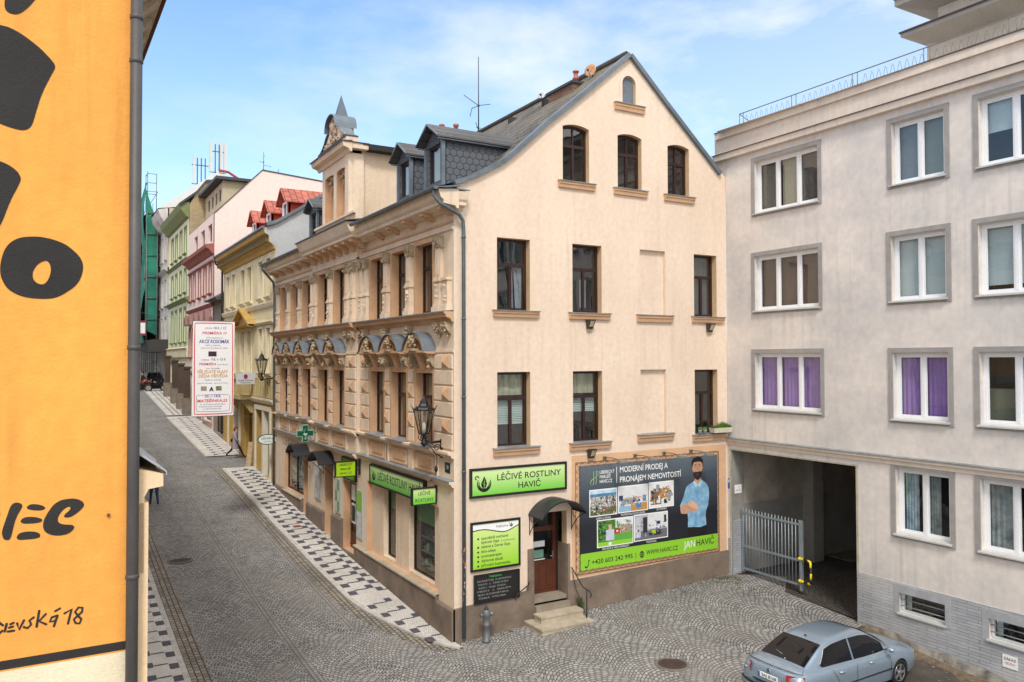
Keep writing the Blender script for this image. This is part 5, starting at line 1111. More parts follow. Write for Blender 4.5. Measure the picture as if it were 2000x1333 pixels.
# street name plate + cable at the corner
signplate('street_name_plate', 'small dark street name plate near the corner under the ledge', 'sign', STT, -.52, -.22, 4.26, 4.52, mat('dark_plate_green', (30, 52, 46), .5), .0, .012, [('18', -.37, 4.36, .1, WPAINT, 'CENTER', None, 0)])
mb = MB(); mb.tube([(-.05, .95, 4.7), (-.06, .9, 4.45), (-.05, .98, 4.25), (-.06, 1.0, 4.1), (-.12, 1.1, 4.0), (-.03, 1.4, 3.9)], .012, 5); mb.ball((-.07, .93, 4.3), .05, sq=(1, 1, 1.8)); tag(mb.obj('junction_cable', BLACK), 'black cable with a small box hanging under the corner lantern', 'cable')

# ---- lanterns ----------------------------------------------------------------
LGL = glassmat('lantern_glass', (.85, .85, .8), .10, .5)
def lantern(x, y, z, lab, wall=True):
    t = thing('wall_lantern', lab, 'street lamp', (0, y, z-.2), 'wall lanterns along the street')
    mb = MB(); s = .145
    def hexr(r, zz): return [(x+r*math.cos(R(60*k+30)), y+r*math.sin(R(60*k+30)), z+zz) for k in range(6)]
    r0, r1, zt = .13, .27, .62; A, B = hexr(r0, .0), hexr(r1, zt)
    for a, b in zip(A, B): mb.tube([a, b], .016, 5)
    for k in range(6): mb.tube([A[k], A[(k+1) % 6]], .014, 5); mb.tube([B[k], B[(k+1) % 6]], .02, 5); p = Vector(B[k]); q = p+Vector(((p.x-x)*.28, (p.y-y)*.28, .12)); mb.tube([p, q], [.02, .006], 5)
    mb.lathe((x, y, z+zt), [(.27, 0), (.24, .05), (.14, .10), (.11, .16), (.10, .22), (.06, .25), (.05, .29), (.015, .33), (.012, .42)], 6, smooth=False)
    for k in range(6): an = R(60*k+30); mb.tube([(x+.13*math.cos(an), y+.13*math.sin(an), z), (x+.15*math.cos(an), y+.15*math.sin(an), z-.12), (x+.07*math.cos(an), y+.07*math.sin(an), z-.2)], .012, 5)
    mb.lathe((x, y, z-.34), [(.02, 0), (.07, .06), (.1, .1), (.05, .14), (.04, .3), (.08, .34), (.05, .36)], 10)
    mb.obj('lantern_frame', BLACK, t)
    mb = MB()
    for k in range(6): mb.quad(A[k], A[(k+1) % 6], B[(k+1) % 6], B[k])
    mb.obj('pane', LGL, t, recalc=False)
    mb = MB(); mb.lathe((x, y, z+.02), [(.03, 0), (.055, .1), (.05, .22), (.01, .28)], 10); mb.obj('bulb', mat('frosted_bulb', (222, 218, 200), .5), t)
    mb = MB(); zz = z-.24; mb.tube([(x, y, zz), (0, y, zz+.03)], .02, 6); mb.tube([(x+.04, y, zz-.05), (x+.22, y, zz-.02), (0, y, zz-.0)], .014, 5); mb.box(-.045, 0, y-.03, y+.03, zz-.42, zz+.08)
    cx, cz = -.16, zz-.14
    mb.tube([(cx+.1*math.cos(a)*(1-a/12), y, cz+.1*math.sin(a)*(1-a/12)) for a in [k*.4 for k in range(26)]], .012, 5)
    mb.tube([(x+.1, y, zz-.02), (-.3, y, zz-.16), (-.2, y, zz-.3), (-.04, y, zz-.38)], .014, 5); mb.tube([(-.3, y, zz-.02), (-.24, y, zz-.1), (-.1, y, zz-.06), (-.04, y, zz-.2)], .01, 5)
    mb.obj('bracket', BLACK, t)
lantern(-.52, .70, 5.27, 'black six sided wall lantern at the near corner of the peach house')
lantern(-.52, 19.0, 6.55, 'black six sided wall lantern on the yellow house beside its balcony')

# ---- gable floodlights ---------------------------------------------------------
for i, (u, w, lab) in enumerate(((4.22, 8.16, 'small floodlight under the second floor window, left of the blind windows'), (8.80, 8.14, 'small floodlight under the second floor window next to the grey block'), (4.24, 4.53, 'small floodlight right above the billboard beside the green sign'))):
    t = thing('floodlight', lab, 'floodlight', (u, 0, w-.1), 'floodlights on the gable')
    mb = MB(); P = GA.P; a = .11; mb.add([P(u-a, w+.14, .02), P(u+a, w+.14, .02), P(u+a, w+.14, .22), P(u-a, w+.14, .22), P(u-a*.8, w-.12, .02), P(u+a*.8, w-.12, .02), P(u+a*.8, w-.12, .09), P(u-a*.8, w-.12, .09)], [(0, 1, 2, 3), (4, 7, 6, 5), (0, 4, 5, 1), (1, 5, 6, 2), (3, 2, 6, 7), (3, 7, 4, 0)]); mb.obj('housing', mat('bronze_housing', (70, 60, 52), .5, .2, 9), t)
    mb = MB(); k = .012; q = [P(u-a*.62, w+.10, .202), P(u+a*.62, w+.10, .202), P(u+a*.6, w-.06, .118), P(u-a*.6, w-.06, .118)]; mb.add([v+Vector((0, -k, 0)) for v in q], [(0, 1, 2, 3)]); mb.obj('lens', mat('amber_lens', (206, 190, 160), .25, .2, 9), t)
    mb = MB(); mb.fbox(GA, u-.08, u+.08, w-.17, w-.12, 0, .07); mb.obj('mount', mat('pale_mount', (176, 160, 136), .7), t)

# ---- billboard -----------------------------------------------------------------
u0, u1, w0, w1 = 3.87, 9.08, 1.30, 4.20
t = thing('billboard', 'large dark grey and green estate agent billboard with printed man, below the gable windows', 'billboard', ((u0+u1)/2, 0, w0))
D = .05; frB = GA
mb = MB(); mb.fbox(GA, u0, u1, w0, w1, .012, D); mb.obj('banner_sheet', gradmat('billboard_slate', (86, 96, 108), (34, 36, 44), 1.2, 2.9, .5), t)
mb = MB()
mb.sheet(GA, [(u0, 3.3), (6.9, 3.5), (u1, 3.8), (u1, w1-.005), (u0, w1-.005)], (), D+.002); mb.obj('print_sweep', gradmat('billboard_slate2', (98, 108, 118), (58, 66, 76), 1.9, 2.95, .5), t)
GRN = mat('print_green', (140, 200, 50), .5, 0)
mb = MB(); mb.sheet(GA, rect(u0, u1, w0, 1.76), (), D+.003); mb.obj('print_band', GRN, t)
mb = MB(); T = lambda s_, u, w, h, fit, **k: mb.text(GA, s_, u, w, h, D+.007, 0, 'LEFT', fit=fit, **k)
T('MODERNÍ PRODEJ A', 5.25, 3.93, .155, 1.80, bold=.012); T('PRONÁJEM NEMOVITOSTÍ', 5.25, 3.645, .155, 2.32, bold=.012)
T('LIBERECKÝ', 4.54, 3.94, .09, .52, bold=.01); T('MAKLÉŘ', 4.54, 3.81, .09, .38, bold=.01); T('HAVIC.CZ', 4.54, 3.68, .09, .44, bold=.01)
for s_, u, w, f_ in (('ZÁBĚRY Z DRONU', 4.41, 2.66, .52), ('PROFESIONÁLNÍ FOTOGRAFIE', 5.29, 2.68, .88), ('3D PLÁNKY', 6.61, 2.71, .4), ('VIRTUÁLNÍ A VIDEO PROHLÍDKY', 4.61, 1.785, .98), ('VIZUALIZACE', 6.22, 1.80, .38)): T(s_, u, w, .055, f_)
T('JAN', 7.69, 1.46, .21, .45)
mb.sheet(GA, rect(5.135, 5.155, 3.64, 4.10), (), D+.007)
mb.obj('lettering', WPAINT, t, recalc=False)
mb = MB(); T('+420 603 242 995', 4.25, 1.43, .125, 1.45, bold=.006); T('WWW.HAVIC.CZ', 6.22, 1.455, .125, 1.22, bold=.006); T('HAVIČ', 8.17, 1.475, .185, .73, bold=.004)
mb.sheet(GA, rect(5.82, 5.835, 1.40, 1.57), (), D+.007)
P = GA.P
mb.tube([P(4.08+.06*math.cos(a), 1.47+.09*math.sin(a), D+.007) for a in [R(250)+k*.28 for k in range(-1, 9)]], .012, 4); mb.tube([P(4.02, 1.40, D+.006), P(4.08, 1.37, D+.006)], .018, 5); mb.tube([P(4.14, 1.53, D+.006), P(4.17, 1.57, D+.006)], .018, 5)
cx, cz = 6.05, 1.49
for r_ in (1, .45): mb.tube([P(cx-.0+.075*r_*math.cos(a), cz+.09*math.sin(a), D+.007) for a in [k*math.pi/8 for k in range(17)]], .008, 4)
for dz in (-.05, 0, .05): mb.tube([P(cx-.065, cz+dz, D+.007), P(cx+.065, cz+dz, D+.007)], .006, 4)
mb.tube([P(cx, cz-.09, D+.007), P(cx, cz+.09, D+.007)], .006, 4)
mb.obj('lettering', BPRINT, t, recalc=False)
mb = MB()
for dx_ in (0, .09):
    mb.tube([P(4.31+dx_+.012*math.sin(k*.5)+.004*k, 3.64+.038*k, D+.006) for k in range(11)], .009, 4)
mb.tube([P(4.30, 3.64, D+.006), P(4.23, 3.66, D+.006), P(4.22, 3.72, D+.006), P(4.27, 3.79, D+.006), P(4.42, 3.86, D+.006)], .008, 4); mb.tube([P(4.42, 4.02, D+.006), P(4.49, 4.0, D+.006), P(4.49, 3.92, D+.006), P(4.44, 3.88, D+.006)], .008, 4)
mb.obj('monogram', mat('monogram_green', (156, 206, 140), .5, 0), t, recalc=False)
def photo(u0, u1, w0, w1, paint):
    fr = MB(); fr.sheet(GA, rect(u0, u1, w0, w1), (), D+.005); f = fr.obj('picture', WPAINT, t); g = (u0+.03, u1-.03, w0+.03, w1-.03); paint(f, g)
def sky_ground(mats):
    def go(f, g):
        a, b, c_, d_ = g; n = len(mats); mb = MB()
        for k, (m_, f0, f1) in enumerate(mats): mb.sheet(GA, rect(a, b, c_+(d_-c_)*f0, c_+(d_-c_)*f1), (), D+.0075, k)
        mb.obj('print', [m_ for m_, _, _ in mats], f)
        return g
    return go
NS = lambda n_, a, b, s_=16: mat(n_, a, .5, 0, s_, col2=b)
def p1(f, g): sky_ground([(NS('print_trees', (112, 124, 70), (50, 54, 40), 20), 0, .3), (NS('print_town', (226, 226, 222), (78, 82, 88), 22), .3, .74), (NS('print_hills', (60, 110, 150), (110, 150, 170), 5), .74, .86), (NS('print_sky', (150, 196, 230), (210, 226, 236), 4), .86, 1)])(f, g)
def rects(f, g, base, rs):
    a, b, c_, d_ = g; ms = [base]+[r[4] for r in rs]; mb = MB(); mb.sheet(GA, rect(a, b, c_, d_), (), D+.0075, 0)
    for k, r_ in enumerate(rs): mb.sheet(GA, rect(a+(b-a)*r_[0], a+(b-a)*r_[1], c_+(d_-c_)*r_[2], c_+(d_-c_)*r_[3]), (), D+.0085+k*.0006, k+1)
    mb.obj('print', ms, f)
M_ = lambda n_, c_: mat(n_, c_, .5, .08, 9)
WOODP, PBLUE, PGREY, PDARK, PWH = M_('print_wood', (196, 144, 76)), M_('print_blue', (70, 134, 196)), M_('print_greyish', (150, 156, 162)), M_('print_dark', (50, 48, 50)), M_('print_pale', (222, 224, 226))
def p2(f, g): rects(f, g, PWH, [(0, .45, 0, .22, M_('print_blue_pale', (150, 184, 210))), (.42, 1, 0, .30, WOODP), (.08, .5, .28, .52, PGREY), (0, .14, .45, .66, M_('print_navy', (40, 60, 96))), (.6, .78, .1, .3, PBLUE), (.5, .62, .36, .5, M_('print_red', (196, 110, 70))), (.84, .96, .35, .6, PBLUE), (.2, .8, .5, .56, M_('print_beige', (196, 180, 150)))])
def p3(f, g): rects(f, g, M_('print_white', (234, 234, 232)), [(.05, .5, .1, .7, M_('print_brown', (132, 108, 88))), (.28, .42, .65, .92, PGREY), (.46, .85, .35, .75, WOODP), (.1, .3, .3, .45, PDARK), (.35, .45, .15, .6, PWH), (.5, .6, .4, .5, M_('print_red', (196, 110, 70))), (.08, .2, .55, .68, PDARK), (.6, .75, .12, .3, PDARK), (.78, .9, .3, .6, M_('print_greyish', (150, 156, 162)))])
def p4(f, g):
    rects(f, g, NS('print_garden', (96, 150, 60), (40, 92, 40), 12), [(0, 1, 0, .16, GRN), (.3, 1, .16, .42, M_('print_lawn', (96, 170, 70))), (.5, 1, .66, 1, PWH), (.58, .95, .42, .75, M_('print_house', (168, 150, 120))), (.22, .46, .2, .62, M_('print_jacket', (196, 206, 222))), (.3, .39, .62, .82, M_('print_skin', (222, 178, 150))), (.3, .38, .02, .12, WPAINT)])
    a, b, c_, d_ = g; mb = MB(); mb.sheet(GA, rect(a+.47*(b-a), a+.63*(b-a), c_+.44*(d_-c_), c_+.62*(d_-c_)), (), D+.014); mb.obj('play_button', SRED, f); mb = MB(); mb.sheet(GA, [(a+.525*(b-a), c_+.48*(d_-c_)), (a+.525*(b-a), c_+.58*(d_-c_)), (a+.59*(b-a), c_+.53*(d_-c_))], (), D+.017); mb.obj('play_mark', WPAINT, f)
def p5(f, g): rects(f, g, M_('print_room_grey', (178, 182, 192)), [(0, 1, 0, .35, M_('print_floor', (110, 112, 122))), (0, .18, .1, .9, M_('print_cabinet', (196, 198, 206))), (.25, .38, .25, .9, PDARK), (.4, 1, .4, 1, PWH), (.48, .8, .12, .36, PDARK), (.5, .64, .18, .34, M_('print_lime', (176, 196, 60))), (.66, .78, .55, .68, M_('print_navy', (40, 60, 96))), (.9, .97, .6, .9, PDARK), (.45, .6, .85, 1, M_('print_pale2', (214, 216, 224)))])
def speckle(f, g, n, cols, seed, sz=.05, zr=(0, 1)):
    rd = random.Random(seed); a, b, c_, d_ = g; mb = MB()
    for i in range(n):
        w_, h_ = rd.uniform(.3, 1)*sz, rd.uniform(.25, .9)*sz; u = rd.uniform(a, b-w_); z = rd.uniform(c_+(d_-c_)*zr[0], c_+(d_-c_)*zr[1]-h_); sk = rd.uniform(-.4, .4)*h_
        mb.sheet(GA, [(u, z), (u+w_, z+sk*.5), (u+w_, min(d_, z+h_+sk*.5)), (u, z+h_)], (), D+.0125+i*.00001, rd.randrange(len(cols)))
    mb.obj('print_detail', cols, f, recalc=False)
_p1, _p2, _p3, _p4, _p5 = p1, p2, p3, p4, p5
def p1(f, g): _p1(f, g); speckle(f, g, 150, [PWH, PDARK, PGREY, M_('print_roof', (150, 96, 76)), M_('print_olive', (96, 104, 60))], 1, .07, (0, .76))
def p2(f, g): _p2(f, g); speckle(f, g, 45, [PWH, PGREY, PBLUE, WOODP, PDARK], 2, .07, (.2, .62))
def p3(f, g): _p3(f, g); speckle(f, g, 60, [PWH, PGREY, PDARK, WOODP, M_('print_brown', (132, 108, 88))], 3, .09, (.12, .85))
def p4(f, g): _p4(f, g); speckle(f, (g[0]+(g[1]-g[0])*.5, g[1], g[2], g[3]), 50, [PWH, M_('print_brown', (132, 108, 88)), M_('print_lawn', (96, 170, 70)), PGREY], 4, .08, (.42, .95)); speckle(f, (g[0], g[0]+(g[1]-g[0])*.24, g[2], g[3]), 40, [M_('print_lawn', (96, 170, 70)), M_('print_leaf_dark', (44, 84, 44)), PDARK], 5, .08, (.2, 1))
def p5(f, g): _p5(f, g); speckle(f, g, 40, [PWH, PGREY, PDARK, M_('print_floor', (110, 112, 122))], 6, .08, (.1, .75))
photo(4.18, 5.16, 2.75, 3.51, p1); photo(5.19, 6.29, 2.76, 3.53, p2); photo(6.32, 7.29, 2.78, 3.55, p3)
photo(4.44, 5.74, 1.86, 2.64, p4); photo(5.76, 7.05, 1.88, 2.66, p5)
SKN = mat('print_face', (206, 158, 130), .5, .15, 8); SHRT = mat('print_shirt', (150, 192, 220), .5, 0, 5, col2=(104, 150, 186)); HAIRP = mat('print_hair', (28, 24, 24), .6, 0)
def prt(name, m_, pts, k):
    mb = MB(); mb.sheet(GA, pts, (), D+.006+k*.001); return mb.obj(name, m_, PR)
mb = MB(); mb.sheet(GA, [(7.85, 2.08), (8.21, 2.08), (8.59, 2.08), (8.61, 1.77), (7.83, 1.77)], (), D+.006); PR = mb.obj('printed_man', HAIRP, t)
prt('print_neck', SKN, [(8.13, 3.54), (8.37, 3.56), (8.41, 3.43), (8.25, 3.30), (8.11, 3.40)], 1)
sh = [(8.07, 3.43), (8.12, 3.46), (8.25, 3.34), (8.40, 3.48), (8.50, 3.42), (8.62, 3.34), (8.69, 3.22), (8.72, 3.05), (8.71, 2.86), (8.67, 2.66), (8.58, 2.5), (8.57, 2.35), (8.60, 2.08), (8.35, 2.03), (8.1, 2.06), (7.84, 2.08), (7.85, 2.3), (7.83, 2.49), (7.70, 2.56), (7.57, 2.65), (7.53, 2.76), (7.60, 2.88), (7.68, 3.02), (7.73, 3.16), (7.79, 3.30), (7.90, 3.37)]
prt('print_shirt', SHRT, sh, 2)
prt('print_placket', mat('print_shirt_shade', (92, 132, 166), .5, 0), [(8.235, 3.32), (8.255, 3.32), (8.23, 2.9), (8.21, 2.9)], 3); prt('print_placket', mat('print_shirt_shade', (92, 132, 166)), [(8.17, 2.5), (8.19, 2.5), (8.19, 2.1), (8.17, 2.1)], 3)
prt('print_collar', mat('print_collar', (176, 208, 230), .5, 0), [(8.11, 3.47), (8.25, 3.33), (8.18, 3.25), (8.05, 3.42)], 4); prt('print_collar', mat('print_collar', (176, 208, 230)), [(8.40, 3.49), (8.25, 3.33), (8.34, 3.25), (8.46, 3.43)], 4)
prt('print_forearm', SKN, [(7.53, 2.70), (7.62, 2.78), (7.80, 2.80), (8.0, 2.86), (8.12, 2.82), (8.36, 2.68), (8.35, 2.61), (8.27, 2.56), (8.03, 2.54), (7.75, 2.49), (7.57, 2.52)], 4)
prt('print_forearm', mat('print_skin_lit', (222, 178, 150), .5, .1, 8), [(7.80, 2.78), (7.92, 2.86), (8.04, 2.87), (8.2, 2.76), (8.31, 2.62), (8.25, 2.57), (8.1, 2.63), (7.94, 2.70)], 5)
prt('print_sleeve', SHRT, [(8.24, 2.74), (8.40, 2.84), (8.66, 2.86), (8.69, 2.7), (8.58, 2.56), (8.38, 2.58), (8.28, 2.6)], 6)
prt('print_face', SKN, [(8.02, 3.95), (8.04, 4.06), (8.14, 4.12), (8.26, 4.14), (8.38, 4.10), (8.45, 4.02), (8.455, 3.84), (8.42, 3.68), (8.35, 3.54), (8.25, 3.49), (8.15, 3.53), (8.08, 3.66), (8.03, 3.80)], 7)
prt('print_beard', mat('print_beard', (52, 40, 36), .6, 0), [(8.05, 3.78), (8.10, 3.72), (8.18, 3.745), (8.25, 3.72), (8.32, 3.745), (8.40, 3.72), (8.44, 3.80), (8.42, 3.66), (8.35, 3.53), (8.25, 3.47), (8.15, 3.52), (8.08, 3.64)], 8)
prt('print_hair', HAIRP, [(8.03, 3.84), (8.0, 3.98), (8.02, 4.09), (8.10, 4.16), (8.26, 4.19), (8.40, 4.16), (8.47, 4.07), (8.48, 3.94), (8.455, 3.84), (8.44, 3.98), (8.36, 4.03), (8.2, 4.04), (8.09, 4.02), (8.05, 3.94)], 9)
for x in (8.155, 8.325): prt('print_eye', HAIRP, [(x-.035, 3.905), (x, 3.92), (x+.035, 3.905), (x, 3.892)], 9); prt('print_brow', HAIRP, [(x-.05, 3.94), (x+.05, 3.945), (x+.05, 3.958), (x-.05, 3.955)], 9)
prt('print_mouth', mat('print_lip', (150, 84, 76), .5, 0), [(8.19, 3.655), (8.25, 3.665), (8.31, 3.655), (8.25, 3.64)], 9); prt('print_nose', mat('print_nose', (178, 128, 104), .5, 0), [(8.225, 3.77), (8.275, 3.77), (8.25, 3.88)], 9)
# lashings around the billboard
mb = MB(); rd = random.Random(2); ru0, ru1, rw0, rw1 = 3.74, 9.16, 1.20, 4.30
for (a, b) in (((ru0, rw0), (ru1, rw0)), ((ru1, rw0), (ru1, rw1)), ((ru1, rw1), (ru0, rw1)), ((ru0, rw1), (ru0, rw0))): mb.tube([P(*a, .03), P(*b, .03)], .009, 5)
k = ru0
while k < ru1-.2: mb.tube([P(k, rw1, .03), P(k+.11, w1-.02, D+.01), P(k+.22, rw1, .03)], .006, 4); mb.tube([P(k, rw0, .03), P(k+.11, w0+.02, D+.01), P(k+.22, rw0, .03)], .006, 4); k += .22
k = rw0
while k < rw1-.2: mb.tube([P(ru0, k, .03), P(u0+.02, k+.11, D+.01), P(ru0, k+.22, .03)], .006, 4); mb.tube([P(ru1, k, .03), P(u1-.02, k+.11, D+.01), P(ru1, k+.22, .03)], .006, 4); k += .22
mb.obj('lashing', mat('rusty_wire', (110, 84, 62), .8, .2, 9), t)
# arm lamps above the billboard
labs = ['leftmost of the four arm lamps above the billboard', 'second arm lamp from the left above the billboard', 'third arm lamp from the left above the billboard', 'rightmost arm lamp above the billboard by the printed man']
for k, u in enumerate((4.75, 5.85, 6.95, 8.02)):
    t2 = thing('arm_lamp', labs[k], 'spotlight', (u, 0, 4.36), 'arm lamps above the billboard')
    mb = MB(); mb.fbox(GA, u-.06, u+.06, 4.32, 4.42, 0, .03); mb.tube([P(u, 4.38, .02), P(u+.05, 4.40, .3), P(u+.12, 4.36, .62)], .014, 6); mb.obj('arm', mat('lamp_arm_grey', (120, 116, 104), .5, .2, 6), t2)
    mb = MB(); q = P(u+.13, 4.33, .66); mb.box(q.x-.13, q.x+.13, q.y-.09, q.y+.09, q.z-.03, q.z+.03); mb.tube([q+Vector((-.05, .05, .03)), q+Vector((.05, .05, .05))], .02, 6); mb.obj('lamp_head', mat('lamp_head_grey', (150, 146, 134), .4, .2, 6), t2)
    mb = MB(); mb.box(q.x-.11, q.x+.11, q.y-.07, q.y+.07, q.z-.036, q.z-.0305); mb.obj('lens', mat('clear_lens', (190, 190, 180), .2, .1), t2)

# ================================================================== THEATRE (left)
AN = R(1.0); TX, TY = -8.2, -9.2
TH = thing('orange_building', 'tall orange painted building with black hand lettering and grey downpipe filling the left edge', 'building', (TX, TY, -.1))
TW = Fr((0, TY, 0), (1, 0, 0), (0, -1, 0)); TD = Vector((-math.sin(AN), math.cos(AN), 0)); TS = Fr((TX, TY, 0), tuple(TD), (math.cos(AN), math.sin(AN), 0))
OR = mat('orange_wall_paint', (237, 168, 76), .85, 0, .45, .25, 28, col2=(224, 152, 70), streak=.75, rain=.42)
CR = mat('cream_wall_paint', (232, 218, 188), .9, .08, 2, .3, 45); PCH = mat('peach_pilaster', (238, 208, 170), .9, .06, 2)
BP = mat('black_wall_paint', (44, 42, 42), .85, .2, 1.4, .3, 45)
mb = MB(); mb.sheet(TW, [(-26, 4.24), (TX, 4.24), (TX, 13.2), (-26, 13.2)]); mb.obj('painted_wall', OR, TH)
mb = MB(); mb.sheet(TW, [(-26, -.5), (TX, -.5), (TX, 4.24), (-26, 4.24)]); mb.plate(TW, rect(-26, TX, 4.02, 4.2), [], 0, .0) if False else None; mb.obj('lower_wall', CR, TH)
mb = MB(); mb.sheet(TW, [(-26, 4.26), (TX, 4.26), (TX, 4.345), (-26, 4.335)], (), .004); mb.obj('painted_band', BP, TH)
LT = {
'g1': [(-9.3, 10.74), (-9.31, 10.59), (-9.26, 10.55), (-9.19, 10.56), (-9.12, 10.63), (-9.05, 10.74), (-8.98, 10.86), (-8.9, 11.1), (-9.0, 11.5), (-9.4, 11.6), (-9.45, 11.0)],
'g2': [(-10.1, 10.3), (-9.7, 10.42), (-9.34, 10.43), (-9.22, 10.41), (-9.03, 10.29), (-8.91, 10.17), (-8.87, 10.11), (-8.9, 10.04), (-8.99, 9.82), (-9.04, 9.61), (-9.07, 9.48), (-9.13, 9.43), (-9.23, 9.44), (-9.33, 9.47), (-9.5, 9.52), (-10.0, 9.5)],
'g3': [(-9.7, 9.05), (-9.5, 9.11), (-9.33, 9.12), (-9.2, 9.05), (-9.15, 8.97), (-9.17, 8.9), (-9.24, 8.74), (-9.32, 8.47), (-9.45, 8.25), (-9.7, 8.2)],
'o1': [(-9.32, 8.04), (-9.31, 8.17), (-9.27, 8.30), (-9.19, 8.375), (-9.11, 8.40), (-9.0, 8.41), (-8.9, 8.395), (-8.82, 8.37), (-8.75, 8.335), (-8.66, 8.25), (-8.625, 8.19), (-8.615, 8.12), (-8.635, 8.02), (-8.68, 7.94), (-8.75, 7.88), (-8.82, 7.83), (-8.9, 7.80), (-9.05, 7.80), (-9.15, 7.82), (-9.24, 7.87), (-9.29, 7.94)],
'i1': [(-9.27, 5.52), (-9.28, 5.57), (-9.24, 5.70), (-9.21, 5.81), (-9.17, 5.84), (-9.12, 5.82), (-9.11, 5.79), (-9.17, 5.68), (-9.2, 5.51), (-9.22, 5.48), (-9.26, 5.49)],
'e1': [(-9.08, 5.78), (-9.05, 5.81), (-8.98, 5.8), (-8.92, 5.77), (-8.93, 5.74), (-9.0, 5.74), (-9.07, 5.76)],
'e2': [(-9.13, 5.66), (-9.09, 5.69), (-9.0, 5.68), (-8.94, 5.65), (-8.96, 5.62), (-9.06, 5.62), (-9.12, 5.63)],
'e3': [(-9.16, 5.5), (-9.14, 5.54), (-9.06, 5.55), (-8.98, 5.53), (-8.96, 5.5), (-8.97, 5.47), (-9.12, 5.47), (-9.15, 5.48)],
'c1': [(-8.94, 5.56), (-8.94, 5.62), (-8.92, 5.68), (-8.86, 5.78), (-8.81, 5.815), (-8.76, 5.83), (-8.67, 5.83), (-8.61, 5.8), (-8.59, 5.77), (-8.59, 5.74), (-8.65, 5.68), (-8.72, 5.64), (-8.78, 5.66), (-8.7, 5.73), (-8.72, 5.76), (-8.78, 5.72), (-8.82, 5.65), (-8.81, 5.6), (-8.76, 5.58), (-8.68, 5.57), (-8.67, 5.53), (-8.73, 5.48), (-8.83, 5.475), (-8.91, 5.51)],
'r1': [(-9.52, 5.8), (-9.38, 5.84), (-9.30, 5.77), (-9.29, 5.72), (-9.33, 5.66), (-9.5, 5.6)]}
def smooth(pts, n=3):
    for _ in range(2):
        o = []
        for i in range(len(pts)):
            a, b = pts[i], pts[(i+1) % len(pts)]; o += [(a[0]*.75+b[0]*.25, a[1]*.75+b[1]*.25), (a[0]*.25+b[0]*.75, a[1]*.25+b[1]*.75)]
        pts = o
    return pts
hole = smooth([(-8.935, 8.185), (-8.9, 8.14), (-8.895, 8.06), (-8.93, 7.96), (-8.98, 7.935), (-9.04, 7.97), (-9.055, 8.05), (-9.01, 8.14)])
for k, v in LT.items():
    mb = MB(); mb.sheet(TW, smooth(v), [hole] if k == 'o1' else (), .004); mb.obj('painted_letter', BP, TH)
strokes = [[(-9.23, 4.69), (-9.245, 4.62)], [(-9.2, 4.68), (-9.175, 4.69)], [(-9.21, 4.65), (-9.18, 4.655)], [(-9.22, 4.615), (-9.17, 4.615)], [(-9.145, 4.68), (-9.13, 4.615), (-9.09, 4.70)], [(-9.01, 4.715), (-9.045, 4.69), (-9.03, 4.65), (-9.06, 4.62), (-9.09, 4.635)], [(-8.965, 4.77), (-8.985, 4.62)], [(-8.91, 4.73), (-8.965, 4.67), (-8.905, 4.63)], [(-8.81, 4.70), (-8.86, 4.69), (-8.875, 4.65), (-8.835, 4.65), (-8.81, 4.70), (-8.84, 4.60)], [(-8.83, 4.745), (-8.79, 4.765)], [(-8.75, 4.71), (-8.69, 4.745), (-8.72, 4.605)], [(-8.635, 4.67), (-8.66, 4.71), (-8.63, 4.75), (-8.595, 4.74), (-8.60, 4.70), (-8.635, 4.67), (-8.67, 4.64), (-8.655, 4.60), (-8.62, 4.59), (-8.605, 4.63), (-8.635, 4.67)], [(-9.3, 4.72), (-9.26, 4.68)], [(-9.3, 4.60), (-9.265, 4.63)]]
for s_ in strokes:
    mb = MB(); w_ = .0105; Lp, Rp = [], []
    for i, p in enumerate(s_):
        a = s_[max(i-1, 0)]; b = s_[min(i+1, len(s_)-1)]; dx_, dy_ = b[0]-a[0], b[1]-a[1]; l = math.hypot(dx_, dy_) or 1; nx_, ny_ = -dy_/l*w_, dx_/l*w_; Lp.append((p[0]+nx_, p[1]+ny_)); Rp.append((p[0]-nx_, p[1]-ny_))
    for i in range(len(s_)-1): mb.quad(*[TW.P(q[0], q[1], .004+i*.0002) for q in (Lp[i], Lp[i+1], Rp[i+1], Rp[i])])
    for p in (s_[0], s_[-1]): mb.sheet(TW, [(p[0]+w_*math.cos(a), p[1]+w_*math.sin(a)) for a in [k*math.pi/4 for k in range(8)]], (), .0035)
    mb.obj('painted_letter', BP, TH, recalc=False)
mb = MB(); mb.fbox(TW, -8.385, -8.36, 5.62, 5.65, 0, .02); mb.obj('wall_anchor', mat('rusty_wire', (110, 84, 62)), TH)
# street side of it
mb = MB(); TL = 78; th = [rect(a, a+1.1, w0, w1) for a in [2.4+2.9*k for k in range(25)] for (w0, w1) in ((7.2, 9.2),)]
mb.plate(TS, [(0, -.6), (TL, -.6+0), (TL, 13.2), (0, 13.2)], th, -.25, 0, skip=True); mb.obj('street_wall', PCH, TH)
for lp in th[:6]: window(TH, TS, lp, .16, WHITE, (), (.5,), .66, .07)
mb = MB()
for lp in th[6:]: mb.sheet(TS, lp, (), -.2)
mb.obj('far_panes', mat('dim_pane', (60, 66, 72), .15, 0), TH)
mb = MB(); mb.wedge(TS, .02, TL, [(0, 5.0), (.16, 5.0), (.16, 5.78), (0, 5.78)]); mb.wedge(TS, .02, TL, [(0, 5.78), (.16, 5.78), (.20, 5.86), (.34, 5.88), (.34, 6.01), (0, 6.10)]); k = 0
while k < TL-1: mb.wedge(TS, k+.02, k+.7, [(0, -.5), (.20, -.5), (.20, 5.72), (0, 5.72)]); k += 3.6
mb.obj('shop_front', PCH, TH)
mb = MB(); k = .7
while k < TL-3: mb.wedge(TS, k+.04, k+2.86, [(0, .2), (.03, .2), (.03, 4.9), (0, 4.9)]); k += 3.6
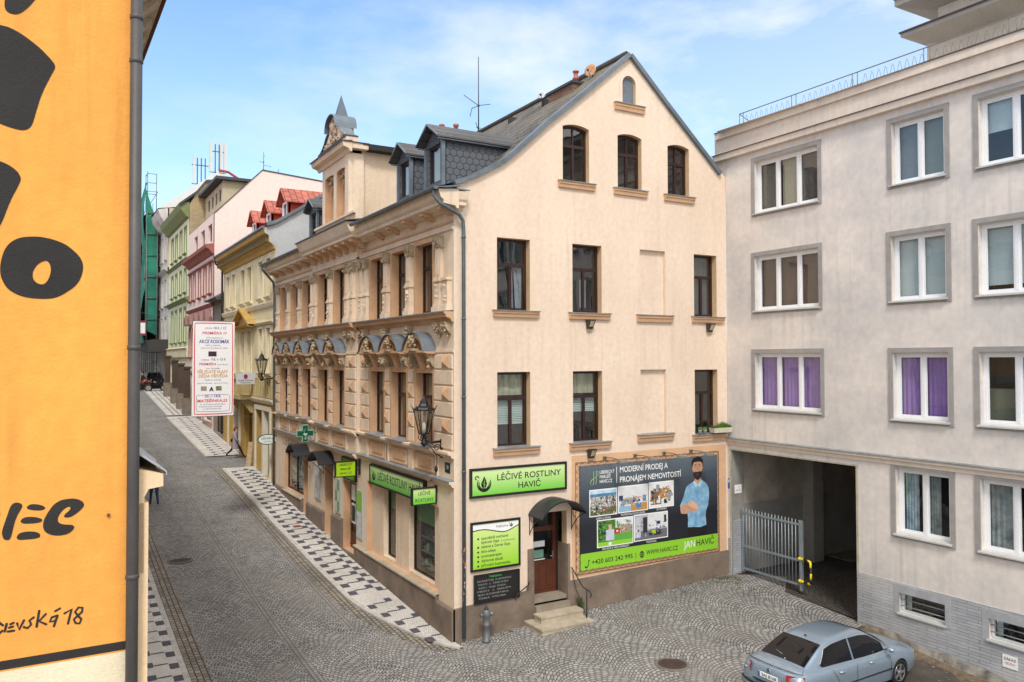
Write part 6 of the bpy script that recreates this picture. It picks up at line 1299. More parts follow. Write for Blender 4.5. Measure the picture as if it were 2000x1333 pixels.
mb.obj('shop_panes', mat('dim_pane', (60, 66, 72)), TH)
mb = MB(); mb.wedge(TS, -.02, TL, [(0, 6.34), (.37, 6.04), (.37, 6.0), (.36, 6.0), (.36, 6.03), (0, 6.30)]); k = .8
while k < TL: mb.wedge(TS, k, k+.04, [(0, 6.38), (.37, 6.07), (.37, 6.03), (0, 6.33)]); k += .9
mb.obj('ledge_sheet', mat('bright_zinc', (182, 186, 190), .35, .1, 3, metal=.4), TH)
mb = MB(); e = .5; mb.wedge(TS, .3, TL, [(0, 11.2), (.10, 11.2), (.14, 11.42), (e-.06, 11.50), (e-.06, 11.62), (e, 11.78), (0, 12.1)]); k = .5
while k < TL: mb.wedge(TS, k, k+.22, [(.02, 11.2), (.2, 11.24), (.34, 11.38), (e-.1, 11.44), (e-.1, 11.52), (.02, 11.52)]); k += .62
mb.obj('cornice', mat('weathered_eaves', (176, 160, 136), .9, .25, 4, .3, 30), TH)
mb = MB(); mb.wedge(TS, .2, TL, [(0, 12.3), (e+.08, 11.86), (e+.08, 11.80), (0, 12.2)]); mb.obj('eaves_sheet', mat('rust_brown_sheet', (110, 62, 50), .6, .2, 3), TH)
mb = MB(); mb.quad(TS.P(0, 13.2, 0), TS.P(TL, 13.2, 0), TS.P(TL, 15.5, -9), TS.P(0, 15.5, -9)); mb.obj('roof', REDTILE, TH)
mb = MB(); px, py = TX+.044, TY-.075
mb.tube([(px, py, 12.8), (px, py, .0)], .058, 12)
for z in (10.7, 10.25, 7.3, 4.98): mb.lathe((px, py, z), [(.058, 0), (.066, .005), (.066, .045), (.058, .05)], 12)
for z in (10.2, 4.95): mb.tube([(px, py, z), (px+.05, py+.09, z)], .012, 5)
mb.obj('downpipe', mat('dark_downpipe', (82, 80, 80), .55, .15, 2, metal=.2), TH)
# drift of paint shadow joint beside the pipe
# ================================================================== NEIGHBOURING HOUSES UP THE STREET
def simple_window(house, fr, u0, u1, w0, w1, fm, pane, surround=None, d=.16, mul=1, tr_=.64, fw=.07, se=.12):
    mb = MB(); mb.plate(fr, rect(u0, u1, w0, w1), [rect(u0+fw, u1-fw, w0+fw, w1-fw)], -d-.02, -d+.03)
    if mul: c = (u0+u1)/2; mb.fbox(fr, c-.035, c+.035, w0+fw, w1-fw, -d-.015, -d+.035)
    if tr_: z = w0+(w1-w0)*tr_; mb.fbox(fr, u0+fw, u1-fw, z-.035, z+.035, -d-.012, -d+.032)
    f = mb.obj('window', fm, house); mb = MB(); mb.sheet(fr, rect(u0+.02, u1-.02, w0+.02, w1-.02), (), -d); mb.obj('pane', pane, f)
    if surround:
        mb = MB(); mb.plate(fr, rect(u0-se, u1+se, w0-.02, w1+se), [rect(u0, u1, w0, w1)], 0, .05); mb.wedge(fr, u0-se-.05, u1+se+.05, [(0, w0-.14), (.1, w0-.1), (.16, w0-.03), (.16, w0), (0, w0)]); mb.obj('surround', surround, f)
    return f
PANE = mat('dark_pane', (64, 66, 66), .12, .3, 2); PANEB = mat('bright_pane', (168, 166, 150), .3, .3, 2)
# --- yellow house
YW = mat('yellow_plaster', (228, 216, 180), .9, 0, .8, .25, 50, col2=(206, 190, 142)); MU = mat('mustard_plaster', (190, 154, 84), .9, .12, 1.2, .2, 50); PALE = mat('pale_stucco', (226, 216, 190), .9, .1, 3)
Y0, Y1 = 18.62, 31.2
H = thing('yellow_house', 'pale yellow house with mustard ground floor, balcony and red dormers beside the peach house', 'house', (0, 25, 1.8))
up = [(19.5, 20.3), (21.1, 21.9), (23.6, 24.6), (25.2, 26.2), (27.8, 28.6), (29.4, 30.2)]; sh = [rect(19.5, 22.4, 1.6, 4.75), rect(23.3, 25.4, 1.6, 4.9), rect(26.4, 29.4, 1.9, 4.75)]
mb = MB(); mb.plate(ST, rect(Y0, Y1, 5.2, 12.6), [rect(a, b, 10.2, 12.0) for a, b in up]+[rect(a, b, 6.55, 8.7) for a, b in up], -.2, 0, skip=True); mb.obj('wall', YW, H)
mb = MB(); mb.plate(ST, rect(Y0, Y1, -.2, 5.2), sh, -.35, 0, skip=True); mb.obj('ground_floor_wall', MU, H)
for a, b in up:
    simple_window(H, ST, a, b, 10.2, 12.0, mat('ochre_frame', (176, 148, 92)), PANEB, PALE); simple_window(H, ST, a, b, 6.55, 8.7, mat('cream_frame', (214, 208, 186), .6), PANEB, PALE)
for k, r_ in enumerate(sh):
    a, b, z0, z1 = r_[0][0], r_[1][0], r_[0][1], r_[2][1]
    mb = MB()
    if k != 1: mb.plate(ST, rect(a-.2, b+.2, z0-.1, z1+.22), [rect(a, b, z0, z1)], 0, .07); mb.fbox(ST, (a+b)/2-.15, (a+b)/2+.15, z0, z1, -.2, .04)
    else: mb.fbox(ST, a, b, z1-.12, z1, -.3, -.22)
    s_ = mb.obj('shop_front' if k != 1 else 'passage', mat('shop_cream', (222, 216, 196), .8, .1, 2) if k != 1 else MU, H)
    mb = MB(); mb.sheet(ST, rect(a, b, z0, z1), (), -.3); mb.obj('pane' if k != 1 else 'dark_doorway', PANE if k != 1 else mat('passage_ochre', (120, 92, 40), .9, .2), s_)
mb = MB(); mb.wedge(ST, Y0, Y1, [(0, 12.3), (.08, 12.3), (.12, 12.5), (.3, 12.62), (.32, 12.9), (.5, 13.0), (.55, 13.2), (0, 13.2)]); mb.obj('cornice', MU, H)
mb = MB(); u = Y0+.15
while u < Y1-.1: mb.fbox(ST, u, u+.12, 12.62, 12.92, .1, .42); u += .26
mb.obj('dentils', mat('dark_stucco', (120, 104, 66), .9, .2, 5), H)
mb = MB(); mb.wedge(ST, Y0, Y1, [(0, 9.66), (.1, 9.7), (.16, 9.86), (.16, 9.92), (0, 9.94)]); mb.wedge(ST, Y0, Y1, [(0, 5.1), (.1, 5.1), (.18, 5.26), (.18, 5.34), (0, 5.36)]); mb.wedge(ST, Y0, Y1, [(0, 8.86), (.1, 8.88), (.18, 8.98), (0, 9.02)]); mb.obj('string_courses', PALE, H)
mb = MB(); mb.fbox(ST, Y0, Y1, 5.36, 6.3, 0, .12); u = Y0+.1
while u < Y1: mb.fbox(ST, u, u+.1, 5.4, 6.2, .12, .17); u += .4
mb.obj('balustrade', mat('ochre_balustrade', (190, 172, 124), .9, .15, 3), H)
mb = MB(); mb.fbox(ST, 22.9, 27.0, 5.2, 5.42, 0, .75); mb.fbox(ST, 22.9, 27.0, 6.2, 6.3, .62, .78)
for k in range(11): mb.fbox(ST, 22.95+k*.395, 23.05+k*.395, 5.42, 6.2, .66, .74)
mb.wedge(ST, 23.2, 23.5, [(0, 4.5), (.1, 4.5), (.6, 5.2), (0, 5.2)]); mb.wedge(ST, 26.4, 26.7, [(0, 4.5), (.1, 4.5), (.6, 5.2), (0, 5.2)]); mb.obj('balcony', mat('ochre_balustrade', (190, 172, 124)), H)
mb = MB(); P = ST.P; mb.plate(ST, [(22.7, 9.02), (27.1, 9.02), (24.9, 9.86)], [], 0, .10)
for (p, q) in (((22.5, 8.98), (24.9, 9.92)), ((24.9, 9.92), (27.3, 8.98))):
    mb.add([P(p[0], p[1], 0), P(q[0], q[1], 0), P(q[0], q[1], .42), P(p[0], p[1], .42), P(p[0], p[1]-.12, 0), P(q[0], q[1]-.12, 0), P(q[0], q[1]-.12, .42), P(p[0], p[1]-.12, .42)], [(0, 1, 2, 3), (4, 5, 6, 7), (0, 3, 7, 4), (1, 2, 6, 5), (3, 2, 6, 7)])
mb.wedge(ST, 22.5, 27.3, [(0, 8.86), (.38, 8.9), (.42, 8.98), (0, 9.0)]); mb.obj('pediment', MU, H)
NP = [(-.45, 13.34), (0, 13.5), (1.0, 14.15), (1.62, 14.60), (2.25, 15.0), (5.0, 16.28), (9, 13.3)]
mb = MB(); mb.sheet(Fr((0, Y0-.012, 0), (1, 0, 0), (0, -1, 0)), [(0.0, 9), (9, 9)]+[(x, z-.06) for x, z in NP[::-1] if x > -.1]+[(-.1, 13.4), (-.5, 13.24), (-.5, 13.0), (-.3, 12.9), (-.3, 12.62), (0, 12.4)] , ()); mb.obj('side_wall', mat('grey_side_render', (186, 188, 190), .92, .1, .9, .3, 40), H)
mb = MB()
for a, b in zip(NP, NP[1:]): mb.quad((a[0], Y0-.05, a[1]), (b[0], Y0-.05, b[1]), (b[0], Y1, b[1]), (a[0], Y1, a[1]))
mb.obj('roof', REDTILE, H, recalc=False)
mb = MB()
for a, b in zip(NP[:5], NP[1:6]): mb.add([(a[0], Y0-.16, a[1]-.04), (b[0], Y0-.16, b[1]-.04), (b[0], Y0-.16, b[1]+.12), (a[0], Y0-.16, a[1]+.12), (a[0], Y0+.2, a[1]-.04), (b[0], Y0+.2, b[1]-.04), (b[0], Y0+.2, b[1]+.12), (a[0], Y0+.2, a[1]+.12)], [(0, 1, 2, 3), (4, 5, 6, 7), (0, 1, 5, 4), (3, 2, 6, 7)])
mb.tube([(-.55, Y0, 13.26), (-.55, Y1, 13.26)], .08, 8); mb.obj('verge_flashing', ZINC, H)
mb = MB(); mb.tube([(-.55, Y1-.2, 13.2), (-.5, Y1-.1, 12.9), (-.12, Y1-.1, 12.5), (-.1, Y1-.1, 2.8)], .06, 8); mb.obj('downpipe', mat('dark_pipe', (50, 48, 48), .5, .1), H)
RW = mat('oxide_red_boards', (158, 62, 40), .8, .1, 3)
for k, y in enumerate((19.3, 22.6, 25.9)):
    x0, hw = .75, .62; fr = Fr((x0, 0, 0), (0, 1, 0), (-1, 0, 0)); mb = MB(); yc = y+.62
    mb.plate(fr, [(yc-hw, 13.6), (yc+hw, 13.6), (yc+hw, 14.78), (yc, 15.3), (yc-hw, 14.78)], [rect(yc-.38, yc+.38, 13.95, 14.7)], -.1, 0)
    mb.quad((x0, yc-hw, 13.6), (3.2, yc-hw, 13.6), (3.2, yc-hw, 14.8), (x0, yc-hw, 14.8)); mb.quad((x0, yc+hw, 13.6), (3.2, yc+hw, 13.6), (3.2, yc+hw, 14.8), (x0, yc+hw, 14.8)); d_ = mb.obj('dormer', RW, H)
    mb = MB(); mb.sheet(fr, rect(yc-.38, yc+.38, 13.95, 14.7), (), -.06); mb.obj('pane', PANE, d_); mb = MB(); mb.plate(fr, rect(yc-.42, yc+.42, 13.9, 14.74), [rect(yc-.32, yc+.32, 14.0, 14.64)], -.05, .02); mb.obj('window', WHITE, d_)
    mb = MB()
    for s_ in (-1, 1):
        v = [(x0-.25, yc+s_*(hw+.22), 14.68), (x0-.25, yc, 15.42), (4.4, yc, 15.42), (4.4, yc+s_*(hw+.22), 14.68)]; mb.add(v+[(p[0], p[1], p[2]-.06) for p in v], [(0, 1, 2, 3), (4, 5, 6, 7), (0, 1, 5, 4), (3, 0, 4, 7)])
    mb.obj('dormer_roof', brickmat('red_diamond_tiles', (184, 108, 92), (164, 92, 78), (108, 58, 50), .34, .3, .02, 'gw', bump=.5, noise=.2), d_, recalc=False)
# estate sign on the balcony
t = thing('balcony_sign', 'pale rectangular sign with magenta mark fixed to the balcony of the yellow house', 'sign', (-.55, 22.4, 6.0)); fr = Fr((0, 22.3, 0), (1, 0, 0), (0, -1, 0))
mb = MB(); mb.box(-1.0, -.1, 22.3, 22.36, 5.98, 6.56); mb.obj('panel', mat('pale_sign_grey', (206, 206, 210), .5), t)
mb = MB(); mb.sheet(fr, [(-.55+.10*math.cos(a), 6.36+.12*math.sin(a)) for a in [k*math.pi/8 for k in range(16)]], (), .004); mb.obj('mark', mat('magenta_print', (150, 30, 96), .5), t)
mb = MB(); mb.text(fr, 'POJIŠŤOVNA', -.55, 6.13, .07, .004, 0, 'CENTER', fit=.74, bold=.01); mb.text(fr, 'POBOČKA', -.55, 6.03, .05, .004, 0, 'CENTER', fit=.5); mb.obj('lettering', mat('grey_print', (90, 84, 100), .5), t)
# leaning board by the passage
t = thing('leaning_board', 'narrow pale wooden board leaning in the mustard doorway of the yellow house', 'board', (-.12, 23.4, gz(0, 23.4)))
mb = MB(); mb.add([(-.35, 23.2, gz(0, 23)), (-.1, 23.2, gz(0, 23)), (.02, 23.25, gz(0, 23)+1.25), (-.2, 23.25, gz(0, 23)+1.25), (-.35, 23.25, gz(0, 23)), (-.1, 23.25, gz(0, 23)), (.02, 23.3, gz(0, 23)+1.25), (-.2, 23.3, gz(0, 23)+1.25)], [(0, 1, 2, 3), (4, 5, 6, 7), (0, 1, 5, 4), (1, 2, 6, 5), (2, 3, 7, 6), (3, 0, 4, 7)]); mb.obj('board', mat('pale_board', (200, 176, 140), .8, .2, 5), t)
# --- narrow low house
H = thing('narrow_house', 'narrow low grey brown house squeezed between the yellow and the pink house', 'house', (0, 33, 2.6))
mb = MB(); mb.plate(ST, rect(31.2, 34.5, -.2, 10.9), [rect(31.8, 32.6, 7.9, 9.6), rect(33.2, 34.0, 7.9, 9.6), rect(31.7, 34.0, 2.7, 5.2)], -.25, 0, skip=True); mb.obj('wall', mat('grey_brown_plaster', (150, 136, 124), .9, .15, 1), H)
for a, b, c_, d_ in ((31.8, 32.6, 7.9, 9.6), (33.2, 34.0, 7.9, 9.6), (31.7, 34.0, 2.7, 5.2)): simple_window(H, ST, a, b, c_, d_, DARKW, PANE, None, .2)
mb = MB(); mb.wedge(ST, 31.2, 34.5, [(-3, 13.0), (.5, 10.9), (.5, 10.8), (0, 10.8)]); mb.obj('roof', DSLATE2, H); mb = MB(); mb.tube([(-.52, 31.2, 10.86), (-.52, 34.5, 10.86)], .07, 8); mb.obj('gutter', mat('dark_pipe', (50, 48, 48)), H)
# --- pink house
PK = mat('pink_plaster', (230, 210, 202), .9, .06, .7, .2, 40); PKS = mat('pale_pink_side', (232, 212, 204), .92, .04, .4, .15, 40); RD = mat('brick_red_trim', (160, 96, 86), .85, .12, 2); PG0, PG1 = 34.5, 45.2
H = thing('pink_house', 'pink house with red trim and a big blank pale pink side wall', 'house', (0, 40, 3))
aw = [rect(a, a+1.5, 14.85, 16.0) for a in (35.4, 38.2, 41.2)]; mw = [rect(a, a+.9, w0, w1) for a in (35.3, 37.4, 39.6, 42.0, 43.8) for w0, w1 in ((11.5, 13.4), (7.4, 9.4))]; gs = [rect(35.2, 38.2, 3.2, 6), rect(39.4, 44, 3.4, 6.2)]
mb = MB(); mb.plate(ST, rect(PG0, PG1, -.2, 16.55), aw+mw+gs, -.25, 0, skip=True); mb.obj('wall', PK, H)
for r_ in aw: simple_window(H, ST, r_[0][0], r_[1][0], r_[0][1], r_[2][1], mat('dark_frame', (86, 60, 56), .6), PANE, None, .2, 1, None)
for r_ in mw: simple_window(H, ST, r_[0][0], r_[1][0], r_[0][1], r_[2][1], RD, mat('red_tinted_pane', (110, 60, 58), .4, .2), RD, .12)
for r_ in gs: simple_window(H, ST, r_[0][0], r_[1][0], r_[0][1], r_[2][1], DARKW, PANE, mat('stone_pier', (170, 150, 136), .9, .2, 2), .25, 1, None, .1, .2)
mb = MB(); mb.wedge(ST, PG0, PG1, [(0, 13.9), (.1, 13.95), (.3, 14.2), (.5, 14.3), (.55, 14.5), (0, 14.6)]); mb.wedge(ST, PG0, PG1, [(0, 10.6), (.1, 10.62), (.22, 10.8), (0, 10.84)]); mb.wedge(ST, PG0, PG1, [(0, 13.45), (.12, 13.5), (.12, 13.6), (0, 13.6)]); mb.obj('cornice', RD, H)
mb = MB()
for r_ in mw[1::2]:
    c = (r_[0][0]+r_[1][0])/2; mb.add([ST.P(c-.75, 9.7, 0), ST.P(c, 10.45, 0), ST.P(c+.75, 9.7, 0), ST.P(c-.75, 9.7, .4), ST.P(c, 10.45, .4), ST.P(c+.75, 9.7, .4)], [(0, 1, 4, 3), (1, 2, 5, 4), (3, 4, 5), (0, 2, 5, 3)])
mb.obj('pediments', mat('red_grey_pediment', (150, 110, 104), .8, .2, 2), H)
sideprof = [(0, 16.55), (2.95, 19.62), (7.2, 19.3), (11, 17.5), (11, 5), (0, 5)]
mb = MB(); mb.plate(Fr((0, PG0, 0), (1, 0, 0), (0, -1, 0)), sideprof, [], -.3, .02); mb.obj('side_wall', PKS, H)
mb = MB()
for a, b in zip(sideprof[:3], sideprof[1:4]): mb.quad((a[0], PG0-.06, a[1]+.02), (b[0], PG0-.06, b[1]+.02), (b[0], PG1, b[1]+.02), (a[0], PG1, a[1]+.02)); mb.quad((a[0], PG0-.06, a[1]+.02), (b[0], PG0-.06, b[1]+.02), (b[0], PG0-.06, b[1]-.06), (a[0], PG0-.06, a[1]-.06))
mb.obj('roof', mat('dark_flashing', (62, 66, 72)), H, recalc=False)
mb = MB(); fr = Fr((1.1, 0, 0), (0, 1, 0), (-1, 0, 0)); ws_ = [rect(a, a+.7, 18.1, 18.95) for a in (38.6, 40, 41.5, 43)]
mb.plate(fr, rect(38.0, 44.9, 17.5, 19.35), ws_, -.15, 0, skip=True); mb.quad((1.1, 38, 17.5), (4, 38, 17.5), (4, 38, 19.7), (1.1, 38, 19.5)); o = mb.obj('attic_storey', mat('beige_attic', (196, 184, 156), .9, .12, 1), H)
mb = MB(); mb.box(.6, 4.2, 37.6, 45.1, 19.42, 19.62); mb.obj('attic_roof', mat('dark_flashing', (62, 66, 72)), o)
for w_ in ws_: simple_window(o, fr, w_[0][0], w_[1][0], w_[0][1], w_[2][1], DARKW, PANE, None, .1, 0, None)
# --- green house
GRW = mat('pale_green_plaster', (218, 220, 188), .9, .08, .8); GRT = mat('moss_green_trim', (128, 142, 96), .85, .15, 2); G0, G1 = 45.2, 57.0
H = thing('green_house', 'pale green house with moss green cornice and window frames, beyond the pink house', 'house', (0, 51, 4))
gw = [rect(a, a+1.1, w0, w1) for a in (46.4, 48.8, 51.4, 53.8) for w0, w1 in ((15.4, 17.4), (12.4, 14.2), (8.6, 11.2))]; g2 = [rect(46.2, 50.4, 4.6, 6.7), rect(51.6, 56, 5, 7)]
mb = MB(); mb.plate(ST, rect(G0, G1, 0, 18.2), gw+g2, -.25, 0, skip=True); mb.obj('wall', GRW, H)
for r_ in gw: simple_window(H, ST, r_[0][0], r_[1][0], r_[0][1], r_[2][1], GRT, mat('green_dim_pane', (74, 92, 56), .3, .2), GRT, .14)
for r_ in g2: simple_window(H, ST, r_[0][0], r_[1][0], r_[0][1], r_[2][1], mat('dark_red_wood', (58, 26, 26)), PANE, None, .25, 1, .7, .12)
mb = MB(); mb.wedge(ST, G0, G1, [(0, 17.9), (.2, 18.0), (.6, 18.5), (.75, 18.9), (0, 19.1)]); mb.wedge(ST, G0, G1, [(0, 14.7), (.25, 14.9), (0, 15)]); mb.wedge(ST, G0, G1, [(0, 11.6), (.3, 11.9), (0, 12.0)]); mb.obj('cornice', GRT, H)
mb = MB(); mb.wedge(ST, G0, G1, [(0, 7.4), (.15, 7.4), (.15, 8.0), (.25, 8.1), (0, 8.2)]); mb.obj('fascia', mat('cream_fascia', (214, 206, 178), .8, .1), H)
mb = MB(); sp_ = [(0.02, 5), (0.02, 18.9), (.55, 19.9), (1.15, 20.75), (2.4, 20.95), (5.2, 20.7), (9, 18), (9, 5)]; mb.sheet(Fr((0, G0, 0), (1, 0, 0), (0, -1, 0)), sp_); mb.obj('side_wall', brickmat('beige_side_brick', (190, 170, 132), (170, 150, 114), (160, 146, 120), .5, .16, .01, 'wall', bump=.3, noise=.25), H)
mb = MB(); rp = [(-.75, 18.9), (.55, 20.0), (1.15, 20.85), (2.4, 21.05), (5.2, 20.8), (9, 18.1)]
for a, b in zip(rp, rp[1:]): mb.quad((a[0], G0-.15, a[1]), (b[0], G0-.15, b[1]), (b[0], G1, b[1]), (a[0], G1, a[1])); mb.quad((a[0], G0-.15, a[1]), (b[0], G0-.15, b[1]), (b[0], G0-.15, b[1]-.2), (a[0], G0-.15, a[1]-.2))
mb.obj('roof', mat('dark_flashing', (62, 66, 72)), H, recalc=False)
# --- white house with grey roof and aerials
WW = mat('weathered_white_plaster', (206, 204, 200), .9, 0, .7, .3, 30, col2=(160, 156, 150)); A0, A1 = 57.0, 68.0
H = thing('white_house', 'weathered white house with large pale grey roof, beyond the green house', 'house', (0, 62, 5))
ww_ = [rect(a, a+1.1, w0, w1) for a in (58.3, 60.8, 63.4, 66) for w0, w1 in ((16.2, 18.4), (12, 14.4), (9, 11))]
mb = MB(); mb.plate(ST, rect(A0, A1, 0, 20.0), ww_, -.25, 0, skip=True); mb.obj('wall', WW, H)
for r_ in ww_: simple_window(H, ST, r_[0][0], r_[1][0], r_[0][1], r_[2][1], WHITE, mat('pale_dim_pane', (150, 150, 150), .3, .2), WW, .14)
mb = MB(); mb.wedge(ST, A0, A1, [(0, 19.0), (.3, 19.2), (.7, 19.8), (.9, 20.4), (0, 20.6)]); mb.wedge(ST, A0, A1, [(0, 14.9), (.4, 15.2), (0, 15.4)]); mb.obj('cornice', WW, H)
mb = MB(); mb.wedge(ST, 57.1, 67, [(0, 7.9), (1.2, 7.9), (1.2, 9.0), (0, 9.0)]); mb.obj('shop_awning_box', mat('dark_grey_fascia', (60, 58, 56), .7, .1), H)
mb = MB(); apex = (4.4, 60, 24.7); b_ = [(-.9, 57, 20.5), (-.9, 68, 20.9), (9, 68, 20.5), (8.5, 57, 22.0)]
for i in range(4): mb.add([b_[i], b_[(i+1) % 4], (4.4, 58.5 if i in (0, 3) else 65, 24.7)], [(0, 1, 2)])
mb.add([b_[0], (4.4, 58.5, 24.7), (4.4, 65, 24.7), b_[1]], [(0, 1, 2, 3)]); mb.add([b_[2], (4.4, 65, 24.7), (4.4, 58.5, 24.7), b_[3]], [(0, 1, 2, 3)]); mb.obj('roof', mat('pale_grey_roofing', (186, 186, 184), .7, .06, .5), H, recalc=False)
mb = MB(); mb.box(-.1, 8.5, 57.0, 57.15, 14, 20.6); mb.obj('side_wall', mat('beige_attic', (196, 184, 156)), H)
mb = MB(); mb.tube([(4.4, 58.3, 24.72), (5.2, 58.3, 24.65), (6.6, 57.6, 23.6)], .12, 6); mb.obj('ridge', mat('ridge_red', (160, 66, 60), .7), H)
PW_ = mat('aerial_white', (200, 198, 190), .5, .03)
for k, (x, zb_, zt_, lab) in enumerate(((4.2, 24.5, 28.0, 'taller cluster of white phone mast panels on the pale grey roof'), (2.6, 23.2, 26.5, 'shorter cluster of thin phone mast panels left on the pale grey roof'))):
    t = thing('mobile_mast', lab, 'phone mast', (x, 61, zb_), 'phone masts on the roof')
    mb = MB(); n = 2 if k == 0 else 3
    for q in range(n): mb.tube([(x+.3+q*.35, 61, zb_-.6), (x+.3+q*.35, 61, zt_-.2)], .05, 6)
    for z in (zb_+.6, zt_-.9): mb.tube([(x-.2, 61, z), (x+1.3, 61, z)], .045, 5)
    mb.obj('mast_frame', mat('dark_steel', (60, 62, 70), .5), t)
    mb = MB()
    for q, w_ in (((-.1, .12), (.85, .11), (1.2, .12)) if k == 0 else ((.0, .08),)): mb.box(x+q-w_, x+q+w_, 60.9, 61.15, zb_+.6, zt_)
    mb.obj('antenna_panel', PW_, t)
# --- far building and the scaffold with green netting
H = thing('grey_far_house', 'dim grey house at the far end of the street behind the scaffold', 'house', (0, 75, 6))
mb = MB(); fw_ = [rect(a, a+1.2, w0, w1) for a in (69.5, 72.5, 75.5, 78.5, 81.5, 85, 88, 92) for w0, w1 in ((9, 11), (12.5, 14.5), (16, 18))]; mb.plate(ST, rect(68, 100, 0, 21), fw_, -.3, 0, skip=True); mb.quad((-30, 99, 0), (12, 99, 0), (12, 99, 19), (-30, 99, 19)); mb.wedge(ST, 68, 99, [(0, 20.6), (.7, 21), (.7, 21.2), (-4, 23), (-6, 20)]); mb.obj('wall', mat('old_grey_plaster', (138, 132, 124), .9, .2, .6), H)
mb = MB()
for r_ in fw_: mb.sheet(ST, r_, (), -.25)
for k in range(9):
    for z in (9.5, 12.5, 15.5): mb.box(-22+k*3, -20.8+k*3, 98.9, 98.98, z, z+1.8)
mb.obj('far_panes', PANE, H)
t = thing('scaffold', 'steel scaffold with wooden decks against the far grey house', 'scaffold', (-1, 70, 5)); SS = mat('scaffold_steel', (130, 128, 124), .5, .2, metal=.4)
mb = MB()
for y in [62.6+2.0*k for k in range(11)]:
    for x in (-.35, -1.25): mb.tube([(x, y, gz(0, y)), (x, y, 22.6 if y > 66 else 21)], .035, 5)
for z in [7+2.0*k for k in range(9)]:
    for x in (-.35, -1.25): mb.tube([(x, 62.6, z), (x, 82.6, z)], .03, 5)
    mb.tube([(-.35, 62.6, z), (-1.25, 62.6, z)], .03, 5)
for y in (66, 67.6): mb.tube([(-.9, y, 22), (-.9, y, 25.6)], .04, 5)
for z in (23.4, 24.5, 25.4): mb.tube([(-.9, 66, z), (-.9, 67.6, z)], .035, 5); mb.tube([(-.9, 66, z), (-.1, 66, z)], .035, 5)
mb.tube([(-.1, 66, 21), (-.1, 66, 25.4)], .04, 5); mb.obj('poles', SS, t)
mb = MB()
for z in [9+2.0*k for k in range(7)]: mb.box(-1.3, -.3, 62.6, 82.6, z-.06, z)
mb.obj('decks', mat('scaffold_deck', (104, 92, 78), .9, .2, 2), t)
t2 = thing('safety_netting', 'bright green safety netting hanging on the far scaffold', 'netting', (-1.3, 70, 8))
mb = MB(); NX = 26; NZ = 20; rd = random.Random(4); grid = []
for j in range(NZ+1):
    for i in range(NX+1):
        y = 62.9+i*20/NX; z = 8.8+(23.2-8.8)*j/NZ+(1.0*math.sin(i*.9) if j == NZ else 0); mb.v.append(Vector((-1.34-.12*math.sin(i*1.7+j*.35)-.05*rd.random()-(.25*math.sin(j*.5) if i < 3 else 0), y, z)))
for j in range(NZ):
    for i in range(NX):
        if i in (4,) and j > 6: continue
        mb.f.append([j*(NX+1)+i, j*(NX+1)+i+1, (j+1)*(NX+1)+i+1, (j+1)*(NX+1)+i]); mb.m.append(0); mb.sm.append(True)
mb.add([(-1.35, 62.7, 10), (-.35, 62.7, 9.5), (-.4, 62.7, 20.5), (-.8, 62.7, 21.4), (-1.35, 62.7, 23.3)], [(0, 1, 2, 3, 4)])
mb.obj('net', mat('netting_green', (38, 132, 110), .8, 0, .5, .3, 6, col2=(20, 92, 78)), t2)
mb = MB(); mb.box(-2.02, -1.5, 60.3, 60.4, 9.4, 10.75); tag(mb.obj('pub_sign', [mat('red_rim', (150, 40, 44), .6)], origin=(-1.3, 60.3, 9.3)), 'small red and white square sign hanging at the far end by the green netting', 'sign')
mb = MB(); mb.box(-1.97, -1.55, 60.28, 60.3, 9.6, 10.55); o = mb.obj('sign_face', WPAINT, bpy.data.objects['pub_sign'])
# ================================================================== BANNER ACROSS THE STREET
by = 12.0; fr = Fr((0, by, 0), (1, 0, 0), (0, -1, 0)); t = thing('street_banner', 'white vertical banner with red border and hand drawn programme hanging over the street', 'banner', (-3.78, by, 5.16))
c0, c1, cz0, cz1 = -4.50, -3.07, 5.16, 8.60
def bx(u): return -.02*math.sin((u-c0)*3.2)
mb = MB(); n = 12
def bd(u, w): return .03*math.sin((u-c0)*4+w*1.1)+.02*math.sin(w*2.3)
NU, NW = 14, 24
for j in range(NW+1):
    for i in range(NU+1):
        u = c0+(c1-c0)*i/NU - .04*(1-j/NW); w = cz0+(cz1-cz0)*j/NW+.02*(i/NU)*0; mb.v.append(fr.P(u, w, 0))
for j in range(NW):
    for i in range(NU): mb.f.append([j*(NU+1)+i, j*(NU+1)+i+1, (j+1)*(NU+1)+i+1, (j+1)*(NU+1)+i]); mb.m.append(0); mb.sm.append(True)
mb.obj('cloth', mat('banner_cloth', (246, 245, 248), .8, .02, 1.2, .25, 3), t)
BRD = mat('banner_red', (222, 60, 48), .6, 0); PUR = mat('banner_purple', (128, 44, 140), .6, 0); MAG = mat('banner_magenta', (206, 30, 84), .6, 0); BBL = mat('banner_blue', (30, 80, 160), .6, 0); OCH = mat('banner_ochre', (206, 150, 40), .6, 0); GRY = mat('banner_grey', (110, 110, 124), .6, 0)
def bring(a, b, c_, d_, tt, m_, k=.004):
    mb = MB(); o_ = smooth([(a+.06, c_), (b-.06, c_), (b, c_+.06), (b, d_-.06), (b-.06, d_), (a+.06, d_), (a, d_-.06), (a, c_+.06)]); i_ = smooth([(a+.06, c_+tt), (b-.06, c_+tt), (b-tt, c_+.06), (b-tt, d_-.06), (b-.06, d_-tt), (a+.06, d_-tt), (a+tt, d_-.06), (a+tt, c_+.06)])
    mb.sheet(fr, o_, [i_], k); mb.obj('border', m_, t)
bring(c0+.03, c1-.05, cz0+.06, cz1-.06, .035, BRD); bring(c0+.11, c1-.15, cz0+.16, cz0+.78, .014, PUR)
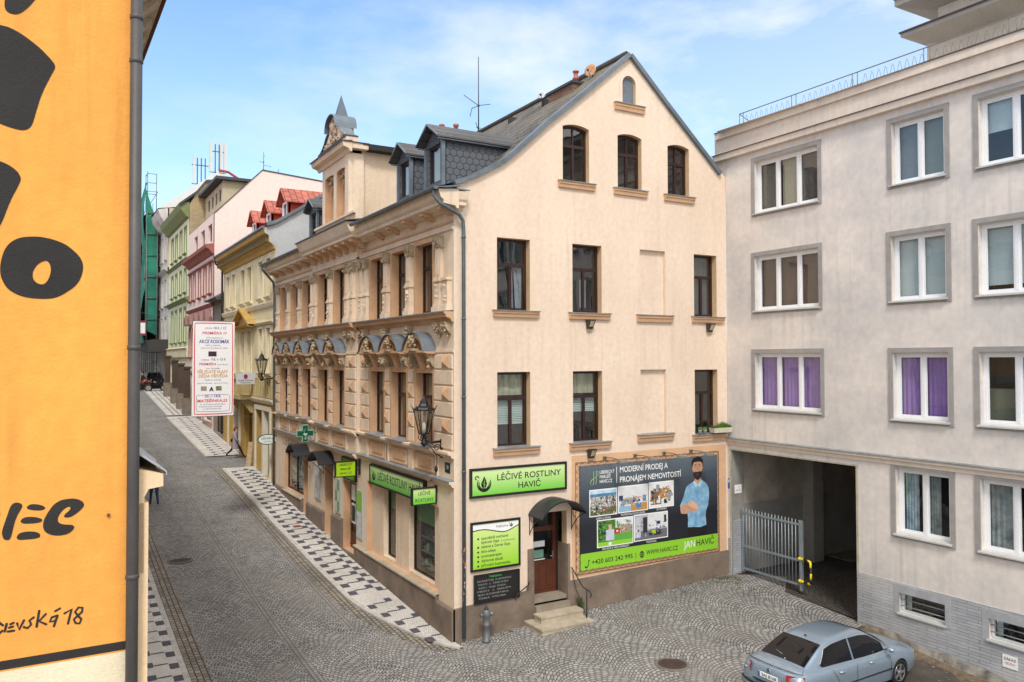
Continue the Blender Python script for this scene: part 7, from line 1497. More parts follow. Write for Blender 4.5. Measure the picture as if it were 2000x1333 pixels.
lines = [('sobota', -4.12, 8.32, .06, GRY, .26, 0), ('10.5. / 15', -3.82, 8.31, .085, BPRINT, .42, .01), ('PREMIÉRA !!!', -4.20, 8.12, .09, MAG, .84, .012), ('Jiřina Jelínková', -4.05, 7.97, .05, GRY, .56, 0), ('AKCE ROSOMÁK', -4.30, 7.80, .12, BBL, 1.05, .02), ('režie J. Jelínek', -4.1, 7.70, .05, GRY, .52, 0), ('výtvarnice B. Jelínková, hudba', -4.25, 7.60, .05, GRY, .92, 0),
         ('sobota', -4.22, 7.17, .06, GRY, .26, 0), ('7.6. v 15 h', -3.90, 7.17, .085, BPRINT, .5, .01), ('PREMIÉRA', -4.30, 7.0, .085, MAG, .58, .012), ('(oceněno)', -3.68, 7.0, .05, GRY, .36, 0), ('pan Pohádka', -4.05, 6.86, .05, GRY, .48, 0), ('TŘI ZLATÉ VLASY', -4.38, 6.71, .105, OCH, 1.08, .018), ('DĚDA VŠEVĚDA', -4.32, 6.56, .105, OCH, 1.0, .018), ('Robert Smolík', -4.1, 6.44, .06, GRY, .56, 0), ('režie M. Homolka   výprava R. Smolík', -4.35, 6.33, .05, GRY, 1.05, 0),
         ('10. – 14.6.', -4.12, 5.84, .10, BBL, .56, .02), ('MATEŘINKA,25', -4.36, 5.67, .10, BRD, 1.04, .02), ('26. ročník festivalu profesionálních', -4.25, 5.57, .045, GRY, .86, 0), ('loutkových divadel', -4.30, 5.49, .045, GRY, .8, 0), ('pro děti předškolního věku', -4.15, 5.41, .045, GRY, .62, 0)]
for s_, u, w, h, m_, f_, bo in lines:
    mb = MB(); mb.text(fr, s_, u, w, h, .004, 0, 'LEFT', bold=bo, fit=f_, shear=.15); mb.obj('lettering', m_, t)
mb = MB(); mb.sheet(fr, rect(-3.98, -3.70, 7.32, 7.50), (), .004, 0); mb.sheet(fr, rect(-4.23, -4.03, 6.08, 6.24), (), .004, 1); mb.sheet(fr, rect(-3.72, -3.52, 6.08, 6.24), (), .004, 2); mb.obj('picture', [mat('banner_dark_pic', (70, 44, 56), .6, .3, 12), mat('banner_beige_pic', (176, 160, 146), .6, .3, 12), mat('banner_olive_pic', (150, 150, 120), .6, .4, 12)], t)
mb = MB(); mb.sheet(fr, [(-3.95, 6.06), (-3.88, 6.22), (-3.85, 6.22), (-3.79, 6.06), (-3.84, 6.06), (-3.865, 6.12), (-3.90, 6.06)], (), .004); mb.obj('mark', mat('banner_navy', (22, 30, 66), .6, 0), t)
mb = MB()
for z in (cz1, cz0): mb.tube([(c0-.03, by, z), (c1+.03, by, z)], .014, 6)
mb.tube([(c0, by, cz1), (-8.55, by, 9.2)], .004, 4); mb.tube([(c1, by, cz1), (-.12, by, 9.0)], .004, 4); mb.tube([(c0-.04, by, cz0), (-8.55, by, 4.8)], .0035, 4); mb.tube([(c1-.04, by, cz0), (-.1, by, 4.7)], .0035, 4)
mb.obj('suspension_wire', mat('thin_wire', (120, 120, 120), .5), t)

# ================================================================== CAR
import bmesh
def to_obj(name, me, mats, parent):
    o = bpy.data.objects.new(name, me); COL.objects.link(o); o.parent = parent
    for m_ in (mats if isinstance(mats, (list, tuple)) else [mats]): me.materials.append(m_)
    return o
def bake(o):
    dg = bpy.context.evaluated_depsgraph_get(); me = bpy.data.meshes.new_from_object(o.evaluated_get(dg)); return me
CAR = thing('parked_car', 'silver blue saloon car parked on worn asphalt by the grey block', 'car', (6.21, -6.47, -.075))
PAINT = mat('silver_blue_paint', (146, 164, 182), .28, .03, 2, metal=.45, coat=.8); CGL = mat('dark_car_glass', (12, 16, 22), .02, 0, 2, spec=.5); RUB = mat('black_rubber', (24, 24, 25), .7, .1, 6); RIM = mat('alloy_rim', (176, 178, 180), .3, .05, 4, metal=.7)
CGL.node_tree.nodes['Principled BSDF'].inputs['IOR'].default_value = 1.45
stn = [(-2.35, .50, .52, .54, .34), (-2.33, .70, .70, .72, .30), (-2.28, .78, .84, .88, .27), (-2.15, .82, .93, .985, .25), (-1.9, .845, .955, 1.01, .22), (-1.5, .86, .955, 1.0, .19), (-.8, .873, .95, .99, .18), (0, .876, .935, .98, .18), (.7, .874, .92, .965, .18), (1.0, .868, .905, .955, .18), (1.35, .858, .875, .93, .19), (1.75, .835, .82, .875, .21), (2.05, .79, .75, .80, .23), (2.22, .70, .68, .72, .25), (2.31, .56, .60, .63, .28), (2.34, .40, .50, .52, .32)]
def ringp(x, w, zs, zc, zb):
    half = [(0, zc), (.35*w, zc-.004), (.68*w, zc-.02), (.86*w, zs+.0), (.945*w, zs-.045), (.985*w, zs-.12), (1.0*w, zs-.25), (1.0*w, (zs+zb)*.5-.02), (.985*w, zb+.12), (.95*w, zb+.03), (.85*w, zb)]
    return [(x, y, z) for y, z in half] + [(x, -y, z) for y, z in half[::-1][:-1]]
def loft(rings, closed=True):
    bm = bmesh.new(); R_ = [[bm.verts.new(p) for p in r] for r in rings]; n = len(R_[0])
    for a, b in zip(R_, R_[1:]):
        for i in range(n if closed else n-1): bm.faces.new((a[i], a[(i+1) % n], b[(i+1) % n], b[i]))
    return bm, R_
bm, R_ = loft([ringp(*s_) for s_ in stn])
bm.faces.new(R_[0]); bm.faces.new(R_[-1][::-1]); bmesh.ops.recalc_face_normals(bm, faces=bm.faces)
me = bpy.data.meshes.new('tmp_body'); bm.to_mesh(me); bm.free(); tmp = bpy.data.objects.new('tmp_body', me); COL.objects.link(tmp)
cuts = []
for x in (-1.34, 1.36):
    c = MB(); c.lathe((x, -1.2, .31), [(.345, 0), (.345, 2.4)], 32, axis=(0, 1, 0)); co = c.obj('cut', RUB, None); cuts.append(co)
    mo = tmp.modifiers.new('b', 'BOOLEAN'); mo.operation = 'DIFFERENCE'; mo.object = co; mo.solver = 'EXACT'
me2 = bake(tmp); bpy.data.objects.remove(tmp)
for c in cuts: bpy.data.objects.remove(c)
me2.materials.clear()
body = to_obj('body', me2, [PAINT, RUB], CAR)
for p in me2.polygons:
    c = p.center; d = min(math.hypot(c.x-x, c.z-.31) for x in (-1.34, 1.36))
    if d < .34 and abs(c.y) < .84: p.material_index = 1
    else: p.material_index = 0
me2.polygons.foreach_set('use_smooth', [True]*len(me2.polygons))
me2.set_sharp_from_angle(angle=R(38))
# cabin
cst = [(-1.98, .985, .70, .66), (-1.9, 1.01, .715, .655), (-1.55, 1.20, .725, .61), (-1.22, 1.36, .735, .575), (-.9, 1.425, .745, .565), (-.4, 1.455, .752, .565), (.1, 1.44, .755, .565), (.42, 1.39, .755, .56), (.75, 1.22, .75, .60), (1.05, 1.04, .74, .65), (1.22, .945, .72, .68)]
def cabr(x, zr, wb, wt):
    zb_ = .90
    if zr < .99: wt = wb*.97
    half = [(0, zr), (wt*.6, zr-.006), (wt*.9, zr-.025), (wt, zr-.055), (wt+(wb-wt)*.25+.01, zb_+(zr-.055-zb_)*.75), (wt+(wb-wt)*.6+.012, zb_+(zr-.055-zb_)*.4), (wb+.01, zb_)]
    return [(x, y, z) for y, z in half][::-1][:-1] + [(x, -y, z) for y, z in half]
bm, R_ = loft([cabr(*s_) for s_ in cst], False); bmesh.ops.recalc_face_normals(bm, faces=bm.faces); me = bpy.data.meshes.new('roof'); bm.to_mesh(me); bm.free()
me.polygons.foreach_set('use_smooth', [True]*len(me.polygons)); to_obj('roof', me, PAINT, CAR)
def cabz(x):
    xs_ = [s_[0] for s_ in cst]; return [interp(x, xs_, [s_[k] for s_ in cst]) for k in (1, 2, 3)]
def sidept(x, s_, sgn, o=.012):
    zr, wb, wt = cabz(x); zt = zr-.06; z = .925+(zt-.925)*s_; f = (z-.90)/(zr-.055-.90) if zr > .98 else 0
    y = interp(f, [0, .4, .75, 1], [wb+.01, wt+(wb-wt)*.6+.012, wt+(wb-wt)*.25+.01, wt]); return Vector((x, sgn*(y+o), z))
def localobj(mb, name, m_, parent, recalc=True, smooth=False):
    return mb.obj(name, m_, parent, origin=(0, 0, 0), recalc=recalc)
for sgn in (-1, 1):
    for (xa, xb) in ((-1.48, -.36), (-.30, .86)):
        mb = MB(); n = 16; rows_ = 5
        for i in range(n+1):
            x = xa+(xb-xa)*i/n; top = 1.0
            hi = min(1.0, (x+1.62)/.42) if xa < -1 else 1.0
            if xb > .5: hi = min(1, (1.13-x)/.28)
            lo = 0.0 if x > -1.36 else min(.9, (-1.36-x)*3.5)
            for j in range(rows_+1): s_ = lo+(max(hi, lo+.02)-lo)*j/rows_; mb.v.append(sidept(x, s_*.96, sgn))
        for i in range(n):
            for j in range(rows_): a = i*(rows_+1)+j; mb.f.append([a, a+1, a+rows_+2, a+rows_+1]); mb.m.append(0); mb.sm.append(True)
        localobj(mb, 'side_window', CGL, CAR, False)
    mb = MB(); pts = [sidept(x, -.0, sgn, .012)+Vector((0, 0, -.012)) for x in frange(-1.5, .95, .2)]; mb.tube(pts, .008, 4)
    pts = [sidept(x, min(1, (x+1.62)/.42, (1.16-x)/.28)*.985, sgn, .014) for x in frange(-1.5, 1.0, .1)]; mb.tube(pts, .011, 4); localobj(mb, 'window_trim', mat('bright_trim', (186, 190, 194), .3, 0, metal=.6), CAR)
def ends(name, xa, xb, ta, tb, mg):
    mb = MB(); n = 8; q = 8
    for i in range(n+1):
        x = xa+(xb-xa)*i/n; zr, wb, wt = cabz(x); hw = ta+(tb-ta)*i/n
        for j in range(q+1):
            y = -hw+2*hw*j/q; z = zr-.004-.03*max(0, abs(y)/wt-.62)**1*1.2+.010; mb.v.append(Vector((x+(.012 if xb > 0 else -.012), y, z)))
    for i in range(n):
        for j in range(q): a = i*(q+1)+j; mb.f.append([a, a+1, a+q+2, a+q+1]); mb.m.append(0); mb.sm.append(True)
    localobj(mb, name, mg, CAR, False)
ends('rear_window', -1.86, -1.20, .61, .52, CGL); ends('windscreen', .44, 1.17, .52, .64, CGL)
mb = MB(); 
for pts in ([(-1.2, y, 1.372-.02*abs(y)) for y in (-.52, -.3, 0, .3, .52)],): mb.tube(pts, .009, 4)
localobj(mb, 'window_seal', RUB, CAR)
for (x, sy) in ((-1.34, 1), (-1.34, -1), (1.36, 1), (1.36, -1)):
    mb = MB(); c = (x, sy*.66, .31); ax = (0, sy, 0)
    mb.lathe(c, [(.20, 0), (.30, .0), (.315, .03), (.315, .15), (.30, .185), (.215, .185), (.205, .17)], 32, axis=ax); w_ = localobj(mb, 'wheel', RUB, CAR)
    mb = MB(); mb.lathe((x, sy*.67, .31), [(.205, 0), (.205, .17), (.195, .175), (.19, .12), (.05, .12), (.05, .165), (.0, .17)], 28, axis=ax)
    for k in range(5):
        a = k*2*math.pi/5; d_ = Vector((math.cos(a), 0, math.sin(a))); t_ = Vector((-math.sin(a), 0, math.cos(a))); b_ = Vector((x, sy*.835, .31))
        v = [b_+d_*.03+t_*.035, b_+d_*.03-t_*.035, b_+d_*.20-t_*.028, b_+d_*.20+t_*.028]; mb.add(v+[p-Vector((0, sy*.03, 0)) for p in v], [(0, 1, 2, 3), (4, 5, 6, 7), (0, 1, 5, 4), (1, 2, 6, 5), (2, 3, 7, 6), (3, 0, 4, 7)])
    localobj(mb, 'rim', RIM, w_)
for sy in (1, -1):
    mb = MB(); v = []
    for j in range(5):
        z = .64+.26*j/4
        for i in range(5):
            a = i/4; x = -2.345+.16*a**2+.06*a-.02*(j == 4)+(.02 if j == 0 else 0); y = .50+.335*a-.10*a*(1-a); zz = z-.05*a*(j == 0); mb.v.append(Vector((x+.0+(.0 if j < 3 else (j-2)*.022), sy*(y-.02*(j > 2)), zz)))
    for j in range(4):
        for i in range(4): a = j*5+i; mb.f.append([a, a+1, a+6, a+5]); mb.m.append(0); mb.sm.append(True)
    tl = localobj(mb, 'tail_light', mat('tail_light_red', (158, 20, 28), .15, .1, 9, coat=.6), CAR, False)
    mb = MB(); mb.ball((-2.33, sy*.66, .74), .035, sq=(.3, 1.1, .7)); localobj(mb, 'reversing_light', mat('clear_lamp', (190, 194, 198), .2, .05), tl)
    mb = MB(); mb.ball((2.115, sy*.60, .64), .125, sq=(.8, 1.1, .5)); localobj(mb, 'headlight', mat('clear_lamp', (206, 190, 190)), CAR)
    mb = MB(); mb.ball((.80, sy*.96, 1.0), .1, sq=(.7, 1.05, .62), n=12); mb.tube([(.86, sy*.78, .95), (.84, sy*.92, .97)], .03, 6); localobj(mb, 'wing_mirror', PAINT, CAR)
    for x in (-.98, .12): mb = MB(); mb.tube([(x, sy*.872, .80), (x+.04, sy*.90, .805), (x+.16, sy*.90, .805), (x+.2, sy*.872, .80)], .014, 6); mb.ball((x+.1, sy*.868, .80), .05, sq=(1.5, .2, .7)); localobj(mb, 'door_handle', mat('bright_trim', (186, 190, 194)), CAR)
    mb = MB(); mb.tube([(-.95, sy*.879, .50), (1.0, sy*.881, .50)], .016, 5); localobj(mb, 'side_strip', RUB, CAR)
    mb = MB()
    for pts in ([(-.33, sy*.879, .9), (-.34, sy*.885, .6), (-.34, sy*.872, .26)], [(.92, sy*.872, .88), (.98, sy*.878, .6), (.95, sy*.866, .26)], [(-1.22, sy*.868, .92), (-1.1, sy*.875, .78), (-.98, sy*.876, .60), (-.95, sy*.87, .3)]): mb.tube(pts, .004, 4)
    localobj(mb, 'door_gap', RUB, CAR)
mb = MB(); mb.tube([(-2.14, -.80, .955), (-2.2, -.6, .955), (-2.24, -.3, .955), (-2.25, 0, .955), (-2.24, .3, .955), (-2.2, .6, .955), (-2.14, .80, .955)], .009, 4); mb.tube([(-2.3, -.6, .56), (-2.355, -.3, .56), (-2.36, .3, .56), (-2.3, .6, .56)], .02, 5); mb.tube([(-1.98, -.68, .99), (-2.12, -.74, .97)], .004, 4); mb.tube([(-1.98, .68, .99), (-2.12, .74, .97)], .004, 4); localobj(mb, 'boot_gap', RUB, CAR)
mb = MB(); mb.tube([(-2.28, -.80, .40), (-2.38, -.5, .40), (-2.40, 0, .40), (-2.38, .5, .40), (-2.28, .80, .40)], [.05, .06, .06, .06, .05], 8); localobj(mb, 'bumper', PAINT, CAR)
mb = MB(); mb.tube([(-2.24, -.85, .47), (-2.40, -.55, .48), (-2.44, 0, .48), (-2.40, .55, .48), (-2.24, .85, .47)], .022, 6); localobj(mb, 'bumper_strip', RUB, CAR)
frp = Fr((-2.352, 0, 0), (0, -1, 0), (-1, 0, 0)); mb = MB(); mb.fbox(frp, -.27, .27, .66, .77, 0, .014); np_ = localobj(mb, 'number_plate', WPAINT, CAR)
mb = MB(); mb.fbox(frp, -.27, -.225, .66, .77, .012, .0155); localobj(mb, 'plate_band', BLUE, np_)
mb = MB(); mb.text(frp, '3AJ 8168', .03, .683, .066, .017, 0, 'CENTER', fit=.42, bold=.01); localobj(mb, 'lettering', BPRINT, np_)
mb = MB(); mb.lathe((-2.335, 0, .855), [(.042, 0), (.042, .012)], 20, axis=(-1, 0, .25)); localobj(mb, 'badge', mat('chrome', (170, 174, 178), .2, 0, metal=.9), CAR)
mb = MB(); mb.lathe((-1.05, 0, 1.405), [(.03, 0), (.02, .02), (.0, .03)], 12); localobj(mb, 'aerial', RUB, CAR)
mb = MB(); mb.tube([(-1.80, -.05, 1.06), (-1.76, .12, 1.095), (-1.72, .30, 1.115)], .008, 5); mb.ball((-1.84, -.06, 1.03), .03); localobj(mb, 'rear_wiper', mat('bright_trim', (186, 190, 194)), CAR)
mb = MB(); mb.box(-1.9, 2.0, -.62, .62, .17, .3); localobj(mb, 'underbody', RUB, CAR)
CAR.rotation_euler = (0, 0, .025); CAR.scale = (.915, .915, .915)

# ================================================================== PEOPLE
def skin_mesh(name, verts, edges, radii, m_, parent, sub=2):
    me = bpy.data.meshes.new(name); me.from_pydata(verts, edges, []); o = bpy.data.objects.new('tmp', me); COL.objects.link(o)
    mo = o.modifiers.new('s', 'SKIN'); sv = me.skin_vertices[0].data
    for i, r in enumerate(radii): sv[i].radius = (r, r) if not isinstance(r, tuple) else r; sv[i].use_root = (i == 0)
    mo.use_smooth_shade = True
    ss = o.modifiers.new('u', 'SUBSURF'); ss.levels = sub; ss.render_levels = sub
    me2 = bake(o); bpy.data.objects.remove(o); me2.materials.clear(); return to_obj(name, me2, m_, parent)
SKIN = mat('skin', (206, 160, 132), .6, .05, 6)
def person(lab, loc, head, s_, stride, armsw, top, legs, hair, coat=0, bag=None, hairlen=0, cat='person', shoe=None):
    t = thing('person', lab, 'person', loc)
    V, E_, Rr = [], [], []
    def v(p, r, par=None):
        V.append(p); Rr.append(r)
        if par is not None: E_.append((par, len(V)-1))
        return len(V)-1
    a = stride
    pel = v((0, 0, .93), (.13, .15)); ch = v((.0, 0, 1.15), (.12, .15), pel); ch2 = v((.01, 0, 1.34), (.11, .17), ch); nk = v((.015, 0, 1.47), .055, ch2); hd = v((.035, 0, 1.56), .07, nk); hd2 = v((.04, 0, 1.66), .085, hd)
    for sg in (1, -1):
        ph = a*sg; hip = v((.01*sg, .09*sg, .88), .09, pel); kn = v((math.sin(ph)*.40+(.05 if ph > 0 else .02), .10*sg, .88-.42*math.cos(ph)), .062, hip)
        kx = V[kn][0]; kz = V[kn][2]; lb = ph-(.35 if ph < 0 else .0); an = v((kx+math.sin(lb)*.40, .10*sg, max(.07, kz-.41*math.cos(lb))), .042, kn); ax_, az_ = V[an][0], V[an][2]; v((ax_+.15, .11*sg, max(.03, az_-.045)), .038, an)
        sh = v((0, .18*sg, 1.38), .055, ch2); aa = -armsw*sg; el = v((math.sin(aa)*.27, .23*sg, 1.38-.28*math.cos(aa)), .042, sh); ex, ez = V[el][0], V[el][2]; wr = v((ex+math.sin(aa+.35)*.24, .22*sg, ez-.24*math.cos(aa+.35)), .028, el)
        wx, wz = V[wr][0], V[wr][2]; pm = v((wx+.03, .22*sg, wz-.07), .03, wr)
        for k in range(4): f1 = v((wx+.015+.018*k, .215*sg, wz-.12-.008*(k in (1, 2))), .010, pm); v((wx+.02+.018*k, .205*sg, wz-.155-.01*(k in (1, 2))), .008, f1)
        th_ = v((wx+.065, .20*sg, wz-.08), .010, pm)
    body = skin_mesh('body', V, E_, Rr, [top, legs, SKIN], t)
    for p in body.data.polygons:
        c = p.center; p.material_index = 1 if c.z < .90 and abs(c.y) < .19 and (c.z < .86) and not (abs(c.y) > .17 and c.z > .7) else (2 if (c.z > 1.46 or (abs(c.y) > .17 and c.z < .98 and c.z > .6)) else 0)
    def lo(mb, nm, m_, rc=True): return mb.obj(nm, m_, t, origin=(0, 0, 0), recalc=rc)
    mb = MB(); mb.ball((.025, 0, 1.68), .105, n=14, sq=(1.0, .86, 1.02)); 
    if hairlen: mb.ball((-.035, 0, 1.60), .10, n=12, sq=(.8, .95, 1.25))
    h_ = lo(mb, 'hair', hair)
    mb = MB(); mb.ball((.055, 0, 1.62), .088, n=14, sq=(.92, .84, 1.12)); mb.ball((.14, 0, 1.61), .016, sq=(1, .8, 1.4)); 
    for sg in (1, -1): mb.ball((.05, .078*sg, 1.62), .022, sq=(.8, .4, 1.2))
    f_ = lo(mb, 'face', SKIN); mb = MB()
    for sg in (1, -1): mb.ball((.133, .03*sg, 1.635), .009)
    mb.ball((.134, 0, 1.573), .018, sq=(.4, 1, .3)); lo(mb, 'features', mat('dark_features', (70, 40, 36), .5), True)
    if coat:
        mb = MB(); n = 20; prof = [(1.43, .10, .17), (1.38, .12, .20), (1.25, .135, .19), (1.1, .13, .165), (.95, .15, .185), (.75, .17, .205), (coat, .20, .23)]
        for z, rx, ry in prof:
            for k in range(n): an = 2*math.pi*k/n; wv = 1+.05*math.sin(3*an)*(1.43-z); mb.v.append(Vector((rx*math.cos(an)*wv-.01, ry*math.sin(an)*wv, z)))
        for j in range(len(prof)-1):
            for k in range(n): mb.f.append([j*n+k, j*n+(k+1) % n, (j+1)*n+(k+1) % n, (j+1)*n+k]); mb.m.append(0); mb.sm.append(True)
        for sg in (1, -1):
            aa = -armsw*sg; mb.tube([(0, .17*sg, 1.39), (math.sin(aa)*.27, .235*sg, 1.38-.28*math.cos(aa)), (math.sin(aa)*.27+math.sin(aa+.35)*.22, .225*sg, 1.38-.28*math.cos(aa)-.22*math.cos(aa+.35))], [.075, .06, .05], 10)
        lo(mb, 'coat', top)
    if bag:
        mb = MB(); mb.ball(bag, .13, n=10, sq=(1, .5, 1)); mb.tube([(bag[0], bag[1], bag[2]+.1), (0, bag[1]*.7, 1.42)], .012, 5); lo(mb, 'bag', mat('black_leather', (26, 26, 28), .5))
    t.rotation_euler = (0, 0, head); t.scale = (s_,)*3; return t
GCOAT = mat('grey_lilac_coat', (150, 142, 154), .9, .1, 4); BLK = mat('black_cloth', (30, 30, 34), .9, .1, 5); JEAN = mat('blue_jeans', (44, 60, 92), .9, .15, 6)
person('woman in a long grey coat with black bag striding towards the yellow doorway', (-.42, 25.4, gz(-.1, 25.4)), R(-28), .97, .50, .35, GCOAT, BLK, mat('auburn_hair', (112, 66, 44), .8, .1), coat=.55, bag=(-.22, .24, .98), hairlen=1)
person('pedestrian in blue jeans and dark jacket walking behind the ledge of the orange building', (-5.22, 17.0, gz(-5.2, 17)), R(95), .97, .22, .2, BLK, JEAN, mat('dark_hair', (40, 32, 28), .8, .1), bag=(.0, -.26, .95))
person('distant pedestrian in black clothes standing at the far end of the street', (-1.9, 58.5, gz(-1.9, 58.5)), R(200), .95, .12, .1, BLK, BLK, mat('dark_hair', (40, 32, 28)), bag=(-.16, .02, 1.2))

# ================================================================== SMALL THINGS
# hydrant
x, y = .71, -.40; z = gz(x, y); t = thing('hydrant', 'grey iron standpipe hydrant with dark cap by the corner of the peach house', 'hydrant', (x, y, z)); IR = mat('grey_iron', (120, 124, 126), .5, .25, 6, .2, 30, metal=.3)
mb = MB(); mb.lathe((x, y, z), [(.11, 0), (.11, .05), (.085, .07), (.085, .40), (.10, .42), (.10, .46), (.085, .48), (.085, .62), (.11, .66), (.115, .74), (.08, .80), (.05, .83)], 16); mb.obj('barrel', IR, t)
mb = MB(); mb.lathe((x, y, z+.82), [(.06, 0), (.05, .04), (.02, .06), (.03, .09), (.0, .1)], 12); mb.obj('cap', mat('dark_iron', (52, 52, 56), .5, .1), t)
for s_ in (1, -1): mb = MB(); mb.lathe((x+s_*.08, y, z+.70), [(.05, 0), (.05, .05), (.058, .055), (.058, .09), (.03, .1)], 12, axis=(s_, 0, -.15)); mb.obj('outlet', IR, t)
# window box and pots at the lower right gable window
t = thing('window_box', 'white window box with grass green plants on the sill next to the grey block', 'planter', (9.1, -.12, 4.89))
mb = MB(); mb.add([(8.78, -.26, 4.90), (9.50, -.26, 4.90), (9.50, -.06, 4.90), (8.78, -.06, 4.90), (8.74, -.29, 5.05), (9.53, -.29, 5.05), (9.53, -.04, 5.05), (8.74, -.04, 5.05)], [(0, 3, 2, 1), (0, 1, 5, 4), (1, 2, 6, 5), (2, 3, 7, 6), (3, 0, 4, 7)]); mb.obj('box', mat('cream_planter', (222, 212, 190), .7, .08, 6), t)
mb = MB(); rd = random.Random(6)
for i in range(900):
    x, y = rd.uniform(8.76, 9.51), rd.uniform(-.27, -.05); h = rd.uniform(.04, .15)*(1+.5*math.sin(x*9)); a = rd.uniform(0, 6.28); z = 5.03
    mb.add([(x-.012*math.sin(a), y+.012*math.cos(a), z), (x+.012*math.sin(a), y-.012*math.cos(a), z), (x+.04*math.cos(a), y+.04*math.sin(a), z+h)], [(0, 1, 2)])
mb.obj('plants', mat('fresh_green', (86, 130, 44), .9, .3, 14), t, recalc=False)
for k, (x, lab) in enumerate(((8.36, 'leftmost small flower pot on the sill left of the white window box'), (8.56, 'small flower pot on the sill touching the white window box'))):
    t = thing('flower_pot', lab, 'flower pot', (x, -.07, 4.89)); mb = MB(); mb.lathe((x, -.07, 4.89), [(.045, 0), (.065, .10), (.07, .11), (.055, .11)], 12); mb.obj('pot', mat('grey_pot', (176, 180, 178), .6, .1), t)
    mb = MB()
    for i in range(60): a = rd.uniform(0, 6.28); r_ = rd.uniform(0, .07); q = (x+r_*math.cos(a), -.07+r_*math.sin(a), 5.0); mb.add([q, (q[0]+.02, q[1], q[2]+rd.uniform(.03, .1)), (q[0], q[1]+.02, q[2]+rd.uniform(.03, .08))], [(0, 1, 2)])
    mb.obj('plant', mat('fresh_green', (86, 130, 44)), t, recalc=False)
# dishes and aerials
def dish(lab, c, r, ax, m_):
    t = thing('satellite_dish', lab, 'satellite dish', (c[0], c[1], c[2]-.3)); mb = MB(); mb.lathe(c, [(r*.15, -.10*r), (r*.6, -.04*r), (r, .12*r), (r, .14*r), (r*.6, -.02*r), (.01, -.06*r)], 24, axis=ax); mb.obj('reflector', m_, t)
    mb = MB(); a = Vector(ax).normalized(); mb.tube([Vector(c), Vector(c)-a*.12+Vector((0, 0, -.05)), Vector(c)-a*.1+Vector((0, 0, -.5))], .02, 5); mb.tube([Vector(c)+Vector((0, 0, -r*.9)), Vector(c)+a*r*.9+Vector((0, 0, -r*.3))], .012, 4); mb.ball(Vector(c)+a*r*.9+Vector((0, 0, -r*.3)), .04); mb.obj('mount', mat('dark_steel', (60, 62, 70)), t)
dish('rust orange satellite dish on the roof right of the brick chimney', (5.25, 1.25, 15.98), .2, (-.75, -.35, .15), mat('rusted_dish', (206, 140, 70), .6, .35, 3, col2=(150, 150, 150)))
dish('small white satellite dish on the left side of the brick chimney', (4.72, 3.2, 15.72), .13, (-.8, -.6, .1), mat('dish_white', (206, 212, 216), .5, .03))
def aerial(lab, x, y, z0, z1, arms, nm='tv_aerial'):
    t = thing(nm, lab, 'aerial', (x, y, z0)); mb = MB(); mb.tube([(x, y, z0), (x, y, z1)], [.028, .014], 6); mb.obj('mast', mat('dark_steel', (60, 62, 70)), t); mb = MB()
    for (a, b) in arms: mb.tube([(x+a[0], y+a[1], a[2]), (x+b[0], y+b[1], b[2])], .014, 5)
    mb.ball((x, y, arms[0][1][2]), .05); mb.obj('elements', mat('dark_steel', (60, 62, 70)), t)
aerial('tall thin television aerial with a three armed cross, left of the ridge', 4.95, 8.0, 15.0, 18.6, [((-.62, 0, 17.05), (0, 0, 16.75)), ((0, 0, 16.75), (.45, -.1, 16.85)), ((0, 0, 16.75), (-.28, 0, 16.6)), ((-.28, 0, 16.6), (-.36, 0, 16.28)), ((0, 0, 15.8), (-.12, 0, 16.1)), ((-.1, 0, 15.9), (.1, 0, 15.9))])
aerial('small aerial on the ridge of the pink house', 3.37, 36, 19.3, 21.2, [((-.3, 0, 20.5), (0, 0, 20.5)), ((0, 0, 20.3), (.5, 0, 20.25)), ((0, 0, 20.9), (.1, 0, 20.9))])
aerial('tiny aerial mast far right on the ridge of the pink house', 4.6, 37, 19.3, 20.4, [((-.2, 0, 20.0), (0, 0, 20.0))])
# far street clutter
t = thing('parked_motorcycle', 'dark motorcycle parked before the wooden shop posts at the far end of the street', 'motorcycle', (-.9, 57.6, gz(-.9, 57.6)))
x, y, z = -.9, 57.6, gz(-.9, 57.6); mb = MB()
mb.ball((x+.05, y, z+.75), .30, n=10, sq=(1.5, .7, .75)); mb.ball((x-.35, y, z+.80), .2, n=10, sq=(1.2, .7, .6)); mb.tube([(x+.4, y, z+1.05), (x+.62, y, z+.33)], .05, 6); mb.tube([(x+.38, y-.3, z+1.1), (x+.4, y+.3, z+1.1)], .025, 6); mb.box(x-.4, x+.3, y-.12, y+.12, z+.3, z+.6); mb.obj('bodywork', mat('black_lacquer', (20, 20, 22), .2, 0), t)
for k in (-.62, .66):
    mb = MB(); mb.tube([(x+k+.28*math.cos(a), y, z+.32+.28*math.sin(a)) for a in [i*math.pi/10 for i in range(21)]], .06, 8); w_ = mb.obj('wheel', RUB, t); mb = MB(); mb.lathe((x+k, y-.03, z+.32), [(.22, 0), (.22, .06), (.05, .06)], 16, axis=(0, 1, 0)); mb.obj('rim', RIM, w_)
t = thing('parked_car', 'small dark car almost hidden among the clutter at the far end of the street', 'car', (-.6, 60.2, gz(-.6, 60.2)))
x, y, z = -.75, 60.2, gz(-.6, 60.2); mb = MB(); pr_ = [(-.8, .25), (-.8, .8), (-.62, .95), (-.5, 1.42), (.5, 1.42), (.62, .95), (.8, .8), (.8, .25)]
mb.wedge(Fr((x, y, z), (0, 1, 0), (1, 0, 0)), -.4, 3.4, [(a, b if b < 1.0 else .95) for a, b in pr_]); mb.wedge(Fr((x, y, z), (0, 1, 0), (1, 0, 0)), .6, 2.6, pr_[2:6]); mb.obj('body', mat('black_lacquer', (20, 20, 22)), t)
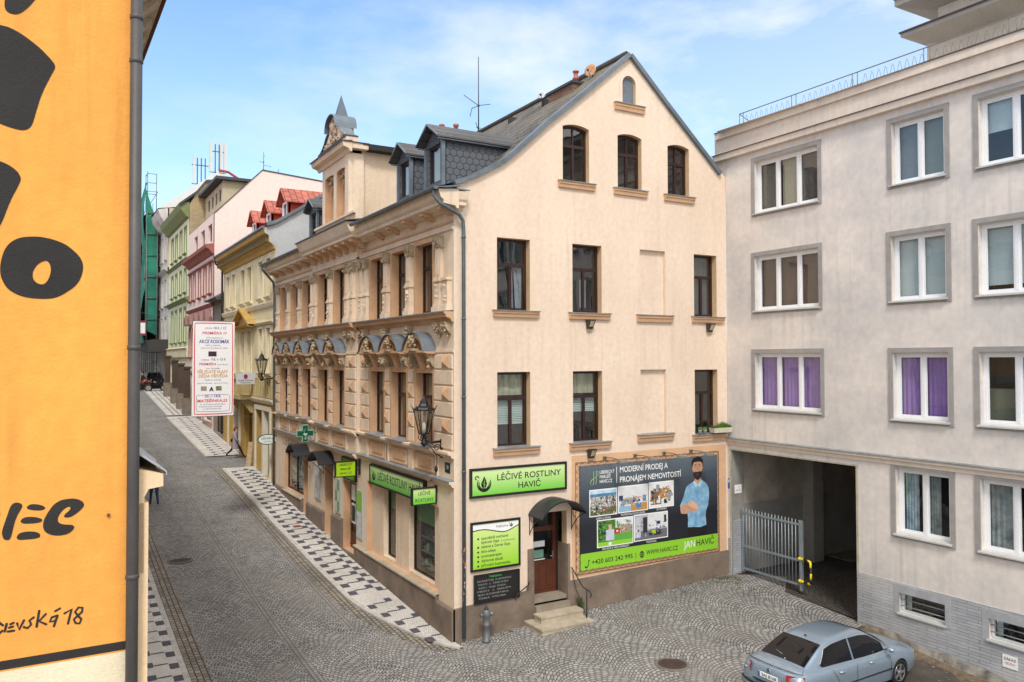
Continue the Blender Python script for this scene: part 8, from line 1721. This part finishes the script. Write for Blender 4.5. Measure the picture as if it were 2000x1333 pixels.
for sy in (.1, 2.7):
    for sx_ in (-.75, .75): mb = MB(); mb.lathe((x+sx_-.08, y+sy, z+.3), [(.3, 0), (.3, .16)], 14, axis=(1, 0, 0)); mb.obj('wheel', RUB, t)
mb = MB(); mb.sheet(Fr((x, y+.595, z), (1, 0, 0), (0, -1, 0)), [(-.58, 1.0), (.58, 1.0), (.46, 1.36), (-.46, 1.36)]); mb.obj('rear_window', CGL, t)
t = thing('flower_stand', 'planter box of red and pink flowers beside the motorcycle far up the street', 'flower planter', (-1.6, 58.4, gz(-1.6, 58.4)))
x, y, z = -1.45, 59.4, gz(-1.6, 59.4); mb = MB(); mb.box(x-.6, x+.3, y-.2, y+.2, z, z+.45); mb.obj('box', mat('dark_red_wood', (58, 26, 26)), t)
for c_, nm in (((52, 80, 40), 'leaves'), ((206, 40, 60), 'blossoms'), ((226, 130, 150), 'blossoms')):
    mb = MB()
    for i in range(26): mb.ball((x+rd.uniform(-.65, .35), y+rd.uniform(-.22, .2), z+rd.uniform(.42, .85)), rd.uniform(.04, .09), 0, 5)
    mb.obj(nm, mat('plant_%d_%d' % c_[:2], c_, .9, .2, 8), t)
t = thing('potted_conifer', 'dark green bush standing in front of the far grey wall', 'shrub', (-.2, 61, gz(0, 61))); mb = MB()
for i in range(500):
    p = Vector((-.4, 61.5, gz(0, 61)+.9))+Vector((rd.gauss(0, .38), rd.gauss(0, .38), rd.gauss(0, .4))); a = Vector((rd.uniform(-.1, .1), rd.uniform(-.1, .1), rd.uniform(-.05, .1))); b = Vector((rd.uniform(-.1, .1), rd.uniform(-.1, .1), rd.uniform(-.05, .1))); mb.add([p, p+a, p+b], [(0, 1, 2)])
mb.obj('foliage', mat('dark_foliage', (58, 78, 44), .9, .3, 6), t, recalc=False); mb = MB(); mb.tube([(-.4, 61.5, gz(0, 61)), (-.4, 61.5, gz(0, 61)+.8)], .05, 6); mb.obj('stem', mat('bark', (80, 62, 48), .9), t)
# dark wooden portal posts in front of the green and pink shops
labs = ['first tall dark wooden portal post, nearest to the white banner', 'second dark wooden portal post from the white banner', 'third dark wooden portal post from the white banner', 'farthest dark wooden portal post up the street']
for k, y in enumerate((42.6, 45.6, 49.0, 53.5)):
    z = gz(-.5, y); t = thing('portal_post', labs[k], 'post', (-.45, y, z), 'dark portal posts before the far shops'); mb = MB(); mb.box(-.75, -.15, y-.3, y+.3, z, z+1.2); mb.obj('pedestal', mat('grey_stone_post', (136, 124, 112), .9, .2, 3), t)
    mb = MB(); mb.box(-.65, -.25, y-.2, y+.2, z+1.2, z+3.3); mb.box(-.72, -.18, y-.27, y+.27, z+3.3, z+3.45); mb.obj('shaft', mat('dark_brown_stone', (88, 72, 62), .9, .2, 3), t)
